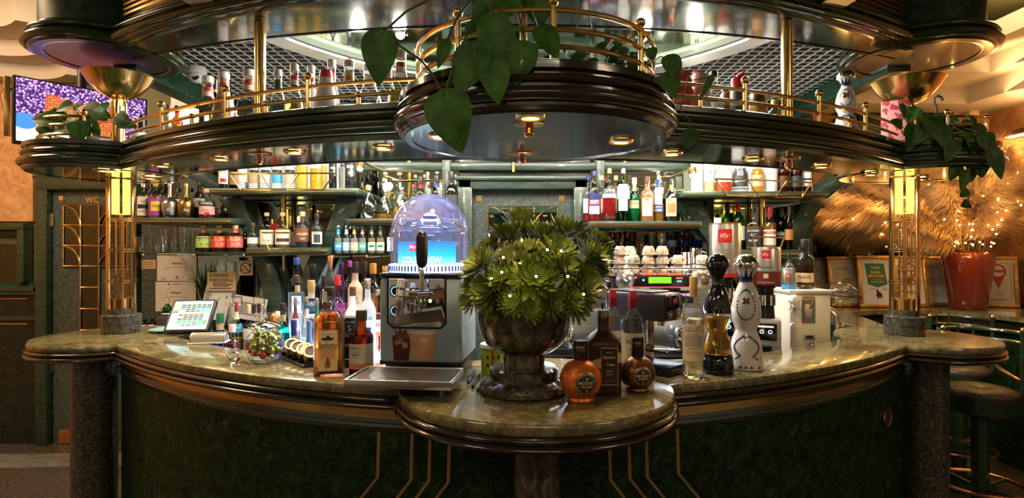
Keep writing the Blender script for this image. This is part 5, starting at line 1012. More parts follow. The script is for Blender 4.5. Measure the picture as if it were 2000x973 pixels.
# printed back-lit band inside the tank
m, nt, bs = _new('backlit_graphic'); nt.nodes.remove(bs); v = coords(nt, which='Object'); sp = nt.nodes.new('ShaderNodeSeparateXYZ'); nt.links.new(v, sp.inputs[0])
mr = nt.nodes.new('ShaderNodeMapRange'); mr.inputs[1].default_value = .397; mr.inputs[2].default_value = .476; nt.links.new(sp.outputs[2], mr.inputs[0])
e = nt.nodes.new('ShaderNodeEmission'); nt.links.new(ramp(nt, mr.outputs[0], [(0, (.35, .95, 1.0)), (.35, (.02, .62, .90)), (1, (.01, .16, .62))]), e.inputs[0]); e.inputs[1].default_value = 1.25; nt.links.new(e.outputs[0], nt.nodes['Material Output'].inputs[0])
b = MB(); b.lathe([(.116, .397), (.116, .476)], 40, a0=PI * 1.5 - 1.15, a1=PI * 1.5 + 1.15); gr = b.build('backlit_graphic', m, dp)
lm = em('letter_glow', (.85, 1, 1), 2.0); lettering(gr, 'COLD BREW', .150, .022, lm, -.005, .412, 0, R=.1185, bold=.02); flat(gr, [(x, z) for x, z in rect(-.044, -.018, .442, .468)], em('red_glow', (.8, .02, .12), 1.2), -.1172, 'red_square')
lettering(gr, 'illy', .020, .014, lm, -.031, .455, -.1178); lettering(gr, 'A A', .03, .008, INK, .018, .486, 0, R=.1195)
ly(dp, 'filter_core', pm('core_steel', (.45, .52, .7), .3, .5), [(0, .396), (.03, .396), (.03, .47), (0, .47)], 24)
point('dome_light', (0, -.005, .43), 3.4, (.34, .46, 1.0), .05, dp); point('dome_light', (0, 0, .60), 1.7, (.42, .40, 1.0), .05, dp)
# polished front plate, gauges, tap
cxp, czp, hw, hh_, cc = -.012, .265, .098, .083, .016
b = MB(); b.prism([(cxp - hw + cc, czp - hh_), (cxp + hw - cc, czp - hh_), (cxp + hw, czp - hh_ + cc), (cxp + hw, czp + hh_), (cxp - hw, czp + hh_), (cxp - hw, czp - hh_ + cc)], FY - .004, FY + .002); b.build('front_plate', mottle('polished_plate', [(.3, (.55, .56, .58)), (.7, (.86, .87, .88))], scale=3, rough=.06, metal=1), dp, bev=.002)
b = MB(); b.prism([(cxp - hw - .006, czp - hh_ + cc - .003), (cxp - hw + cc - .003, czp - hh_ - .006), (cxp + hw - cc + .003, czp - hh_ - .006), (cxp + hw + .006, czp - hh_ + cc - .003), (cxp + hw + .006, czp + hh_ + .004), (cxp - hw - .006, czp + hh_ + .004)], FY - .0025, FY + .001); b.build('plate_gasket', black, dp)
for z in (.305, .238):
    g_ = ly(dp, 'gauge', chrome, [(0, 0), (.0215, 0), (.0215, .008), (.018, .010), (.018, .005), (0, .005)], 28, M=Matrix.Translation((-.083, FY - .004, z)) @ RX)
    b = MB(); b.lathe([(0, .006), (.0178, .006)], 24, M=Matrix.Translation((-.083, FY - .004, z)) @ RX); b.build('dial', C((.02, .03, .06), .2), g_); b = MB(); b.lathe([(.0135, .0068), (.0165, .0068)], 24, M=Matrix.Translation((-.083, FY - .004, z)) @ RX); b.build('dial_scale', em('dial_blue', (.10, .42, 1.0), 1.6), g_)
    b = MB(); b.box((-.079, FY - .0115, z - .001), (.013, .0008, .0022), M=None); b.build('needle', RED, g_)
tap = ly(dp, 'tap', chrome, [(0, 0), (.016, 0), (.016, .05), (.02, .052), (.02, .075), (.012, .078), (0, .078)], 24, M=Matrix.Translation((-.010, FY - .004, .300)) @ RX)
b = MB(); b.tube([(-.012, FY - .062, .300), (.045, FY - .055, .303)], [.013, .011], 16); b.tube([(-.012, FY - .062, .300), (-.042, FY - .064, .300)], .012, 16); b.build('cross_valve', chrome, tap)
b = MB(); T = Matrix.Translation((-.046, FY - .066, .300)) @ Matrix.Rotation(math.radians(7), 4, 'Y')
b.lathe([(0, .048), (.015, .048), (.017, .044), (.017, -.01), (.018, -.012), (.018, -.04), (.014, -.046), (.013, -.07), (.009, -.074), (.008, -.098), (0, -.098)], 24, M=T); b.build('spout', steel, tap)
for z in (.015, -.012, -.045): b = MB(); b.lathe([(.0172, z), (.0188, z + .002), (.0188, z + .005), (.0172, z + .007)], 24, M=T); b.build('spout_ring', chrome, tap)
b = MB(); b.lathe([(0, -.012), (.012, -.010), (.013, -.03), (.010, -.05), (.005, -.058), (0, -.058)], 16, (.004, FY - .05, .295)); b.build('nozzle', chrome, tap)
hd = ly(dp, 'tap_stem', chrome, [(0, 0), (.006, 0), (.006, .04), (.009, .042), (.009, .06), (.005, .075), (0, .075)], 16, (.022, FY - .060, .312))
hd2 = ly(dp, 'handle', black, [(0, 0), (.012, .004), (.018, .016), (.020, .04), (.020, .10), (.016, .114), (.008, .124), (0, .127)], 8, (.022, FY - .060, .385)); 
for x, z, nm in ((.062, .322, 'screw'), (.062, .270, 'screw'), (-.0, .238, 'screw')): ly(dp, nm, steel, [(0, 0), (.009, 0), (.007, .006), (0, .007)], 12, M=Matrix.Translation((x, FY - .004, z)) @ RX)
ly(dp, 'indicator_lamp', em('green_lamp', (.25, 1, .1), 5), [(0, 0), (.006, 0), (.004, .004), (0, .005)], 12, M=Matrix.Translation((.036, FY - .004, .272)) @ RX)
# printed cups on the housing, wording on the side
yp = FY - .0008; cof = C((.05, .012, .006)); tanc = mottle('latte_print', [(.3, (.34, .16, .09)), (.7, (.52, .30, .20))], scale=9, rough=.4)
pr = flat(dp, [(-.092, .066), (-.040, .066), (-.030, .150), (-.060, .157), (-.098, .150)], cof, yp, 'printed_cup')
flat(pr, [(-.098, .148), (-.086, .156), (-.09, .172), (-.078, .162), (-.07, .178), (-.06, .164), (-.048, .176), (-.046, .162), (-.032, .150), (-.05, .142), (-.08, .140)], C((.20, .045, .02)), yp - .0003, 'splash'); lettering(pr, 'illy', .022, .014, C((.6, .5, .46)), -.062, .128, yp - .0006, shear=.2)
for q in ((-.088, .118), (-.06, .108), (-.075, .135)): flat(pr, [(q[0], q[1]), (q[0] + .018, q[1] + .004), (q[0] + .015, q[1] + .02), (q[0] - .003, q[1] + .016)], C((.42, .16, .09)), yp - .0003, 'ice_print')
pr2 = flat(dp, [(-.028, .066), (.046, .066), (.060, .158), (.052, .164), (-.030, .164), (-.038, .158)], tanc, yp - .0004, 'printed_cup'); flat(pr2, ell(.011, .162, .048, .005), C((.62, .40, .30)), yp - .0006, 'printed_rim'); lettering(pr2, 'illy', .024, .016, C((.80, .62, .52)), .014, .136, yp - .0008, shear=.2)
SM = Matrix.Translation((.1456, .0, 0)) @ Matrix.Rotation(PI / 2, 4, 'Z')
lettering(dp, 'COLD BREW', .20, .026, C((.75, .80, .86)), .01, .195, -.0004, M=SM, bold=.02); flat(dp, rect(-.105, -.07, .235, .27), RED, -.0004, 'red_square', M=SM)
flat(dp, rect(-.147, -.142, .095, .15), RED, FY - .0004, 'red_sticker')
tr = MB(); tr.box((0, -.295, .040), (.318, .195, .004)); 
for (x, y, w, dd) in ((0, -.392, .326, .008), (0, -.200, .326, .008), (-.160, -.296, .008, .19), (.160, -.296, .008, .19)): tr.box((x, y, .046), (w, dd, .026))
tray = tr.build('drip_tray', steel, dp, bev=.003)
b = MB()
for i in range(31): b.box((-.147 + i * .0098, -.296, .0545), (.0035, .175, .003))
for i in range(17): b.box((0, -.380 + i * .0105, .0545), (.30, .0035, .003))
b.build('grille', steel, tray, smooth=0); bx(dp, 'tray_bracket', black, (0, -.16, .030), (.16, .09, .024), .004); bx(dp, 'tray_foot', black, (0, -.22, .018), (.20, .08, .034), .004)
# ================================================================ marble bowl of succulents
PX, PY = .038, 1.785
pl = thing('succulent_bowl', 'large dark marble footed bowl overflowing with green rosette succulents', 'potted plant', (PX, PY, ZT + .002))
ly(pl, 'foot', bowl_marble, [(0, 0), (.130, 0), (.139, .006), (.139, .020), (.132, .028), (.112, .038), (.108, .042), (.108, .072), (.100, .078), (0, .080)], 56, smooth=30)
ly(pl, 'bowl', bowl_marble, [(0, .079), (.066, .079), (.066, .118), (.076, .122), (.096, .130), (.120, .150), (.137, .180), (.146, .220), (.149, .254), (.146, .257), (.146, .262), (.151, .266), (.151, .282), (.143, .286), (.135, .278), (.13, .26), (0, .26)], 64, smooth=30)
ly(pl, 'soil', C((.02, .014, .008), .9), [(0, .285), (.08, .282), (.133, .268), (.13, .25)], 32)
suc_g = mottle('succulent_green', [(.25, (.035, .060, .008)), (.5, (.15, .21, .028)), (.75, (.46, .50, .12))], scale=9, rough=.3, coat=.2, detail=3)
suc_d = mottle('succulent_dark', [(.3, (.06, .05, .018)), (.55, (.13, .16, .03)), (.8, (.32, .36, .08))], scale=10, rough=.3, coat=.2, detail=3)
def petal_geo(L, Wd, lift, M):
    m = 6; vs = [M @ Vector((0, 0, 0))]; 
    for i in range(1, m):
        t = i / m; w = Wd * (.18 + .82 * math.sin(PI * min(1, t ** 1.5 * .62))) * (1 if t < .8 else .82); x = L * t * math.cos(lift * t * .4); z = L * t * math.sin(lift * (.35 + .65 * t)); th = .14 * Wd + .0012
        vs += [M @ Vector(q) for q in ((x, -w, z + .22 * w), (x, 0, z + th * .2), (x, w, z + .22 * w), (x, 0, z - th))]
    x = L * math.cos(lift * .4); z = L * math.sin(lift); vs.append(M @ Vector((x, 0, z + .003))); fs = []
    for k in range(4): fs.append((0, 1 + (k + 1) % 4, 1 + k))
    for i in range(m - 2):
        for k in range(4): a, c = 1 + i * 4 + k, 1 + i * 4 + (k + 1) % 4; fs.append((a, c, c + 4, a + 4))
    e = 1 + (m - 2) * 4
    for k in range(4): fs.append((e + k, e + (k + 1) % 4, len(vs) - 1))
    return vs, fs
def rosette(c, nrm, r, n, mat, rnd, up=0):
    nrm = Vector(nrm).normalized(); q = nrm.to_track_quat('Z', 'Y').to_matrix().to_4x4(); b = MB()
    for k in range(n):
        t = k / n; a = k * 2.39996; L = r * (1.0 - .60 * t) * (.92 + .16 * rnd.random()); lift = .15 + 1.15 * t + up
        M = Matrix.Translation(c) @ q @ Matrix.Rotation(a, 4, 'Z') @ Matrix.Translation((0, 0, .016 * t)); b.add(*petal_geo(L, r * .105, lift, M))
    b.tube([Vector(c), Vector(c) - nrm * .05], .006, 6); return b
rnd = random.Random(5); RS = [(958, 572, 1.66, 44), (1042, 548, 1.62, 52), (1128, 560, 1.66, 52), (1005, 515, 1.70, 42), (945, 520, 1.72, 44), (1088, 500, 1.69, 46), (1150, 505, 1.74, 46), (1060, 468, 1.80, 42), (995, 470, 1.82, 46), (1105, 462, 1.84, 46), (1158, 530, 1.76, 38), (934, 560, 1.78, 36), (1003, 590, 1.63, 36), (1078, 592, 1.62, 36), (1122, 598, 1.64, 36), (1030, 500, 1.74, 38), (1165, 480, 1.84, 40), (965, 490, 1.86, 40), (1020, 455, 1.92, 40), (1080, 440 + 30, 1.93, 40), (1130, 480, 1.92, 40), (925, 590, 1.72, 30), (1172, 500, 1.82, 32), (1060, 520, 1.66, 34), (985, 545, 1.64, 38), (1095, 528, 1.64, 38), (1140, 540, 1.70, 34), (930, 535, 1.80, 34), (1040, 600, 1.63, 32), (1110, 590, 1.62, 34), (1035, 470, 1.86, 40), (968, 600, 1.66, 30), (1015, 440, 1.95, 36)]
cen = Vector((PX, PY, 1.36))
for i, (px, py, d, r) in enumerate(RS):
    c = at(px, py, d); nrm = (c - cen); nrm.y -= .06; up = .35 if py < 480 else 0
    if py < 490: nrm.z += .15
    rosette(c - Vector((PX, PY, ZT + .002)), nrm, r * d / F * 1.12, 54, suc_d if i % 5 == 2 else suc_g, rnd, up).build('rosette', suc_d if i in (3, 8, 15, 18, 20) else suc_g, pl, smooth=60)
b = MB()
for px, py, d, r in RS: c = at(px, py, d) - Vector((PX, PY, ZT + .002)); b.tube([Vector((c.x * .35, c.y * .35, .27)), c * .6 + Vector((0, 0, .09)), c], .006, 6)
b.build('stem', C((.12, .09, .03)), pl)
fl = thing('fairy_light_string', 'tiny warm fairy lights threaded through the succulents', 'string lights', (PX, PY, ZT + .30)); fairy = em('fairy_bulb', (1, .80, .32), 22)
pts = []
for px, py, d in ((1069, 488, 1.62), (1096, 490, 1.62), (983, 503, 1.63), (1015, 515, 1.60), (980, 532, 1.60), (1047, 540, 1.56), (996, 578, 1.58), (1109, 540, 1.58), (1140, 575, 1.58), (960, 545, 1.62), (1078, 470, 1.72), (1020, 470, 1.75)):
    p = at(px, py, d) - Vector((PX, PY, ZT + .30)); pts.append(p); b = MB(); b.ball(p, .0034, 8); b.build('bulb', fairy, fl)
order = sorted(pts, key=lambda q: q.x); tb(fl, 'wire', copper, [Vector((-.13, -.03, -.02))] + [q + Vector((0, .006, -.004)) for q in order], .0007, 4)
point('fairy_glow', (0, -.22, .02), .22, (1, .8, .4), .1, fl)
# ================================================================ bottles around the bowl
def sphere_patch(parent, name, mat, cx, cz, rr, r0, zc, off, sx=1, sz=1, turn=0, n=28, hole=0):
    """disc lying on a ball of radius rr centred (0,0,zc)"""
    b = MB(); rings = [hole * r0 + (1 - hole) * r0 * i / 4 for i in range(5)] if hole else [r0 * i / 4 for i in range(5)]; vs = []; fs = []
    for q in rings:
        for k in range(n):
            a = 2 * PI * k / n; x, z = cx + q * math.cos(a), cz + q * math.sin(a); R2 = rr + off; vs.append((x, -math.sqrt(max(1e-9, R2 * R2 - x * x - (z - zc) ** 2)), z))
    for i in range(4):
        for k in range(n): fs.append((i * n + k, i * n + (k + 1) % n, (i + 1) * n + (k + 1) % n, (i + 1) * n + k))
    b.add(vs, fs, Matrix.Rotation(turn, 4, 'Z')); return b.build(name, mat, parent, smooth=60)
def ball_text(parent, s, w, h, mat, cx, cz, rr, zc, off, turn, shear=0):
    vs, fs = glyphs(s, shear, .01); b = MB(); out = []
    for u, v in vs: x, z = cx + w * u, cz + h * v; out.append((x, -math.sqrt((rr + off) ** 2 - x * x - (z - zc) ** 2), z))
    b.add(out, fs, Matrix.Rotation(turn, 4, 'Z')); return b.build('lettering', mat, parent, smooth=0)
def ball_bottle(px, py, r, hpx, label, foil, capm, word, turn):
    d = on(px, py, ZT).y + r * .72; t = thing('liqueur_bottle', label, 'bottle', ((px - CX) / F * d, d, ZT + .001), facing(((px - CX) / F * d, d)), None); H = hpx * d / F; zc = r * .98
    pf = [(0, 0), (r * .62, 0), (r * .66, .004), (r * .60, .012)] + [(r * math.cos(a), zc + r * math.sin(a)) for a in [-.92 + (2.2) * i / 14 for i in range(15)]] + [(r * .27, zc + r * 1.02), (0, zc + r * 1.02)]
    ly(t, 'body', foil, pf, 40, smooth=50); zn = zc + r * .95
    ly(t, 'cap', capm, [(0, zn), (r * .33, zn), (r * .36, zn + .006), (r * .36, H * .80), (r * .33, H * .805), (r * .35, H * .81), (r * .35, H - .002), (r * .32, H), (0, H)], 28)
    cx, cz = r * .0, zc - r * .02; dk = C((.035, .018, .012), .35)
    lo = sphere_patch(t, 'label', dk, cx, cz, r, r * .50, zc, .0012, turn=turn); sphere_patch(lo, 'label_ring', GOLD, cx, cz, r, r * .52, zc, .0009, turn=turn); sphere_patch(lo, 'inner_ring', CREAM, cx, cz, r, r * .45, zc, .0016, turn=turn, hole=.965)
    ball_text(lo, 'MOZART', r * .72, r * .14, CREAM, cx, cz + r * .06, r, zc, .002, turn); ball_text(lo, 'chocolate', r * .56, r * .11, CREAM, cx, cz - r * .09, r, zc, .002, turn, .2); ball_text(lo, word, r * .34, r * .05, C((.7, .1, .04)), cx, cz - r * .20, r, zc, .002, turn); sphere_patch(lo, 'emblem', GOLD, cx, cz + r * .24, r, r * .06, zc, .002, turn=turn); sphere_patch(lo, 'emblem', CREAM, cx, cz - r * .33, r, r * .04, zc, .002, turn=turn)
    lettering(t, 'MOZART', r * .44, r * .12, CREAM, 0, H * .90, 0, R=r * .365); lettering(t, 'chocolate liqueur', r * .40, r * .045, CREAM, 0, H * .85, 0, R=r * .365); return t
foil_o = mottle('orange_foil', [(.3, (.62, .12, .02)), (.7, (.92, .27, .07))], scale=30, rough=.34, metal=.55, bump=.35, detail=3); foil_b = mottle('dark_foil', [(.3, (.11, .035, .012)), (.7, (.26, .10, .035))], scale=30, rough=.3, metal=.6, bump=.3, detail=3)
ball_bottle(1134, 790, .0625, 116, 'orange foil ball-shaped chocolate liqueur bottle at the counter front', foil_o, C((.03, .014, .009), .3), 'PUMPKIN', .30)
ball_bottle(1245, 769, .056, 104, 'dark brown foil ball-shaped chocolate liqueur bottle beside the square brown bottle', foil_b, C((.03, .014, .009), .3), 'DARK', .32)
d = on(1180, 772, ZT).y + .05
baj = B(1178, d, ZT, 158, 66, 'square dark brown cream liqueur bottle with a diagonal tan stripe', 'std', C((.045, .018, .010), .35), None, C((.28, .20, .13), .35, .7), sq=5, turn=.12)
H = 158 * d / F; R_ = 33 * d / F; y = -R_ - .0012
for x0, x1 in ((-.93, .90),): flat(baj, [(x0 * R_, .28 * H), (x1 * R_, .40 * H), (x1 * R_, .52 * H), (x0 * R_, .40 * H)], tan, y, 'stripe')
flat(baj, [(x * R_, z * H) for x, z in rect(-.25, .72, .12, .57)], tan, y - .0004, 'label_border'); lo = flat(baj, [(x * R_, z * H) for x, z in rect(-.22, .69, .13, .56)], C((.07, .025, .015), .3), y - .0008, 'label')
for s, z, w, h in (('BAROQUE', .51, .34, .018), ('Bajadera', .45, .7, .045), ('CREAM', .29, .36, .02), ('LIQUEUR', .25, .36, .02), ('0,7 l', .17, .4, .014)): lettering(lo, s, w * R_, h * H, CREAM if z != .45 else WHT, .235 * R_, z * H, y - .0013, shear=.3 if z == .45 else 0)
flat(lo, [(.10 * R_ + p[0], p[1]) for p in ell(0, .37 * H, .11 * R_, .012 * H)], C((.25, .32, .06)), y - .0012, 'nut_print'); flat(lo, [(.36 * R_ + p[0], p[1]) for p in ell(0, .365 * H, .2 * R_, .012 * H)], C((.68, .42, .22)), y - .0012, 'nut_print')
for px, top, d, w, lbl in ((1197, 566, 2.04, 40, 'clear rum bottle with red capsule behind the square brown bottle'), (1236, 566, 2.00, 46, 'clear rum bottle with red capsule and cream label before the black coffee machine')):
    h = CY + F * .45 / d - top; lb_ = B(px, d, ZT, h, w, lbl, 'wine', None, L(.95, .93, .80), .40, C((.42, .02, .025), .35), [(.16, .52, 80, C((.78, .68, .45)), [('ANGOSTURA', .42, .05, .72, INK), ('CARIBBEAN RUM', .34, .022, .6, INK), ('RESERVA', .27, .03, .5, redc)])], 'twin clear rum bottles with red capsules', turn=.1 if px > 1200 else .2); 
    zz_ = h * d / F; wrapped('capsule_band', C((.30, .01, .02), .4), lb_, SH['wine'][0], zz_, w / 2 * d / F * 1.10, .80, .90, 180, n=20)
B(1176, 2.03, ZT, 142, 18, 'black capped bottle just behind the square brown bottle', 'tall', G_BLK, None, blk)
xt = thing('small_christmas_tree', 'tiny frosted artificial tree with red berries behind the square brown bottle', 'ornament', ((1146 - CX) / F * 1.96, 1.96, ZT + .001)); rnd = random.Random(2); b = MB()
for k in range(110):
    z = .03 + .11 * k / 110; r = .045 * (1 - (k / 110)) + .006; a = k * 2.4; p0 = Vector((0, 0, z)); p1 = Vector((r * math.cos(a), r * math.sin(a), z - .004 + .008 * rnd.random())); b.tube([p0, p1], [.0016, .0008], 4)
b.tube([(0, 0, 0), (0, 0, .145)], .003, 6); b.build('needles', leaf_dk, xt); ly(xt, 'base', brownc, [(0, 0), (.02, 0), (.016, .012), (0, .012)], 16)
for k in range(9): a = k * 2.4; b = MB(); b.ball((.034 * math.cos(a) * (1 - k / 12), .034 * math.sin(a) * (1 - k / 12), .04 + .009 * k), .0042, 8); b.build('berry', RED, xt)
# green tub, pens
t = thing('mixing_tub', 'lime green tub with a white lid and small drawings behind the marble bowl', 'tub', ((962 - CX) / F * 2.04, 2.04, ZT + .001)); limes = C((.34, .46, .06))
ly(t, 'tub', limes, [(0, 0), (.040, 0), (.043, .095), (0, .095)], 28); ly(t, 'lid', WHT, [(.042, .094), (.0455, .095), (.0455, .106), (.043, .108), (0, .107)], 28)
for k in range(3):
    for j in range(2):
        b = MB(); R = .0424; x = -.022 + k * .020; z = .058 - j * .028; b.add([(R * math.sin(q / R), -R * math.cos(q / R), zz_) for q, zz_ in ((x, z), (x + .011, z), (x + .009, z + .012), (x + .002, z + .012))], [(0, 1, 2, 3)]); b.build('print', INK, t)
wrapped('red_stripe', RED, t, [(1, 0), (1, 1)], .095, .0425, .05, .92, 4, n=3)
for (px, py, qx, qy, m, lab) in ((922, 757, 938, 730, black, 'black pen lying aslant beside the drip tray'), (933, 762, 950, 735, C((.01, .14, .11), .25), 'dark green pen lying aslant next to the marble foot'), (915, 747, 928, 722, C((.02, .12, .30), .3), 'blue pen lying aslant against the dispenser side')):
    p, q = on(px, py, ZT + .006), on(qx, qy, ZT + .006); t = thing('pen', lab, 'pen', (p + q) / 2); vv = (q - p) / 2
    if m is black: vv *= .9
    tb(t, 'barrel', m, [-vv, vv * .8], .0055, 10); tb(t, 'tip', chrome, [vv * .8, vv], [.005, .0015], 10); tb(t, 'clip', chrome, [-vv * .95 + Vector((.003, 0, .0065)), -vv * .3 + Vector((.003, 0, .0065))], .0012, 5)
# ================================================================ right-hand group on the counter
cm_ = thing('capsule_coffee_machine', 'small black capsule coffee machine with a red square logo', 'coffee machine', (.49, 2.11, ZT + .001), math.radians(43))
b = MB(); b.slab([(-.06, -.13), (.06, -.13), (.06, .13), (-.06, .13)], .190, .290); b.build('head', C((.035, .035, .04), .28), cm_, bev=.012, seg=3); bx(cm_, 'top_plate', C((.10, .10, .11), .25), (0, .02, .293), (.105, .20, .006), .003)
fp = bx(cm_, 'front_plate', black_gloss, (0, -.131, .24), (.112, .006, .09), .003); flat(fp, rect(-.011, .011, .252, .274), RED, -.1346, 'logo_square'); lettering(fp, 'illy', .016, .011, WHT, 0, .263, -.1352, shear=.15)
for x in (-.028, .028):
    b = MB(); b.lathe([(.012, 0), (.0135, 0)], 24, M=Matrix.Translation((x, -.1348, .216)) @ RX); bt = b.build('button_ring', WHT, fp); flat(bt, ell(x, .216, .005, .006), WHT, -.1350, 'cup_mark')
bx(cm_, 'column', black_gloss, (0, .05, .10), (.10, .14, .19), .008); bx(cm_, 'base', black, (0, -.02, .018), (.12, .25, .035), .008); bx(cm_, 'cup_rest', black_gloss, (0, -.075, .082), (.10, .11, .008), .002)
lettering(cm_, 'iperEspresso', .05, .008, WHT, -.01, .020, -.1456); b = MB(); 
for k in range(3): b.box((.035, -.1458, .020), (.014, .0006, .0018), M=Matrix.Translation((.035, 0, .020)) @ Matrix.Rotation(k * PI / 3, 4, 'Y') @ Matrix.Translation((-.035, 0, -.020)))
b.build('star_mark', WHT, cm_); ly(cm_, 'nozzle', chrome, [(0, .17), (.012, .17), (.014, .192), (0, .192)], 16, (0, -.08, 0))
d = on(1353, 740, ZT).y + .033
lil = B(1354, d, ZT, 195, 40, 'pale wine aperitif bottle with a gold cap and cream label', 'wine', None, L(.96, .78, .42), .58, C((.62, .36, .10), .35), [(.17, .53, 85, C((.80, .70, .50)), [('LILLET', .485, .045, .80, redc), ('Maison fondee', .435, .016, .5, INK), ('LILLET BLANC', .25, .022, .74, redc), ('BORDEAUX', .29, .014, .5, INK)]), (.31, .42, 50, C((.46, .42, .34)))], neck=(.80, .90, C((.62, .36, .10), .35)))
para(lil, -.014, .014, .055, 4, .006, .0014, INK, -.0365)
CZ = [(.95, 0), (1, .01), (1, .04), (.94, .11), (.86, .20), (.76, .27), (.60, .325), (.58, .345), (.68, .38), (.80, .43), (.84, .48), (.80, .56), (.64, .66), (.44, .73), (.34, .77), (.38, .80), (.56, .86), (.72, .90)]
def decanter(px, py, hpx, wpx, label, zsup, d=None, kind='white', turn=0, grp=None):
    R = None
    if d is None: d = on(px, py, zsup).y; R = wpx / 2 * d / F; d += R
    R = wpx / 2 * d / F; H = hpx * d / F; t = thing('tequila_decanter', label, 'decanter', ((px - CX) / F * d, d, zsup + .001), facing(((px - CX) / F * d, d)) + turn, grp)
    P = [(r * R, z * H) for r, z in CZ]; prof = CZ
    dome = [(.74, .885), (.74, .905)] + [(.74 * math.cos(a), .905 + .095 * math.sin(a)) for a in [PI / 2 * i / 8 for i in range(1, 8)]] + [(0, 1)]
    if kind == 'white':
        ly(t, 'body', ceramic, [(0, 0)] + P + [(0, .90 * H)], 44, smooth=60); ly(t, 'stopper', pm('silver_dome', (.72, .68, .60), .12, 1), [(0, .885 * H)] + [(r * R, z * H) for r, z in dome], 32, smooth=60)
        blue = pm('cobalt_paint', (.008, .014, .10), .15, coat=.5)
        def mk(polys, name):
            b = MB()
            for pg in polys: b.add([(lambda rr: (rr * math.sin(x), -rr * math.cos(x), z * H))(rad(prof, z) * R + .0007) for x, z in pg], [tuple(range(len(pg)))])
            return b.build(name, blue, t, smooth=60)
        mk([[(a - .21, .86), (a - .10, .80), (a + .10, .80), (a + .21, .86), (a, .80)][:0] or [(a - .26, .80), (a + .26, .80), (a, .885)] for a in [k * 2 * PI / 10 for k in range(10)]], 'crown_pattern'); b = MB(); b.lathe([((rad(prof, z)) * R + .0005, z * H) for z in (.755, .77, .785, .80, .805)], 36); b.build('crown_band', blue, t)
        lf = []
        def leaf(a, z, ang, s=1): ca, sa = math.cos(ang), math.sin(ang); r = rad(prof, z); s *= 1.2; lf.append([(a + s * (.085 * ca * u - .045 * sa * v) / max(r, .4), z + s * (.085 * sa * u + .045 * ca * v) * .145 * 2) for u, v in ((-.5, 0), (0, .5), (.5, 0), (0, -.5))])
        for k in range(30):
            th = 2 * PI * k / 30; rx, rz = .62, .125; a, z = rx * math.cos(th), .565 + rz * math.sin(th); tang = math.atan2(rz * math.cos(th) / .29, -rx * math.sin(th)); leaf(a, z, tang + .75); leaf(a * 1.08, z + .006 * math.sin(th), tang - .75)
        for s in (-1, 1):
            for k in range(18): u = k / 17; a = s * (.25 + .55 * abs(math.sin(u * PI * 1.15)) + .15 * u); z = .10 + .19 * (1 - u); leaf(a, z, .7 + s * .5); leaf(a + .07, z + .005, 2.2 + s * .5)
        for a in (-.8, -.3, 0, .3, .8): leaf(a, .035, 1.57, 1.2); leaf(a - .06, .03, .9); leaf(a + .06, .03, 2.2)
        for a in (-.12, 0, .12): leaf(a, .285, 1.57 - a * 6)
        mk(lf, 'painted_pattern')
        b = MB(); cz_ = .60; rr = rad(prof, cz_) * R
        for k in range(4): a = k * PI / 2 + PI / 4; b.ball((rr * 0 + .010 * math.cos(a), -rr - .0015, cz_ * H + .010 * math.sin(a)), .0062, 8)
        b.ball((0, -rr - .0025, cz_ * H), .004, 8); b.build('cross_medallion', pm('medallion', (.20, .13, .06), .3, .7), t)
    else:
        cut = .345; up = [(r, z) for r, z in CZ if z >= .52]
        ly(t, 'base', black_gloss, [(0, 0), (.95 * R, 0), (R, .01 * H), (R, .04 * H), (.93 * R, .14 * H), (.80 * R, .16 * H), (0, .16 * H)], 44); ly(t, 'gold_ring', brass, [(.86 * R, .155 * H), (.905 * R, .157 * H), (.905 * R, .166 * H), (.86 * R, .168 * H)], 40)
        mid = [(r, z) for r, z in CZ if .16 < z < .53]; ly(t, 'body', glass, [(rad(CZ, .165) * R, .165 * H)] + [(r * R, z * H) for r, z in mid] + [(rad(CZ, .53) * R, .53 * H)], 44, smooth=60)
        ly(t, 'tequila', L(.80, .42, .06), [(0, .17 * H), (rad(CZ, .17) * .93 * R, .17 * H)] + [(r * .93 * R, z * H) for r, z in mid if z < .46] + [(rad(CZ, .46) * .93 * R, .46 * H), (0, .46 * H)], 40, smooth=60)
        ly(t, 'neck', black_gloss, [(0, .50 * H), (rad(CZ, .50) * R * 1.01, .50 * H)] + [(r * R * 1.01, z * H) for r, z in up] + [(0, .90 * H)], 44, smooth=60); ly(t, 'stopper', black_gloss, [(0, .885 * H)] + [(r * R, z * H) for r, z in dome], 32, smooth=60)
        b = MB(); a_ = [(.016 * math.cos(2 * PI * k / 24), .016 * math.sin(2 * PI * k / 24)) for k in range(24)]; rr = rad(CZ, .515) * R + .001; b.tube([(x, -math.sqrt(max(0, rr * rr - x * x)) - .001, .515 * H + z) for x, z in a_], .0012, 5, True); b.tube([(0, -rr - .001, .515 * H - .012), (0, -rr - .001, .515 * H + .013)], .0012, 5); b.build('agave_emblem', brass, t)
    return t
decanter(1401, 734, 232, 62, 'tall black and amber hourglass tequila decanter with black ball stopper', ZT, kind='amber', turn=.1)
decanter(1457, 727, 223, 66, 'white hourglass tequila decanter painted with blue vines standing on the counter', ZT)
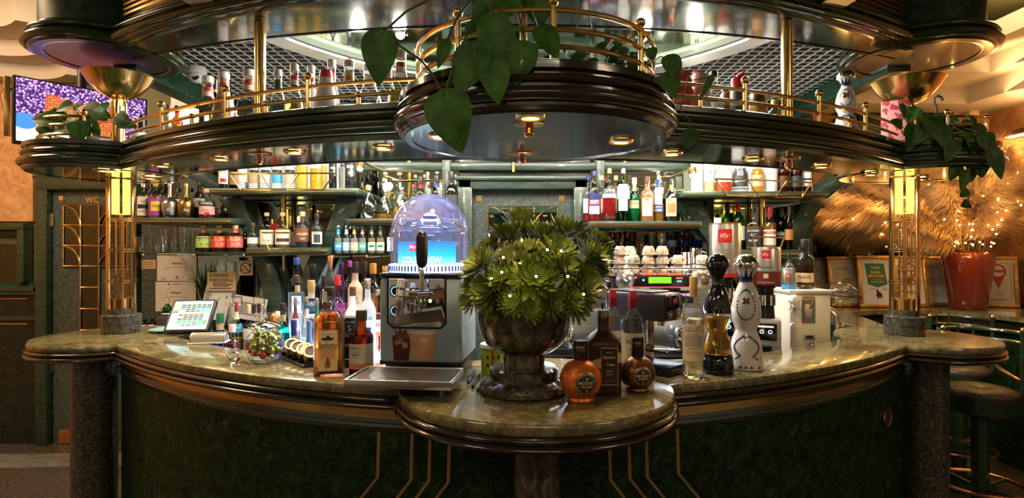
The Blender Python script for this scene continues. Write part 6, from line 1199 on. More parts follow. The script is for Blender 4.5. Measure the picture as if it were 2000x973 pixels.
# ================================================================ coffee machine and cups
cfx0, cfx1, cy0, cy1 = .08, .93, 2.47, 2.88
cf = thing('espresso_machine', 'wide chrome espresso machine with a green display and blue keys', 'espresso machine', (.48, 2.66, .901))
def cxl(px, d=2.46): return (px - CX) / F * d - .48
def czl(py, d=2.46): return ZC - (py - CY) / F * d - .901
bx(cf, 'body', steel, (0, .05, .36), (.86, .34, .32), .012); bx(cf, 'cup_tray', chrome, (0, .02, .533), (.88, .42, .014), .005); bx(cf, 'base', steel, (0, 0, .09), (.86, .40, .16), .012); bx(cf, 'drip_grate', black, (0, -.12, .175), (.80, .16, .01), .002)
b = MB()
for k in range(28): b.box((-.42 + k * .0311, -.19, .548), (.004, .004, .03))
b.tube([(-.43, -.19, .562), (.43, -.19, .562)], .005, 8); b.build('cup_rail', chrome, cf)
x0, x1 = cxl(1210), cxl(1372); z0, z1 = czl(562), czl(537)
cs = bx(cf, 'console', C((.02, .018, .022), .2), ((x0 + x1) / 2, -.20, (z0 + z1) / 2), (x1 - x0 - .03, .03, z1 - z0), .010)
a0, a1 = cxl(1265), cxl(1309); bx(cs, 'display', em('green_display', (.22, .72, .02), 1.1), ((a0 + a1) / 2, -.2165, (czl(541) + czl(553)) / 2), (a1 - a0, .002, czl(541) - czl(553)), 0)
lettering(cs, 'LUNGO 08', .04, .007, INK, (a0 + a1) / 2 - .01, czl(551), -.2178)
bx(cs, 'red_edge', em('red_edge', (1, .05, .08), 2.2), ((x0 + x1) / 2, -.2155, z0 + .003), (x1 - x0 - .04, .002, .0025), 0); lettering(cs, 'ESPRESSO CAFFE ITALIANO', .17, .008, em('red_letters', (1, .06, .03), 4), (x0 + x1) / 2, z1 + .004, -.218)
redl, blul = em('red_led', (1, .05, .04), 6), em('blue_led', (.10, .28, 1), 6)
for px, py, m in ((1240, 542, redl), (1255, 547, blul)): b = MB(); b.ball((cxl(px), -.217, czl(py)), .004, 8); b.build('led', m, cs)
lettering(cs, 'FAEMA', .028, .007, redl, cxl(1325), czl(543), -.2178); lettering(cs, 'BAR', .02, .007, blul, cxl(1325), czl(549), -.2178)
ly(cf, 'side_pod', steel, [(0, 0), (.042, 0), (.045, .02), (.030, .035), (0, .04)], 28, M=Matrix.Translation((cxl(1222), -.185, czl(548))) @ RX)
for k, (px, py) in enumerate(((1218, 546), (1228, 541), (1229, 544), (1221, 548))): b = MB(); b.box((cxl(px), -.226, czl(py)), (.007, .003, .004)); b.build('led', blul, cf)
ly(cf, 'side_pod', steel, [(0, 0), (.042, 0), (.045, .02), (.030, .035), (0, .04)], 28, M=Matrix.Translation((cxl(1365), -.185, czl(548))) @ RX)
for px in (1110, 1256, 1336):
    X_ = cxl(px); g_ = bx(cf, 'group_panel', C((.012, .012, .02), .2), (X_, -.19, czl(579)), (.072, .06, .058), .005); bx(g_, 'label_plate', C((.55, .62, .68), .3), (X_, -.2215, czl(564)), (.045, .002, .012), 0)
    for k in range(5): b = MB(); b.lathe([(.0035, 0), (.0055, 0)], 14, M=Matrix.Translation((X_ - .024 + k * .012, -.2212, czl(575))) @ RX); b.build('key', redl if k == 2 else blul, g_)
    ly(cf, 'group_head', chrome, [(0, .25), (.032, .25), (.034, .285), (.028, .30), (0, .30)], 24, (X_, -.15, 0)); pf_ = ly(cf, 'portafilter', chrome, [(0, .215), (.02, .215), (.034, .235), (.034, .25), (0, .25)], 24, (X_, -.15, 0)); tb(pf_, 'handle', black, [(X_, -.18, .238), (X_, -.26, .232), (X_, -.31, .222)], [.010, .012, .014], 10)
tb(cf, 'steam_wand', chrome, [(.40, -.18, .42), (.42, -.22, .35), (.43, -.23, .24)], .006, 8); tb(cf, 'lever', black, [(cxl(1187), -.20, czl(548)), (cxl(1187), -.235, czl(552)), (cxl(1187), -.235, czl(568))], [.009, .010, .009], 10); bx(cf, 'water_tap_knob', chrome, (cxl(1190), -.2, czl(585)), (.05, .03, .02), .006)
area('machine_light', (.5, 2.50, 1.30), .7, 1.6, (.75, .85, 1), (math.radians(-20), 0, 0), .05)
cup_top = .901 + .541
def cup(px, lvl, d, label, pat, grp, ang=0):
    R, H = .0295, .0395; t = thing('espresso_cup', label, 'cup', ((px - CX) / F * d, d, cup_top + .0008 + lvl * (H + .001)), ang, grp)
    ly(t, 'bowl', ceramic, [(0, H * .92), (R * .50, H * .92), (R * .50, H), (R * .60, H), (R * .66, H * .94), (R * .86, H * .62), (R * .97, H * .25), (R, 0), (R * .93, 0), (R * .88, H * .3), (R * .6, H * .82), (0, H * .84)], 24, smooth=40)
    b = MB(); b.tube([(-R * .86 - .012 * math.sin(PI * k / 8), 0, H * .22 + H * .46 * k / 8) for k in range(9)], .0032, 6); b.build('handle', ceramic, t)
    def pr(x): return [(1, 0), (.97, .25), (.86, .62), (.66, .94)]
    pp = pr(0)
    if pat in ('flame', 'wine'):
        for k in range(4): m = C((.80, .42, .05)) if pat == 'flame' and k != 1 else C((.45, .06, .05)); b = MB(); a = -.5 + k * .33; vs = [(lambda rr: (rr * math.sin(a + u), -rr * math.cos(a + u), z * H))(rad(pp, z) * R + .0006) for u, z in ((-.09, .85), (.09, .85), (.14, .5), (.20, .18), (.0, .45))]; b.add(vs, [(0, 1, 2, 3, 4)]); b.build('painted_flame', m, t)
    elif pat == 'bands':
        for z0, z1, m in ((.62, .80, C((.25, .38, .45))), (.42, .60, C((.75, .48, .28))), (.14, .40, C((.22, .32, .42)))): wrapped('painted_band', m, t, pp, H, R, z0, z1, 46, off=.0006)
    elif pat == 'blocks':
        for z0, z1, a, m in ((.45, .78, -.4, C((.80, .14, .06))), (.12, .42, -.45, C((.08, .34, .20))), (.45, .78, .32, C((.62, .03, .03)))): b = MB(); b.add([(lambda rr: (rr * math.sin(a + u), -rr * math.cos(a + u), z * H))(rad(pp, z) * R + .0006) for u, z in ((-.3, z0), (.3, z0), (.3, z1), (-.3, z1))], [(0, 1, 2, 3)]); b.build('painted_block', m, t)
    else:
        b = MB(); a = .62; b.add([(lambda rr: (rr * math.sin(a + u), -rr * math.cos(a + u), z * H))(rad(pp, z) * R + .0006) for u, z in ((-.16, .30), (.16, .30), (.16, .62), (-.16, .62))], [(0, 1, 2, 3)]); b.build('red_mark', RED, t)
    return t
gq = 'upturned espresso cups on the coffee machine'; dcup = 2.545
rows = ((0, ((1208, 'plain'), (1237, 'plain'), (1266, 'plain'), (1294, 'plain'))), (1, ((1180, 'blocks'), (1209, 'wine'), (1238, 'bands'), (1266, 'wine'), (1294, 'blocks'))), (2, ((1181, 'blocks'), (1211, 'flame'), (1267, 'flame'), (1293, 'blocks'))))
ptxt = {'plain': 'white cup with a small red square', 'wine': 'cup painted with red flames', 'flame': 'cup painted with orange flames', 'bands': 'cup painted with blue and tan bands', 'blocks': 'cup painted with red and green blocks'}
ltxt = ('at the bottom', 'in the middle', 'on top'); ptx = {0: 'first', 1: 'second'}
col = {1208: 'the stack nearest the succulents', 1180: 'the half hidden stack', 1181: 'the half hidden stack', 1209: 'the stack nearest the succulents', 1211: 'the stack nearest the succulents', 1237: 'the low second stack', 1238: 'the low second stack', 1266: 'the third stack', 1267: 'the third stack', 1294: 'the fourth stack', 1293: 'the fourth stack'}
cup(1180, 0, dcup, 'white cup at the bottom of the half hidden stack at the succulents', 'plain', gq)
for lv_, row in rows:
    for px, pat in row: cup(px, lv_, dcup, '%s %s of %s' % (ptxt[pat], ltxt[lv_], col[px]), pat, gq, .5 + .2 * random.random())
cup(1229, 0, dcup + .075, 'white cup at the bottom of the back stack behind the banded cup', 'plain', gq); cup(1229, 1, dcup + .075, 'white cup in the middle of the back stack behind the banded cup', 'plain', gq); cup(1230, 2, dcup + .075, 'cup with red blocks on top of the back stack behind the banded cup', 'blocks', gq)
cup(1324, 0, dcup, 'lone white cup at the bottom beside the metal milk jugs', 'plain', gq); cup(1324, 1, dcup, 'lone white upturned cup with red square beside the metal milk jugs', 'plain', gq)
cup(1372, 0, dcup + .02, 'white cup under the patterned one at the big coffee tin', 'plain', gq, .6); cup(1372, 1, dcup + .02, 'cup with red and green blocks beside the big coffee tin', 'blocks', gq, .6)
for px, h, lab in ((1341, 38, 'small steel milk jug behind the lone white cups'), (1359, 46, 'taller steel milk jug between the lone cups and the coffee tin')):
    t = thing('milk_jug', lab, 'jug', ((px - CX) / F * 2.66, 2.66, cup_top + .001)); H = h * 2.66 / F; ly(t, 'body', chrome, [(0, 0), (.030, 0), (.032, .01), (.029, H * .6), (.026, H * .85), (.029, H), (.027, H), (.024, H * .85), (0, H * .2)], 24); tb(t, 'handle', chrome, [(.028, 0, H * .85), (.048, 0, H * .8), (.048, 0, H * .4), (.031, 0, H * .25)], .003, 6)
# ================================================================ grinders with coffee tins on top
def grinder(px, d, z1, label, wd, disp):
    Xg = (px - CX) / F * d; t = thing('coffee_grinder', label, 'grinder', (Xg, d, .901), facing((Xg, d))); h = z1 - .901
    bx(t, 'body', pm('grinder_grey', (.42, .42, .42), .3, .4), (0, .02, h * .42), (wd, .16, h * .5), .014); bx(t, 'base', C((.3, .3, .31), .3, .6), (0, -.02, .03), (wd * 1.1, .22, .06), .008); dp_ = bx(t, 'display', black_gloss, (0, -.062, h * .55), (wd * .72, .012, h * .17), .004)
    for k, (x, m) in enumerate(((-.018, disp), (.018, disp))): b = MB(); b.lathe([(.006, 0), (.009, 0)], 16, M=Matrix.Translation((x, -.0685, h * .55)) @ RX); b.build('dial', m, dp_)
    b = MB(); b.box((0, -.069, h * .60), (wd * .5, .002, .006)); b.build('status_bar', disp, dp_)
    tb(t, 'fork', chrome, [(-.03, -.06, h * .30), (-.03, -.12, h * .30), (.03, -.12, h * .30), (.03, -.06, h * .30)], .005, 8); ly(t, 'chute', black, [(0, h * .34), (.02, h * .34), (.026, h * .42), (0, h * .42)], 16, (0, -.08, 0)); ly(t, 'knob', black, [(0, 0), (.02, 0), (.018, .02), (0, .022)], 20, M=Matrix.Translation((wd * .42, -.06, h * .22)) @ RX)
    ly(t, 'throat', black, [(0, h * .66), (.040, h * .66), (.036, h * .76), (.034, h * .96), (.042, h * .97), (.042, h), (0, h)], 28); ly(t, 'throat_ring', chrome, [(.040, h * .80), (.043, h * .80), (.043, h * .90), (.040, h * .90)], 28); return t
za = ZC - (541 - CY) / F * 2.72; zb_ = ZC - (556 - CY) / F * 2.68
grinder(1416, 2.72, za, 'grey coffee grinder with a blue display behind the amber decanter', .11, blul); grinder(1496, 2.68, zb_, 'grey coffee grinder with a dark round-dial display behind the white decanter', .13, em('white_dial', (.7, .8, .8), 1.5))
def tin(px, d, z, hpx, wpx, label, lidm, bits):
    H, R = hpx * d / F, wpx / 2 * d / F; Xc = (px - CX) / F * d; t = thing('coffee_tin', label, 'tin', (Xc, d, z + .001), facing((Xc, d)), 'metal coffee tins')
    al = mottle('tin_metal', [(.3, (.50, .47, .45)), (.7, (.68, .66, .64))], scale=4, rough=.28, metal=.9, stretch=(1, 1, .3)) if 'tin_metal' not in bpy.data.materials else bpy.data.materials['tin_metal']
    ly(t, 'can', al, [(0, 0), (R * .95, 0), (R, .004), (R, H * .95), (R * .95, H * .985), (R * .96, H), (R * .90, H), (R * .88, H * .985), (0, H * .985)], 40); ly(t, 'rim', lidm, [(R * .955, H * .985), (R * .985, H * .99), (R * .975, H * 1.005), (R * .94, H * 1.005)], 40)
    for kind, *a in bits:
        if kind == 'band': ly(t, 'printed_band', a[2], [(R + .0005, a[0] * H), (R + .0005, a[1] * H)], 40)
        elif kind == 'sq': s, zc, m = a; b = MB(); hh = s * R; n = 6; b.add([((R + .0008) * math.sin(u), -(R + .0008) * math.cos(u), zc * H + v) for v in (-hh, hh) for u in [(-hh + 2 * hh * k / n) / R for k in range(n + 1)]], [(k, k + 1, k + n + 2, k + n + 1) for k in range(n)]); b.build('logo_square', m, t)
        else: s, zc, h, w, m, sh = a; lettering(t, s, w * R, h * H, m, 0, zc * H, 0, R=R + .0014, shear=sh)
    return t
gi = C((.28, .26, .25)); tq = C((.10, .45, .48))
tin(1416, 2.72, za, 104, 59, 'big silver coffee tin with a red rim and red square logo on the grinder', C((.55, .03, .03), .3), [('sq', .44, .76, RED), ('t', 'illy', .76, .10, .60, WHT, .2), ('t', 'CLASSICO', .50, .045, 1.05, gi, 0), ('t', 'CLASSIC ROAST', .44, .02, 1.0, gi, 0), ('t', 'PERFECTION FLAVOUR', .41, .02, 1.1, gi, 0), ('t', 'illy blend', .29, .06, 1.1, C((.60, .10, .10)), .2), ('t', '100% ARABICA', .23, .02, .6, gi, 0), ('t', 'ESPRESSO', .14, .03, .9, gi, 0), ('band', .0, .075, RED)])
tin(1496, 2.68, zb_, 73, 53, 'silver coffee tin with a maroon lower half and red square logo on the second grinder', tq, [('sq', .30, .80, RED), ('t', 'illy', .80, .10, .46, WHT, .2), ('t', 'ARABICA', .62, .045, .9, gi, 0), ('t', 'SELECTION', .55, .045, 1.0, gi, 0), ('t', 'Brasile', .47, .07, .9, INK, .25), ('band', .0, .36, C((.17, .035, .03), .35)), ('band', .36, .385, tq), ('sq', .16, .24, C((.70, .66, .62))), ('t', 'CERRADO MINEIRO', .07, .03, 1.3, WHT, 0)])
# ================================================================ cream dispenser, chrome tap, cake dome
Xc, dc = (1561 - CX) / F * 2.90, 2.90
cd = thing('cream_dispenser', 'white boxy cream dispenser with a picture sticker of an ice cream cup', 'dispenser', (Xc, dc, .901), 0); Hc = ZC - (567 - CY) / F * 2.80 - .901
bx(cd, 'housing', pm('cream_plastic', (.74, .68, .58), .32), (0, 0, Hc * .48), (.205, .22, Hc * .96), .010); bx(cd, 'lid', C((.55, .54, .53), .3), (0, 0, Hc * .98), (.215, .23, Hc * .05), .006)
def q(px, py): return (px - CX) / F * 2.79 - Xc, ZC - (py - CY) / F * 2.79 - .901
x, z = q(1547, 585); ly(cd, 'spout', WHT, [(0, 0), (.022, 0), (.024, .02), (.020, .045), (0, .05)], 24, M=Matrix.Translation((x, -.11, z)) @ RX); ly(cd, 'nozzle', WHT, [(0, 0), (.018, 0), (.014, -.02), (.012, -.035), (0, -.035)], 20, (x, -.135, z)); ly(cd, 'drip_shield', thin('shield', (.9, .88, .85), (.5, .48, .45)), [(.018, -.035), (.030, -.055)], 20, (x, -.135, z))
x, z = q(1548, 637); ly(cd, 'knob', WHT, [(0, 0), (.015, 0), (.014, .010), (0, .012)], 24, M=Matrix.Translation((x, -.11, z)) @ RX)
x, z = q(1579, 608); pn = flat(cd, rect(x - .034, x + .034, z - .060, z + .056), C((.16, .17, .18)), -.1108, 'sticker'); flat(pn, ell(x, z + .012, .018, .014), C((.75, .48, .25)), -.1112, 'cup_print'); flat(pn, [(x - .022, z + .008), (x + .022, z + .008), (x + .012, z - .028), (x - .012, z - .028)], C((.35, .36, .40)), -.1110, 'glass_print'); flat(pn, ell(x - .006, z + .026, .013, .011), C((.85, .72, .55)), -.1114, 'scoop_print'); flat(pn, ell(x + .012, z + .020, .010, .008), C((.20, .12, .04)), -.1115, 'nut_print'); flat(pn, [(x + .004, z + .026), (x + .009, z + .024), (x + .026, z + .050), (x + .021, z + .052)], C((.85, .30, .08)), -.1116, 'straw_print'); flat(pn, ell(x - .018, z - .046, .010, .006), C((.62, .03, .04)), -.1112, 'berry_print')
flat(cd, [(x - .038, z + .058), (x + .038, z + .058), (x + .030, z + .074), (x + .008, z + .084), (x - .008, z + .084), (x - .030, z + .074)], C((.72, .50, .22)), -.1108, 'crest'); lettering(cd, 'CARPIGIANI', .062, .011, NAVY, x, z + .066, -.1114)
x, z = q(1580, 658); sw_ = bx(cd, 'switch_frame', C((.35, .35, .35), .3), (x, -.112, z), (.055, .006, .024), .002); bx(sw_, 'switch', black, (x, -.116, z), (.034, .006, .014), .002); x, z = q(1585, 674); ly(cd, 'button_ring', black, [(0, 0), (.013, 0), (.013, .006), (0, .006)], 20, M=Matrix.Translation((x, -.11, z)) @ RX); ly(cd, 'button', WHT, [(0, .006), (.009, .006), (.008, .010), (0, .010)], 20, M=Matrix.Translation((x, -.11, z)) @ RX)
zt_ = .901 + Hc * 1.006
t = tin(1540, 2.86, zt_ , 40, 25, 'small silver coffee tin with a blue band on the cream dispenser', C((.55, .54, .53), .3, .8), [('sq', .34, .62, RED), ('t', 'illy', .62, .14, .5, WHT, .2), ('band', .0, .20, sky), ('band', .92, .96, sky)])
B(1541, 2.97, zt_, 66, 18, 'clear stoppered bottle behind the small blue-banded tin', 'squat', glass_w, None, blk)
B(1572, 2.88, zt_, 96, 33, 'coffee liqueur bottle with a tan six-sided label and black lettering', 'squat', None, L(.10, .03, .01), .48, blk, [(.13, .32, 68, C((.72, .55, .32)), [('MR BLACK', .235, .055, .74, INK)]), (.04, .08, 60, goldc)])
d = 3.26; Xt = (1634 - CX) / F * d
tp = thing('chrome_tap', 'tall curved chrome water tap behind the bar counter', 'tap', (Xt, d, .901)); rr = .045; zt2 = ZC - (604 - CY) / F * d - .901 - rr
b = MB(); b.tube([(0, 0, .0), (0, 0, zt2 * .5), (0, 0, zt2)] + [(-rr + rr * math.cos(PI * k / 12), 0, zt2 + rr * math.sin(PI * k / 12)) for k in range(1, 13)] + [(-2 * rr, 0, zt2 - .05)], .013, 16); b.build('spout', chrome, tp); ly(tp, 'base', chrome, [(0, 0), (.028, 0), (.028, .01), (.018, .03), (0, .03)], 20); ly(tp, 'aerator', steel, [(0, 0), (.0145, 0), (.0145, .016), (0, .016)], 16, (-2 * rr, 0, zt2 - .062))
ck = thing('cake_stand', 'empty clear glass cake stand with a domed lid near the chrome tap', 'cake stand', ((1640 - CX) / F * 3.5, 3.5, ZR + .001)); hp = ZC - (581 - CY) / F * 3.5 - ZR
ly(ck, 'pedestal', glass_w, [(0, 0), (.06, 0), (.055, .008), (.02, .02), (.012, .05), (.018, .07), (.012, hp - .03), (.03, hp - .008), (.10, hp - .005), (.118, hp), (.122, hp + .008), (.116, hp + .006), (0, hp + .003)], 36, smooth=50); ly(ck, 'dome', thin('cake_dome', (.94, .95, .94), (.5, .52, .5), 1.2), [(.104, hp + .006), (.104, hp + .03)] + [(.104 * math.cos(a), hp + .03 + .065 * math.sin(a)) for a in [PI / 2 * k / 10 for k in range(1, 10)]] + [(.012, hp + .096), (.012, hp + .104), (.02, hp + .125), (.018, hp + .135), (0, hp + .138)], 40, smooth=60)
# ================================================================ lit brass columns on the counter
for px, dd, cx_, wtxt in ((237, 3.04, -2.11, 'in front of the WC door'), (1767, 2.97, 2.07, 'in front of the framed certificates')):
    t = thing('lit_column', 'brass and glass column glowing yellow at the top %s' % wtxt, 'column lamp', (cx_, dd, ZT + .0015), facing((cx_, dd)))
    ly(t, 'stone_base', base_granite, [(0, 0), (.092, 0), (.094, .003), (.094, .042), (.090, .045), (.094, .048), (.094, .095), (.090, .098), (.070, .100), (.070, .128), (0, .128)], 40, smooth=30)
    Ht = ZS0 - ZT - .0025; ly(t, 'brass_plinth', brass, [(0, .129), (.052, .129), (.052, .185), (.048, .188), (0, .188)], 32)
    for a in (1.12, -1.12, 2.05, -2.05): b = MB(); b.box((.064 * math.sin(a), -.064 * math.cos(a), (.129 + Ht) / 2), (.032, .008, Ht - .131), a); b.build('brass_bar', brass, t, bev=.001)
    for z in (.27, .435, .60): 
        for dz in (0, .012): b = MB(); b.lathe([(.070, -.0022), (.074, -.0022), (.074, .0022), (.070, .0022)], 32, (0, 0, z + dz)); b.build('brass_ring', brass, t)
    for k in range(5): a = 2 * PI * k / 5; tb(t, 'inner_rod', brass, [(.028 * math.cos(a), .028 * math.sin(a), .19 + (.12 if k % 2 else 0)), (.028 * math.cos(a), .028 * math.sin(a), .61)], .0045, 8)
    tb(t, 'centre_rod', brass, [(0, 0, .186), (0, 0, .64)], .008, 10)
    for z in (.225, .262, .30, .338): b = MB(); b.box((0, 0, z), (.085, .085, .004)); b.build('plate', brass_dull, t, smooth=0)
    gl_ = em('column_glow', (1.0, .70, .10), 1.5)
    for k in range(4): a = k * PI / 2 + PI / 4; b = MB(); b.box((.034 * math.sin(a), -.034 * math.cos(a), (.63 + Ht) / 2), (.046, .006, Ht - .64), a); b.build('glow_panel', gl_, t, bev=.001)
    point('column_light', (0, -.12, .72), 2.2, (1, .78, .25), .04, t)
for cx_, cy_, zr, wtxt in ((-2.11, 3.02, 2.475, 'over the trailing plant at the television'), (2.07, 2.95, 2.425, 'over the pink gift box')):
    t = thing('brass_uplighter', 'polished brass bowl uplighter on a tiered stem %s' % wtxt, 'lamp', (cx_, cy_, ZS1 + .0015)); zb = zr - ZS1
    ly(t, 'bowl', brass, [(.018, zb - .125), (.045, zb - .120), (.095, zb - .093), (.138, zb - .045), (.164, zb), (.168, zb + .003), (.162, zb + .001), (.134, zb - .042), (.09, zb - .086), (0, zb - .11)], 56, smooth=60)
    ly(t, 'stem', brass, [(0, 0), (.050, 0), (.050, .012), (.030, .016), (.030, zb - .22), (.038, zb - .215), (.038, zb - .165), (.026, zb - .16), (.026, zb - .125), (0, zb - .125)], 28)
    for k in range(4): a = k * PI / 2 + .4; tb(t, 'stem_tube', brass, [(.032 * math.cos(a), .032 * math.sin(a), zb - .24), (.032 * math.cos(a), .032 * math.sin(a), zb - .15), (.020 * math.cos(a), .020 * math.sin(a), zb - .12)], .012, 10)
# ================================================================ bottles and boxes on the gantry shelf
def GD(px, off=.0):
    d = 2.3
    for _ in range(12): d = 2.26 + off + .18 * ((px - CX) / F * d) ** 2
    return d
SH['sauce'] = ([(.96, 0), (1, .02), (1, .70), (.92, .745), (.60, .76), (.55, .80)], .74, .88)
g = 'syrup bottles along the rail of the gantry shelf'
def GB(px, top, w, lbl, sh='cone', gg=None, q_=None, lv=.3, cap=WHT, lab=(), off=0, grp=g, **k): d = GD(px, off); return B(px, d, ZS1, CY - .512 * F / d - top, w, lbl, sh, gg, q_, lv, cap, list(lab), grp, name='syrup_bottle' if grp == g else 'liquor_bottle', **k)
CAPW = C((.76, .70, .66), .35); CAPR = C((.60, .05, .05), .35)
def nk(m, m2=None): return [(.66, .82, 85, m)] + ([(.67, .75, 40, m2)] if m2 else [])
PLACED.append(((637 - CX) / F * GD(637, -.03), GD(637, -.03), .061, ZS1, ZS1 + .3))
for px, top, w, q_, lv, lm, m2, gg, lbl in (
  (406, 150, 52, L(.60, .25, .08), .16, CAPR, CREAM, None, 'almost empty syrup bottle with red and cream neck label nearest the ceiling camera'),
  (437, 143, 52, L(.85, .60, .40), .62, CAPR, CREAM, pm('milky_glass', (.62, .42, .26), .2, tr=.35), 'milky tan syrup bottle with a red neck label'),
  (486, 137, 56, L(.9, .84, .8), .30, CAPR, CREAM, None, 'clear syrup bottle with a red neck label just before the brass post'),
  (543, 137, 38, L(.9, .86, .8), .26, C((.04, .13, .05)), None, None, 'clear syrup bottle with a dark green neck label just past the brass post'),
  (575, 128, 40, L(.92, .62, .10), .42, CAPR, CREAM, None, 'syrup bottle half full of golden syrup'),
  (608, 121, 40, L(.9, .85, .78), .34, CAPR, CREAM, pm('frost_syrup', (.72, .66, .62), .25, tr=.4), 'whitish syrup bottle with a red neck label beside the white cone bottle'),
  (682, 126, 50, L(.95, .95, .9), .28, pale, orange, None, 'clear syrup bottle with two orange fruit on its neck label'),
  (722, 120, 60, L(.92, .70, .55), .34, CREAM, CAPR, None, 'clear syrup bottle with a cream neck label behind the hanging leaf'),
  (757, 122, 46, L(.85, .45, .25), .28, C((.66, .36, .28)), None, None, 'syrup bottle with a brownish pink neck label near the round shelf'),
  (783, 110, 52, L(.95, .80, .15), .40, CAPR, WHT, None, 'syrup bottle of bright yellow syrup against the round shelf')):
    t = GB(px, top, w, lbl, 'cone', gg, q_, lv, CAPW, nk(lm, m2)); ly(t, 'cap_top', CAPR if px != 783 else brownc, [(0, 0), (.0112 * w / 50, 0), (.0112 * w / 50, .002), (0, .002)], 16, (0, 0, (CY - .512 * F / GD(px) - top) * GD(px) / F))
GB(648, 118, 40, 'clear syrup bottle with red cap standing behind the white cone bottle', 'cone', None, L(.95, .95, .9), .3, CAPW, nk(CAPR), off=.09)
d = GD(637, -.03); t = thing('syrup_bottle', 'big opaque white cone-shaped bottle with a red band at its top', 'bottle', ((637 - CX) / F * d, d, ZS1 + .001), 0, g); H = (CY - .512 * F / d - 139) * d / F; ly(t, 'body', C((.74, .68, .62), .4), [(0, 0), (.056, 0), (.060, .006), (.060, H * .18), (.024, H * .93), (.022, H), (0, H)], 32); ly(t, 'red_band', CAPR, [(.0285, H * .86), (.0235, H * 1.003), (0, H * 1.003)], 32); para(t, -.03, .03, .055, 3, .009, .003, NAVY, -.0602)
g2_ = 'assorted bottles on the gantry shelf'
GB(420, 156, 22, 'dark green bottle with yellow neck ring behind the almost empty syrup', 'wine', G_DKG, None, .3, blk, [(.80, .84, 60, yellow)], .10, g2_); GB(453, 178, 22, 'short black bottle between the tan syrup and the red-labelled syrup', 'std', G_BLK, None, .3, blk, (), .02, g2_); GB(346, 207, 20, 'small amber bottle with a brown cap near the lit column end', 'squat', G_AMB, amberq, .5, brownc, [(.2, .5, 70, yellow)], .02, g2_); GB(330, 205, 18, 'small clear bottle beside the little amber bottle at the column end', 'squat', None, clearq, .5, brownc, (), .1, g2_)
t = thing('squeeze_bottle', 'squat white squeeze tub near the trailing plant and brass stem', 'bottle', ((277 - CX) / F * 2.85, 2.85, ZS1 + .001)); ly(t, 'tub', pale, [(0, 0), (.045, 0), (.047, .05), (.03, .07), (.018, .075), (0, .075)], 24); ly(t, 'cap', black, [(0, .075), (.018, .075), (.016, .15), (.010, .165), (0, .165)], 16)
def nozzle(t, m, H, R, s=1): tb(t, 'nozzle', m, [(0, 0, H * .97), (s * .004, 0, H * 1.03), (s * R * .7, 0, H * 1.09)], [R * .42, R * .36, R * .22], 10)
pb = mottle('ribbed_cream', [(.3, (.66, .50, .44)), (.7, (.80, .66, .60))], scale=3, rough=.4)
for px, top, w, col_, cp, lbl, noz, band in ((1326, 152, 56, C((.66, .07, .03), .35), C((.72, .10, .04), .35), 'large orange-red sauce bottle half behind the small hanging leaves', 1, None), (1368, 146, 40, pb, C((.74, .55, .50), .4), 'cream ribbed bottle with a pinkish band and open cap', -1, C((.55, .06, .10))), (1442, 153, 31, C((.10, .105, .10), .4), C((.66, .03, .04), .35), 'grey squeeze bottle with a bright red beaked cap', 1, None)):
    d = GD(px); t = GB(px, top, w, lbl, 'sauce', col_, None, .3, cp, [(.44, .54, 22, C((.7, .65, .6)))] if px != 1368 else [(.80, .90, 178, band)], 0, 'squeeze bottles on the gantry shelf'); H = (CY - .512 * F / d - top) * d / F; nozzle(t, cp, H, w / 2 * d / F, noz)
    if px == 1326: flat(t, ell(0, H * .5, .02, .02), C((.8, .3, .25)), -w / 2 * d / F - .001, 'round_mark')
GB(1394, 140, 40, 'clear bottle with a black cap behind the cream ribbed bottle', 'std', None, clearq, .5, blk, [(.2, .45, 50, pale)], .07, g2_); GB(1420, 182, 30, 'small amber sauce bottle with a dark brown cap next to the grey squeeze bottle', 'sauce', L(.75, .38, .08), None, .3, brownc, (), .08, g2_)
GB(1481, 182, 36, 'amber sauce bottle with a ribbed dark cap beside the rail post', 'sauce', pm('caramel', (.62, .30, .05), .25), None, .3, C((.06, .03, .015), .4), [(.2, .5, 60, C((.70, .42, .10)))], 0, g2_); GB(1513, 196, 30, 'small clear bottle with a yellow cap next to the right brass post'.replace('right ', 'second '), 'squat', None, L(.95, .9, .6), .4, C((.80, .55, .03), .35), (), 0, g2_)
decanter(1652, 135, 128, 44, 'white hourglass tequila decanter painted with blue vines up on the gantry shelf', ZS1, d=2.56)
gbx = thing('gift_box', 'pink gift box with dark red leaf pattern under the brass bowl', 'box', ((1750 - CX) / F * 2.86, 2.86, ZS1 + .002), math.radians(50)); pk = mottle('pink_leaf_print', [(.40, (.85, .34, .32)), (.50, (.80, .28, .28)), (.54, (.45, .03, .06))], kind='wave', scale=22, rough=.5, dist=9, detail=2); bx(gbx, 'box', pk, (0, 0, .115), (.115, .115, .23), .002); lb2 = flat(gbx, rect(-.036, .036, .075, .15), C((.32, .02, .05)), -.0582, 'label'); lettering(lb2, 'ELI', .03, .016, GOLD, 0, .13, -.0590); lettering(lb2, 'GIN', .03, .012, GOLD, 0, .105, -.0590)
ct = thing('security_camera', 'small white dome security camera under the grid ceiling', 'camera', at(384, 141, 3.33)); ly(ct, 'base', WHT, [(0, .03), (.05, .03), (.055, .02), (.055, -.005), (.05, -.01), (0, -.01)], 28); ly(ct, 'dome', pm('camera_white', (.78, .76, .74), .2), [(.048, -.01)] + [(.05 * math.cos(a), -.02 - .045 * math.sin(a)) for a in [PI / 2 * k / 8 for k in range(8)]] + [(0, -.065)], 24); ly(ct, 'lens', black_gloss, [(0, 0), (.020, 0), (.018, .006), (.010, .008), (0, .006)], 20, M=Matrix.Translation((.018, -.040, -.045)) @ Matrix.Rotation(math.radians(55), 4, 'X'))
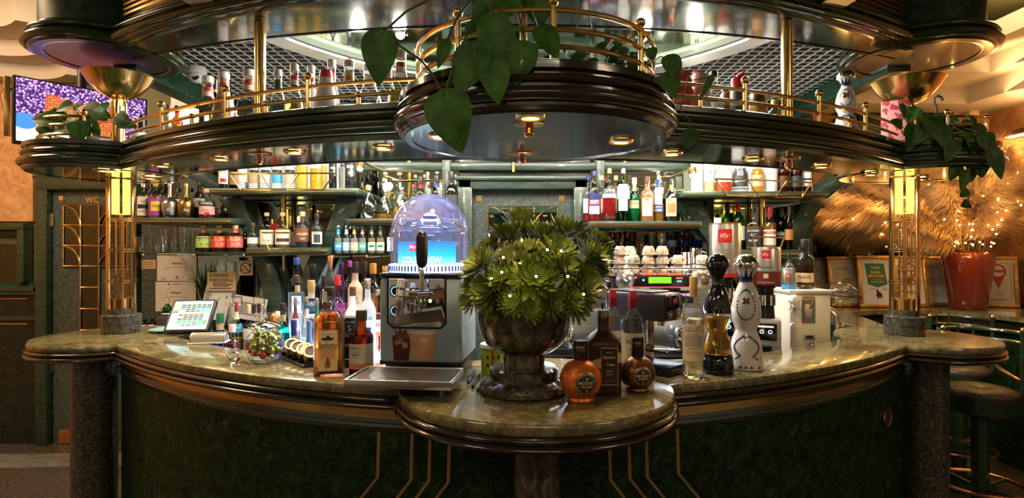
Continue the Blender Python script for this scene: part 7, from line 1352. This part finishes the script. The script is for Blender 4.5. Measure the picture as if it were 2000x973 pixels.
# ================================================================ television
tv = thing('television', 'wall-mount flat television showing a garlanded brick fireplace', 'television', (-2.62, 3.46, 2.345), math.radians(52.9))
bx(tv, 'casing', black, (0, .02, 0), (.68, .04, .39), .005); m, nt, bs = _new('fireplace_picture'); nt.nodes.remove(bs); v = coords(nt); N_ = nt.nodes.new
sep = N_('ShaderNodeSeparateXYZ'); nt.links.new(v, sep.inputs[0])
def mth(op, a, b=None):
    n = N_('ShaderNodeMath'); n.operation = op
    for i, q_ in enumerate((a, b)):
        if q_ is None: continue
        if isinstance(q_, (int, float)): n.inputs[i].default_value = q_
        else: nt.links.new(q_, n.inputs[i])
    return n.outputs[0]
x_, z_ = sep.outputs[0], sep.outputs[2]
mpn = N_('ShaderNodeMapping'); mpn.inputs['Rotation'].default_value = (PI / 2, 0, 0); nt.links.new(v, mpn.inputs[0])
br = N_('ShaderNodeTexBrick'); br.inputs['Scale'].default_value = 16; br.inputs['Color1'].default_value = (.55, .10, .03, 1); br.inputs['Color2'].default_value = (.80, .22, .05, 1); br.inputs['Mortar'].default_value = (.05, .01, .02, 1); nt.links.new(mpn.outputs[0], br.inputs['Vector'])
gar = ramp(nt, tex(nt, v, 'voronoi', 75), [(0, (1, .95, 1)), (.22, (.95, .55, .75)), (.42, (.30, .14, .48)), (.62, (.06, .02, .10))])
sag = mth('ADD', mth('MULTIPLY', mth('MULTIPLY', x_, x_), 0.0), mth('MULTIPLY', x_, -.18)); gz = mth('GREATER_THAN', mth('ADD', z_, mth('MULTIPLY', tex(nt, v, 'noise', 18), .10)), mth('ADD', sag, .135)); gx = mth('LESS_THAN', mth('ADD', x_, mth('MULTIPLY', tex(nt, v, 'noise', 16), .08)), -.16); gx2 = mth('GREATER_THAN', mth('SUBTRACT', x_, mth('MULTIPLY', tex(nt, v, 'noise', 16), .08)), .17)
c1 = mix(nt, mth('MAXIMUM', mth('MAXIMUM', gz, gx), gx2), br.outputs[0], gar); hearth = mth('LESS_THAN', z_, -.085); c2 = mix(nt, hearth, c1, ramp(nt, mth('ADD', x_, .34), [(0, (1, .97, .95)), (.22, (1, .92, .95)), (.34, (.30, .22, .55)), (.6, (.55, .16, .08)), (.75, (.10, .10, .30))]))
pil = mth('LESS_THAN', mth('ADD', mth('MULTIPLY', mth('ADD', x_, .29), mth('ADD', x_, .29)), mth('MULTIPLY', mth('MULTIPLY', mth('ADD', z_, .06), mth('ADD', z_, .06)), 1.6)), .0034); c3 = mix(nt, pil, c2, (.06, .22, .70))
mant = mth('MULTIPLY', mth('GREATER_THAN', z_, mth('ADD', sag, .055)), mth('LESS_THAN', z_, mth('ADD', sag, .075))); c4 = mix(nt, mth('MULTIPLY', mant, mth('GREATER_THAN', x_, -.15)), c3, (.75, .10, .08))
e = N_('ShaderNodeEmission'); nt.links.new(c4, e.inputs[0]); e.inputs[1].default_value = 1.1; nt.links.new(e.outputs[0], nt.nodes['Material Output'].inputs[0]); bx(tv, 'screen', m, (0, -.002, .004), (.655, .003, .362), 0)
bx(tv, 'mount_plate', black, (0, .06, .02), (.20, .04, .20), .004); tb(tv, 'mount_pole', C((.05, .03, .02), .4), [(0, .075, .0), (0, .075, .62)], .022, 12); tb(tv, 'cable', black, [(.03, .06, -.1), (.05, .06, -.22), (.12, .05, -.26), (.16, .05, -.2)], .003, 6); tb(tv, 'cable', black, [(.02, .10, .05), (.035, .10, .35), (.01, .10, .55)], .004, 6)
hk = thing('cable_bracket', 'brass coloured bracket strip hanging beside the television edge', 'bracket', (-2.86, 3.19, 2.36), math.radians(40)); bx(hk, 'strip', brass_dull, (0, 0, 0), (.03, .012, .34), .004); tb(hk, 'loop', copper, [(-.01, 0, .12), (-.03, -.01, .05), (-.01, 0, -.05)], .003, 6); tb(hk, 'hanger', black, [(0, .01, .1), (.05, .08, .12), (.10, .14, .05)], .008, 6)
# ================================================================ trailing plants
def heart(b, base, tip, w, face=(0, -1, .25), curl=.10, fold=.18):
    """heart-shaped leaf: rows from the lobes to the tip, folded along the midrib"""
    base, tip = Vector(base), Vector(tip); u = tip - base; Ln = u.length; u.normalize(); f = Vector(face); f = (f - u * f.dot(u)).normalized(); s = u.cross(f).normalized(); vs = []; fs = []
    rows = [-.13, -.06, .04, .15, .28, .42, .56, .70, .83, .93, 1.0]; cols = [-1, -.66, -.33, 0, .33, .66, 1]
    for r in rows:
        t = (r + .13) / 1.13; hw = w * .5 * (math.sin(PI * min(1, t ** .62)) ** .75 if t < 1 else 0) * 1.04; hw = max(hw, w * .004)
        for c_ in cols:
            rr = max(r, .0 - .13 * min(1, abs(c_) * 1.6)) if r < 0 else r
            vs.append(base + u * (Ln * rr) + s * (hw * c_) + f * (fold * hw * abs(c_) - curl * Ln * max(0, rr) ** 2 + .02 * Ln * math.sin(abs(c_) * 3) * (1 - abs(2 * t - 1))))
    n = len(cols)
    for i in range(len(rows) - 1):
        for k in range(n - 1): fs.append((i * n + k, i * n + k + 1, (i + 1) * n + k + 1, (i + 1) * n + k))
    b.add(vs, fs)
def leafmat(name, lo, mid, hi, sc=18):
    m = mottle(name, [(.3, lo), (.55, mid), (.85, hi)], scale=sc, rough=.42, detail=3); m.node_tree.nodes['Principled BSDF'].inputs['Specular IOR Level'].default_value = .3; return m
big_leaf = leafmat('philodendron_leaf', (.026, .085, .010), (.065, .20, .024), (.15, .36, .055)); pothos = leafmat('pothos_leaf', (.022, .070, .010), (.055, .155, .024), (.15, .30, .07), 22); vine = C((.07, .10, .025), .5)
ph_ = thing('philodendron', 'big heart-leaved philodendron draped over the round brass-railed shelf', 'plant', (LX - .10, LY - .05, ZS1 + .002)); O = Vector(ph_.location)
ly(ph_, 'pot', C((.06, .035, .02), .5), [(0, 0), (.075, 0), (.10, .11), (.092, .11), (.085, .09), (0, .09)], 28)
LV = [((744, 68), (738, 165), 62, 1.56), ((1000, -8), (918, 38), 74, 1.58), ((1044, -10), (1057, 52), 54, 1.62), ((960, 42), (1003, 176), 64, 1.50), ((932, 98), (893, 182), 66, 1.49), ((1026, 88), (1008, 164), 52, 1.50), ((962, 122), (974, 201), 54, 1.48), ((868, 188), (900, 297), 80, 1.45), ((1056, 58), (1091, 112), 48, 1.54), ((936, 48), (915, 92), 40, 1.62), ((872, 82), (855, 132), 24, 1.56), ((985, 60), (1000, 102), 46, 1.66), ((1004, 2), (960, 12), 40, 1.72)]
top = at(975, 40, 1.72) - O
b = MB()
for (p, q_, w, d) in LV:
    a, c_ = at(p[0], p[1], d) - O, at(q_[0], q_[1], d - .01) - O; lb = MB(); heart(lb, a, c_, w * d / F * 1.12, (random.uniform(-.25, .25), -1, .35)); lb.build('leaf', big_leaf, ph_, smooth=70)
    mid = (a + top) / 2 + Vector((0, .0, .10)) if (a - top).length > .15 else (a + top) / 2; b.tube([top, top * .5 + mid * .5 + Vector((0, 0, .02)), mid, mid * .4 + a * .6 + Vector((0, -.005, .015)), a], .0035, 6)
b.tube([Vector((0, 0, .09)), Vector((.02, -.05, .16)), top], .006, 6); b.tube([at(752, 70, 1.57) - O, at(825, 120, 1.52) - O, at(848, 150, 1.47) - O, at(868, 188, 1.45) - O], .0035, 6); b.build('stem', vine, ph_)
iv = thing('small_ivy', 'small leafy ivy filling the round shelf behind the brass rails', 'plant', (LX + .20, LY - .02, ZS1 + .002)); O = Vector(iv.location); rnd = random.Random(4)
ly(iv, 'pot', C((.05, .03, .02), .5), [(0, 0), (.07, 0), (.09, .07), (.082, .07), (.08, .06), (0, .06)], 24); b = MB(); sb = MB()
for k in range(95):
    a, r = rnd.random() * 2 * PI, .03 + .15 * rnd.random(); p = Vector((r * math.cos(a), r * math.sin(a) * .75, .03 + .16 * rnd.random() * (1 - r * 2.2))); dv = Vector((math.cos(a) * .6, math.sin(a) * .5 - .4, -.5 + rnd.random())).normalized(); heart(b, p, p + dv * (.028 + .025 * rnd.random()), .034 + .014 * rnd.random(), (rnd.uniform(-.6, .6), -1, .5)); 
    if k % 4 == 0: sb.tube([Vector((0, 0, .06)), p * .5 + Vector((0, 0, .04)), p], .0016, 4)
for (x, y, d) in ((1203, 72, 1.78), (1250, 62, 1.76), (1215, 95, 1.70), (1272, 95, 1.72)): p = at(x, y, d) - O; heart(b, p, p + Vector((.004, -.005, -.04)), .034, (rnd.uniform(-.4, .4), -1, .3)); sb.tube([Vector((.03, 0, .07)), p * .6 + Vector((0, 0, .05)), p], .0016, 4)
b.build('foliage', pothos, iv, smooth=70); O2 = O
for (pth, lvs) in ((((1290, 110), (1318, 118), (1345, 150), (1328, 215), (1345, 232), (1352, 256)), (((1306, 112), (1325, 156), 36), ((1301, 146), (1320, 189), 40), ((1355, 256), (1338, 289), 28), ((1390, 150), (1370, 192), 12))),):
    sb.tube([Vector((.08, -.05, .05))] + [at(x, y, 1.66) - O2 for x, y in pth], .0018, 5); sb.tube([at(1345, 158, 1.66) - O2, at(1390, 150, 1.66) - O2], .0016, 5)
    for p, q_, w in lvs: lb = MB(); heart(lb, at(*p, 1.65) - O2, at(*q_, 1.64) - O2, w * 1.66 / F * 1.1); lb.build('leaf', pothos, iv, smooth=70)
sb.build('stem', vine, iv); hw_ = MB()
for q_ in ((1124, 64), (1158, 64)): hw_.tube([at(1142, -40, 1.85) - O2, at(*q_, 1.85) - O2], .0018, 5)
hw_.build('hanger_wire', C((.05, .05, .05), .4), iv)
def pothos_plant(name, label, loc, leaves, d, potcol, extra=(), seed=1, pot_r=.085):
    t = thing(name, label, 'plant', loc); O = Vector(loc); rnd = random.Random(seed); ly(t, 'pot', potcol, [(0, 0), (pot_r * .75, 0), (pot_r, .10), (pot_r * .92, .10), (pot_r * .9, .08), (0, .08)], 24); b = MB(); sb = MB()
    for (x, y, x2, y2, w) in leaves:
        dd = d + rnd.uniform(-.10, .06); p, q_ = at(x, y, dd) - O, at(x2, y2, dd - .02) - O; heart(b, p, q_ + (q_ - p) * .15, w * 1.2 * dd / F, (rnd.uniform(-.5, .5), -1, .45)); sb.tube([Vector((0, 0, .09)), p * .5 + Vector((0, 0, .07)), p], .002, 4)
    for pth in extra: sb.tube([Vector((0, 0, .09))] + [at(x, y, d) - O for x, y in pth], .0022, 5)
    b.build('foliage', pothos, t, smooth=70); sb.build('stem', vine, t); return t
LA = [(110, 234, 66, 232, 30), (90, 246, 95, 264, 26), (150, 226, 126, 250, 26), (152, 240, 158, 270, 30), (140, 205, 112, 214, 26), (170, 212, 208, 226, 30), (185, 218, 205, 232, 26), (128, 252, 100, 258, 24), (145, 216, 160, 205, 18), (118, 222, 98, 228, 24), (160, 232, 178, 254, 26), (205, 212, 196, 204, 22), (230, 228, 250, 240, 26), (236, 240, 262, 246, 22), (135, 230, 112, 240, 28), (170, 240, 190, 262, 24)]
pothos_plant('pothos', 'trailing pothos spreading in front of the television from the gantry end', tuple(at(165, 268, 2.86)[:2]) + (ZS1 + .002,), LA, 2.74, C((.10, .05, .03), .5), seed=3, pot_r=.07)
RA = [(1800, 225, 1815, 262, 30), (1815, 240, 1790, 275, 30), (1835, 248, 1848, 285, 28), (1858, 230, 1846, 262, 24), (1880, 240, 1905, 258, 22), (1905, 245, 1920, 270, 24), (1888, 262, 1905, 300, 30), (1920, 262, 1932, 292, 28), (1935, 292, 1957, 342, 26), (1900, 285, 1925, 318, 26), (1912, 312, 1918, 342, 26), (1880, 300, 1895, 336, 26), (1862, 275, 1852, 310, 28), (1845, 285, 1836, 318, 26), (1870, 300, 1866, 330, 24), (1825, 262, 1812, 295, 28), (1855, 250, 1875, 275, 26), (1790, 212, 1775, 235, 22), (1810, 255, 1795, 290, 28), (1895, 228, 1905, 246, 20), (1842, 225, 1848, 245, 18), (1865, 255, 1890, 275, 28), (1780, 262, 1775, 290, 26), (1884, 335, 1880, 366, 22), (1889, 372, 1878, 382, 16), (1892, 397, 1880, 402, 16), (1900, 330, 1897, 352, 14), (1820, 232, 1838, 240, 28), (1790, 250, 1770, 262, 26), (1760, 205, 1768, 228, 18), (1745, 235, 1760, 250, 22), (1870, 322, 1858, 348, 20)]
pothos_plant('pothos', 'lush dark pothos hanging from the gantry end above the dried grass', tuple(at(1830, 280, 2.80)[:2]) + (ZS1 + .002,), RA, 2.68, C((.03, .02, .015), .5), [((1870, 330), (1878, 368), (1892, 385), (1893, 402), (1905, 415)), ((1760, 200), (1752, 240), (1780, 262)), ((1773, 195), (1768, 170))], 8)
hk2 = thing('plant_hook', 'grey plastic plant hook sticking up from the lush pothos', 'hook', at(1829, 232, 2.78) + Vector((0, 0, 0))); tb(hk2, 'shank', C((.16, .16, .16), .5), [(0, 0, -.09), (0, 0, .06)], .006, 8); tb(hk2, 'crook', C((.16, .16, .16), .5), [(0, 0, .06), (-.012, 0, .08), (-.012, 0, .10), (.006, 0, .115), (.026, 0, .105), (.030, 0, .088)], .006, 8)
# ================================================================ red vase and pampas grass
VX, VY = 3.585, 4.43
va = thing('vase', 'large glazed rust-red vase holding dried pampas grass', 'vase', (VX, VY, ZR + .001)); va.scale = (.92, .92, 1); ly(va, 'body', pm('rust_glaze', (.17, .028, .014), .12, coat=.7), [(0, 0), (.120, 0), (.130, .008), (.138, .06), (.163, .22), (.184, .36), (.187, .40), (.178, .43), (.152, .442), (.146, .445), (.138, .435), (.138, .38), (0, .36)], 56, smooth=50)
pg = thing('pampas_bouquet', 'huge bouquet of beige pampas grass plumes fanning out of the red vase', 'dried grass', (VX, VY, ZR + .39)); O = Vector(pg.location); rnd = random.Random(9)
pam_m = [mottle('pampas_%d' % i, [(.3, tuple(x * .72 for x in c_)), (.7, c_)], scale=7, rough=.8) for i, c_ in enumerate(((.82, .56, .34), (.74, .50, .32), (.90, .62, .34)))]
def plume(p0, p1, wid, mat, n=430, droop=.08):
    p0, p1 = Vector(p0), Vector(p1); ax = p1 - p0; Ln = ax.length; u = ax.normalized(); a = u.orthogonal().normalized(); c_ = u.cross(a); b = MB(); sp = lambda t: p0 + ax * t - Vector((0, 0, droop * Ln * t * t))
    for k in range(n):
        t = rnd.random() ** .85; th = rnd.random() * 2 * PI; rad_ = a * math.cos(th) + c_ * math.sin(th); s0 = sp(t); env = wid * (.35 + .65 * math.sin(PI * min(1, t * .8 + .12))); l = env * (.9 + .9 * rnd.random()); d1 = (u * .95 + rad_ * (.22 + .3 * rnd.random()) - Vector((0, 0, .12))).normalized(); d2 = (u * .7 + rad_ * .3 - Vector((0, 0, .65))).normalized(); m_ = s0 + d1 * l * .55; e_ = m_ + d2 * l * .5; m_.x = min(m_.x, 4.150 - O.x); e_.x = min(e_.x, 4.150 - O.x); sd = u.cross(rad_).normalized() * (.0014 + .0014 * rnd.random()); b.add([s0 - sd, s0 + sd, m_ + sd * .9, m_ - sd * .9, e_], [(0, 1, 2, 3), (3, 2, 4)])
    b.tube([sp(0), sp(.5), sp(.98)], .004, 4); o = b.build('plume', mat, pg, smooth=0); return o
st_ = MB(); PT = [(1600, 405, 4.45), (1640, 372, 4.3), (1662, 420, 4.5), (1690, 358, 4.45), (1600, 440, 4.55), (1700, 400, 4.2), (1668, 452, 4.5), (1730, 368, 4.5), (1745, 420, 4.35), (1722, 445, 4.55), (1628, 428, 4.35), (1780, 395, 4.1), (1800, 345, 4.5), (1832, 330, 4.35), (1850, 372, 4.15), (1880, 340, 4.55), (1905, 318, 4.4), (1930, 352, 4.1), (1945, 300, 4.6), (1965, 330, 4.3), (1985, 285, 4.5), (1990, 345, 4.15), (2005, 385, 4.2), (1975, 400, 4.05), (2010, 320, 4.3), (1925, 400, 4.05), (1790, 440, 4.2), (1945, 285, 4.45), (1870, 300, 4.6), (1760, 340, 4.6), (1850, 405, 4.3), (1905, 375, 4.2), (1945, 385, 4.2), (1890, 325, 4.25), (1920, 290, 4.4), (1975, 360, 4.2), (1830, 360, 4.3), (1965, 300, 4.3)]
for i, (px, py, d) in enumerate(PT):
    d = max(d, 4.16); e_ = at(px, py, d) - O; e_.x = min(e_.x, 3.96 - O.x); m0 = Vector((rnd.uniform(-.09, .09), rnd.uniform(-.09, .09), .04)); s0 = m0 + (e_ - m0) * (.14 if e_.length < .75 else .45) + Vector((0, 0, .05)); plume(s0, e_, .165 + .05 * rnd.random(), pam_m[i % 3], 1050 if d < 4.5 else 800); st_.tube([Vector((m0.x * .7, m0.y * .7, -.02)), m0, s0], .0045, 5)
st_.build('stalks', C((.16, .09, .035), .8), pg)
fs_ = thing('fairy_light_string', 'warm string of fairy lights woven through the pampas grass', 'string lights', (VX, VY, ZR + .46)); O = Vector(fs_.location); fb = em('amber_fairy_bulb', (1, .55, .12), 38); pts = []
for i in range(64):
    px, py, d = PT[rnd.randrange(len(PT))]; u = .35 + .6 * rnd.random(); p = (at(px, py, d) - O) * u + Vector((rnd.uniform(-.06, .06), -.10 - .06 * rnd.random(), rnd.uniform(-.05, .06))); p.x = min(p.x, 4.06 - O.x); pts.append(p)
for i in range(16): a = rnd.random() * PI * 2; pts.append(Vector((.14 * math.cos(a), -.05 + .12 * math.sin(a), .02 + .05 * rnd.random())))
for p in pts: b = MB(); b.ball(p, .0062, 8); b.build('bulb', fb, fs_)
pts.sort(key=lambda q_: q_.x); tb(fs_, 'wire', copper, [p + Vector((0, .004, -.006)) for p in pts], .0012, 4)
for px, py, d, e_ in ((1640, 400, 4.2, 1.6), (1730, 390, 4.1, 1.4), (1840, 380, 3.95, 1.6), (1940, 360, 3.95, 2.6), (1985, 300, 4.3, 3.2), (1900, 470, 4.1, 1.6)): p = at(px, py, d) - O; p.x = min(p.x, 3.95 - O.x); point('fairy_glow', p, e_ * 1.1, (1, .52, .13), .06, fs_)
# ================================================================ framed certificates
gilt = mottle('gilt_frame', [(.3, (.30, .15, .04)), (.55, (.58, .34, .10)), (.8, (.82, .56, .22))], scale=22, rough=.35, metal=.7, detail=6, trough=.7)
def cert(px0, px1, top, d, label, kind, rz=0):
    w = (px1 - px0) * d / F; Xc = ((px0 + px1) / 2 - CX) / F * d; h = (CY + F * (ZC - ZR) / d - top) * d / F; t = thing('picture_frame', label, 'picture frame', (Xc, d, ZR + .002), rz, 'gilt certificate frames'); M = Matrix.Rotation(math.radians(-9), 4, 'X'); fw = .028
    b = MB()
    for (x, z, a, c_) in ((0, fw / 2, w, fw), (0, h - fw / 2, w, fw), (-w / 2 + fw / 2, h / 2, fw, h - 2 * fw), (w / 2 - fw / 2, h / 2, fw, h - 2 * fw)): b.box((x, 0, z), (a, .022, c_), M=M)
    b.build('frame', gilt, t, bev=.005); bx(t, 'backing', kraft, (0, .008, h / 2), (w - .02, .004, h - .02), 0, M=M); pp = flat(t, rect(-w / 2 + fw, w / 2 - fw, fw, h - fw), C((.78, .74, .66)), .004, 'mat_board', M=M); y = .003; iw, cz = w - 2 * fw, h / 2
    flat(pp, rect(-iw * .42, iw * .42, fw + .02, h - fw - .02), C((.70, .66, .60)) if kind in ('seal', 'letter') else C((.82, .79, .73)), y, 'sheet', M=M); y -= .001
    if kind == 'seal': flat(pp, ell(iw * .12, cz * .98, iw * .17, iw * .17), C((.42, .28, .10)), y, 'seal', M=M); flat(pp, ell(iw * .12, cz * .98, iw * .13, iw * .13), C((.58, .42, .18)), y - .001, 'seal_centre', M=M); para(pp, -iw * .3, iw * .36, h * .76, 2, .012, .004, INK, y, M=M); para(pp, -iw * .3, iw * .36, h * .30, 3, .014, .006, INK, y, M=M); lettering(pp, 'gic', iw * .2, .02, C((.4, .36, .3)), -iw * .25, h * .66, y, M=M)
    if kind == 'letter': para(pp, -iw * .38, iw * .2, h * .80, 2, .016, .005, INK, y, M=M); para(pp, -iw * .36, iw * .38, h * .55, 5, .014, .004, INK, y, M=M); para(pp, -iw * .36, iw * .38, h * .22, 1, .014, .004, INK, y, M=M)
    if kind == 'green':
        g_ = flat(pp, [(-iw * .34, h * .84), (iw * .30, h * .84), (iw * .36, h * .44), (iw * .04, h * .38), (-iw * .28, h * .44)], C((.02, .17, .05)), y, 'shield', M=M); lettering(g_, 'NAJ', iw * .26, .028, WHT, 0, h * .755, y - .001, M=M); lettering(g_, 'kava', iw * .30, .028, WHT, 0, h * .68, y - .001, M=M); flat(g_, rect(-iw * .26, iw * .28, h * .575, h * .625), C((.72, .28, .04)), y - .001, 'ribbon', M=M); lettering(g_, '2025', iw * .22, .014, C((.3, .12, .02)), 0, h * .60, y - .002, M=M); lettering(g_, 'U ZAGREBU', iw * .34, .010, GOLD, .01, h * .53, y - .001, M=M); lettering(g_, 'ESTABLISHMENT', iw * .46, .010, WHT, .01, h * .485, y - .001, M=M)
        lettering(pp, 'POLO', iw * .16, .014, INK, -iw * .16, h * .355, y, M=M, shear=.3); lettering(pp, 'Caffe', iw * .16, .016, INK, iw * .26, h * .355, y, M=M, shear=.3); flat(pp, [(iw * a, h * c_) for a, c_ in ((-.04, .33), (.02, .35), (.06, .30), (.14, .27), (.18, .20), (.13, .22), (.15, .14), (.10, .19), (.04, .19), (.0, .13), (-.01, .20), (-.05, .24), (-.01, .28))], INK, y, 'horse_rider', M=M)
    if kind == 'pin':
        rd_ = C((.45, .02, .04)); flat(pp, [(iw * .27 * math.cos(a), h * .70 + iw * .30 * math.sin(a)) for a in [-.75 + (PI + 1.5) * i / 24 for i in range(25)]] + [(0, h * .70 - iw * .72)], rd_, y, 'pin', M=M); flat(pp, ell(0, h * .705, iw * .215, iw * .23), C((.84, .80, .72)), y - .001, 'pin_disc', M=M); q_ = flat(pp, rect(-iw * .24, iw * .24, h * .68, h * .73), rd_, y - .002, 'pin_band', M=M); lettering(q_, 'BEST OF 2024', iw * .42, .010, CREAM, 0, h * .705, y - .003, M=M); lettering(pp, 'POLO', iw * .2, .012, INK, 0, h * .30, y, M=M); lettering(pp, 'CAFFE & BAR', iw * .34, .012, INK, 0, h * .25, y, M=M); para(pp, -iw * .32, iw * .32, h * .16, 2, .014, .004, INK, y, M=M)
        for x in (-.40, .40): flat(pp, rect(iw * x - .0015, iw * x + .0015, fw + .03, h - fw - .03), rd_, y, 'border_line', M=M)
        for z in (fw + .03, h - fw - .03): flat(pp, rect(-iw * .40, iw * .40, z - .0015, z + .0015), rd_, y, 'border_line', M=M)
    flat(t, rect(-w / 2 + fw, w / 2 - fw, fw, h - fw), frame_glass, -.006, 'glass', M=M); return t
for a in ((1576, 1624, 503, 4.62, 'gilt framed certificate with a bronze seal half hidden by the coffee liqueur bottle', 'seal', .05), (1622, 1684, 500, 4.56, 'gilt framed grey certificate with a bronze seal behind the glass cake stand', 'seal', .08), (1681, 1752, 498, 4.50, 'gilt framed certificate with a green shield and horse rider print', 'green', -.06), (1750, 1814, 498, 4.56, 'gilt framed award with a red map pin seen through the lit column', 'pin', -.1), (1808, 1862, 500, 4.63, 'gilt framed plain letter partly behind the red vase', 'letter', -.1), (1922, 1984, 500, 4.52, 'gilt framed award with a red map pin right beside the red vase'.replace('right beside', 'on the wall side of'), 'pin', -.42)): cert(*a)
blade_plant('potted_plant', 'spiky green potted plant before the dark window behind the certificates', ((1632 - CX) / F * 4.78, 4.78, ZR + .001), .62, 34, .06, .14, C((.05, .05, .05)), .3, .014, 12); blade_plant('potted_plant', 'low spiky green plant before the dark window next to the wooden brace', ((1572 - CX) / F * 4.78, 4.78, ZR + .001), .55, 26, .06, .14, C((.05, .05, .05)), .3, .014, 14)
# ================================================================ bar stools
sgreen = mottle('stool_green', [(.3, (.012, .030, .012)), (.7, (.032, .065, .026))], scale=8, rough=.28, coat=.4); leather = mottle('stool_leather', [(.3, (.05, .036, .022)), (.7, (.10, .075, .048))], scale=26, rough=.38, bump=.15)
def stool(loc, rz, label):
    t = thing('bar_stool', label, 'bar stool', loc, rz, 'green and brass bar stools')
    ly(t, 'base', sgreen, [(0, 0), (.20, 0), (.20, .012), (.05, .03), (0, .03)], 36); ly(t, 'post', sgreen, [(0, .03), (.042, .03), (.042, .62), (0, .62)], 24)
    b = MB(); b.tube([(.20 * math.cos(2 * PI * k / 32), .20 * math.sin(2 * PI * k / 32), .24) for k in range(32)], .011, 8, True); fr = b.build('foot_ring', copper, t)
    for k in range(4): a = k * PI / 2 + .6; tb(fr, 'spoke', sgreen, [(0.04 * math.cos(a), .04 * math.sin(a), .22), (.20 * math.cos(a), .20 * math.sin(a), .24)], .010, 8)
    ly(t, 'seat_shell', sgreen, [(0, .62), (.10, .625), (.165, .655), (.172, .69), (.172, .735), (0, .735)], 40); st2 = ly(t, 'seat', leather, [(0, .735), (.170, .735), (.176, .750), (.168, .772), (.12, .785), (.03, .782), (.008, .774), (0, .773)], 44, smooth=60); ly(st2, 'button', leather, [(0, .772), (.009, .774), (.006, .778), (0, .779)], 12)
    Rr = .185
    def A(deg, z, r=Rr): return (r * math.cos(math.radians(deg)), r * math.sin(math.radians(deg)), z)
    for z in (1.03, 1.085): tb(t, 'back_rail', sgreen, [A(d_, z) for d_ in range(-8, 189, 7)], .011, 8)
    for d_ in (-8, 188): tb(t, 'back_post', sgreen, [A(d_, .68), A(d_, 1.10)], .0125, 10); b = MB(); b.ball(A(d_, 1.105), .016, 10); b.build('finial', brass, t)
    for d_ in (78, 102): tb(t, 'brass_strut', brass, [A(d_, .99), A(d_, 1.10)], .008, 8)
    for s, e_ in ((1, 182), (-1, -2)): tb(t, 'brass_arch', brass_dull, [A(90 + s * (8 + (e_ - 90) * s * 0 + (84) * u), .995 - .17 * math.sin(u * PI / 2) ** .8) for u in [k / 10 for k in range(11)]], .011, 8)
    bx(t, 'brass_link', brass_dull, (0, Rr, .985), (.05, .010, .03), .003); return t
stool((2.61, 3.14, .001), math.radians(-18), 'green and brass bar stool with a brown leather seat closest to the bar pillar'); stool((2.95, 3.72, .001), math.radians(-10), 'green and brass bar stool pushed into the rounded bay of the rear counter')
# ================================================================ the room behind the viewer, seen only in the mirrors
b = MB(); b.box((0, -4.2, 1.2), (9, .1, 2.4)); struct(b.build('wall_front', stucco)); b = MB(); b.box((0, -4.13, .5), (9, .06, 1.0)); struct(b.build('trim_14', wainscot_m))
b = MB()
for k in range(5): b.box((-3.6 + k * 1.8, -4.12, 1.62), (.08, .06, 1.3))
b.box((0, -4.12, 2.2), (9, .08, .10)); struct(b.build('trim_15', green_wood))
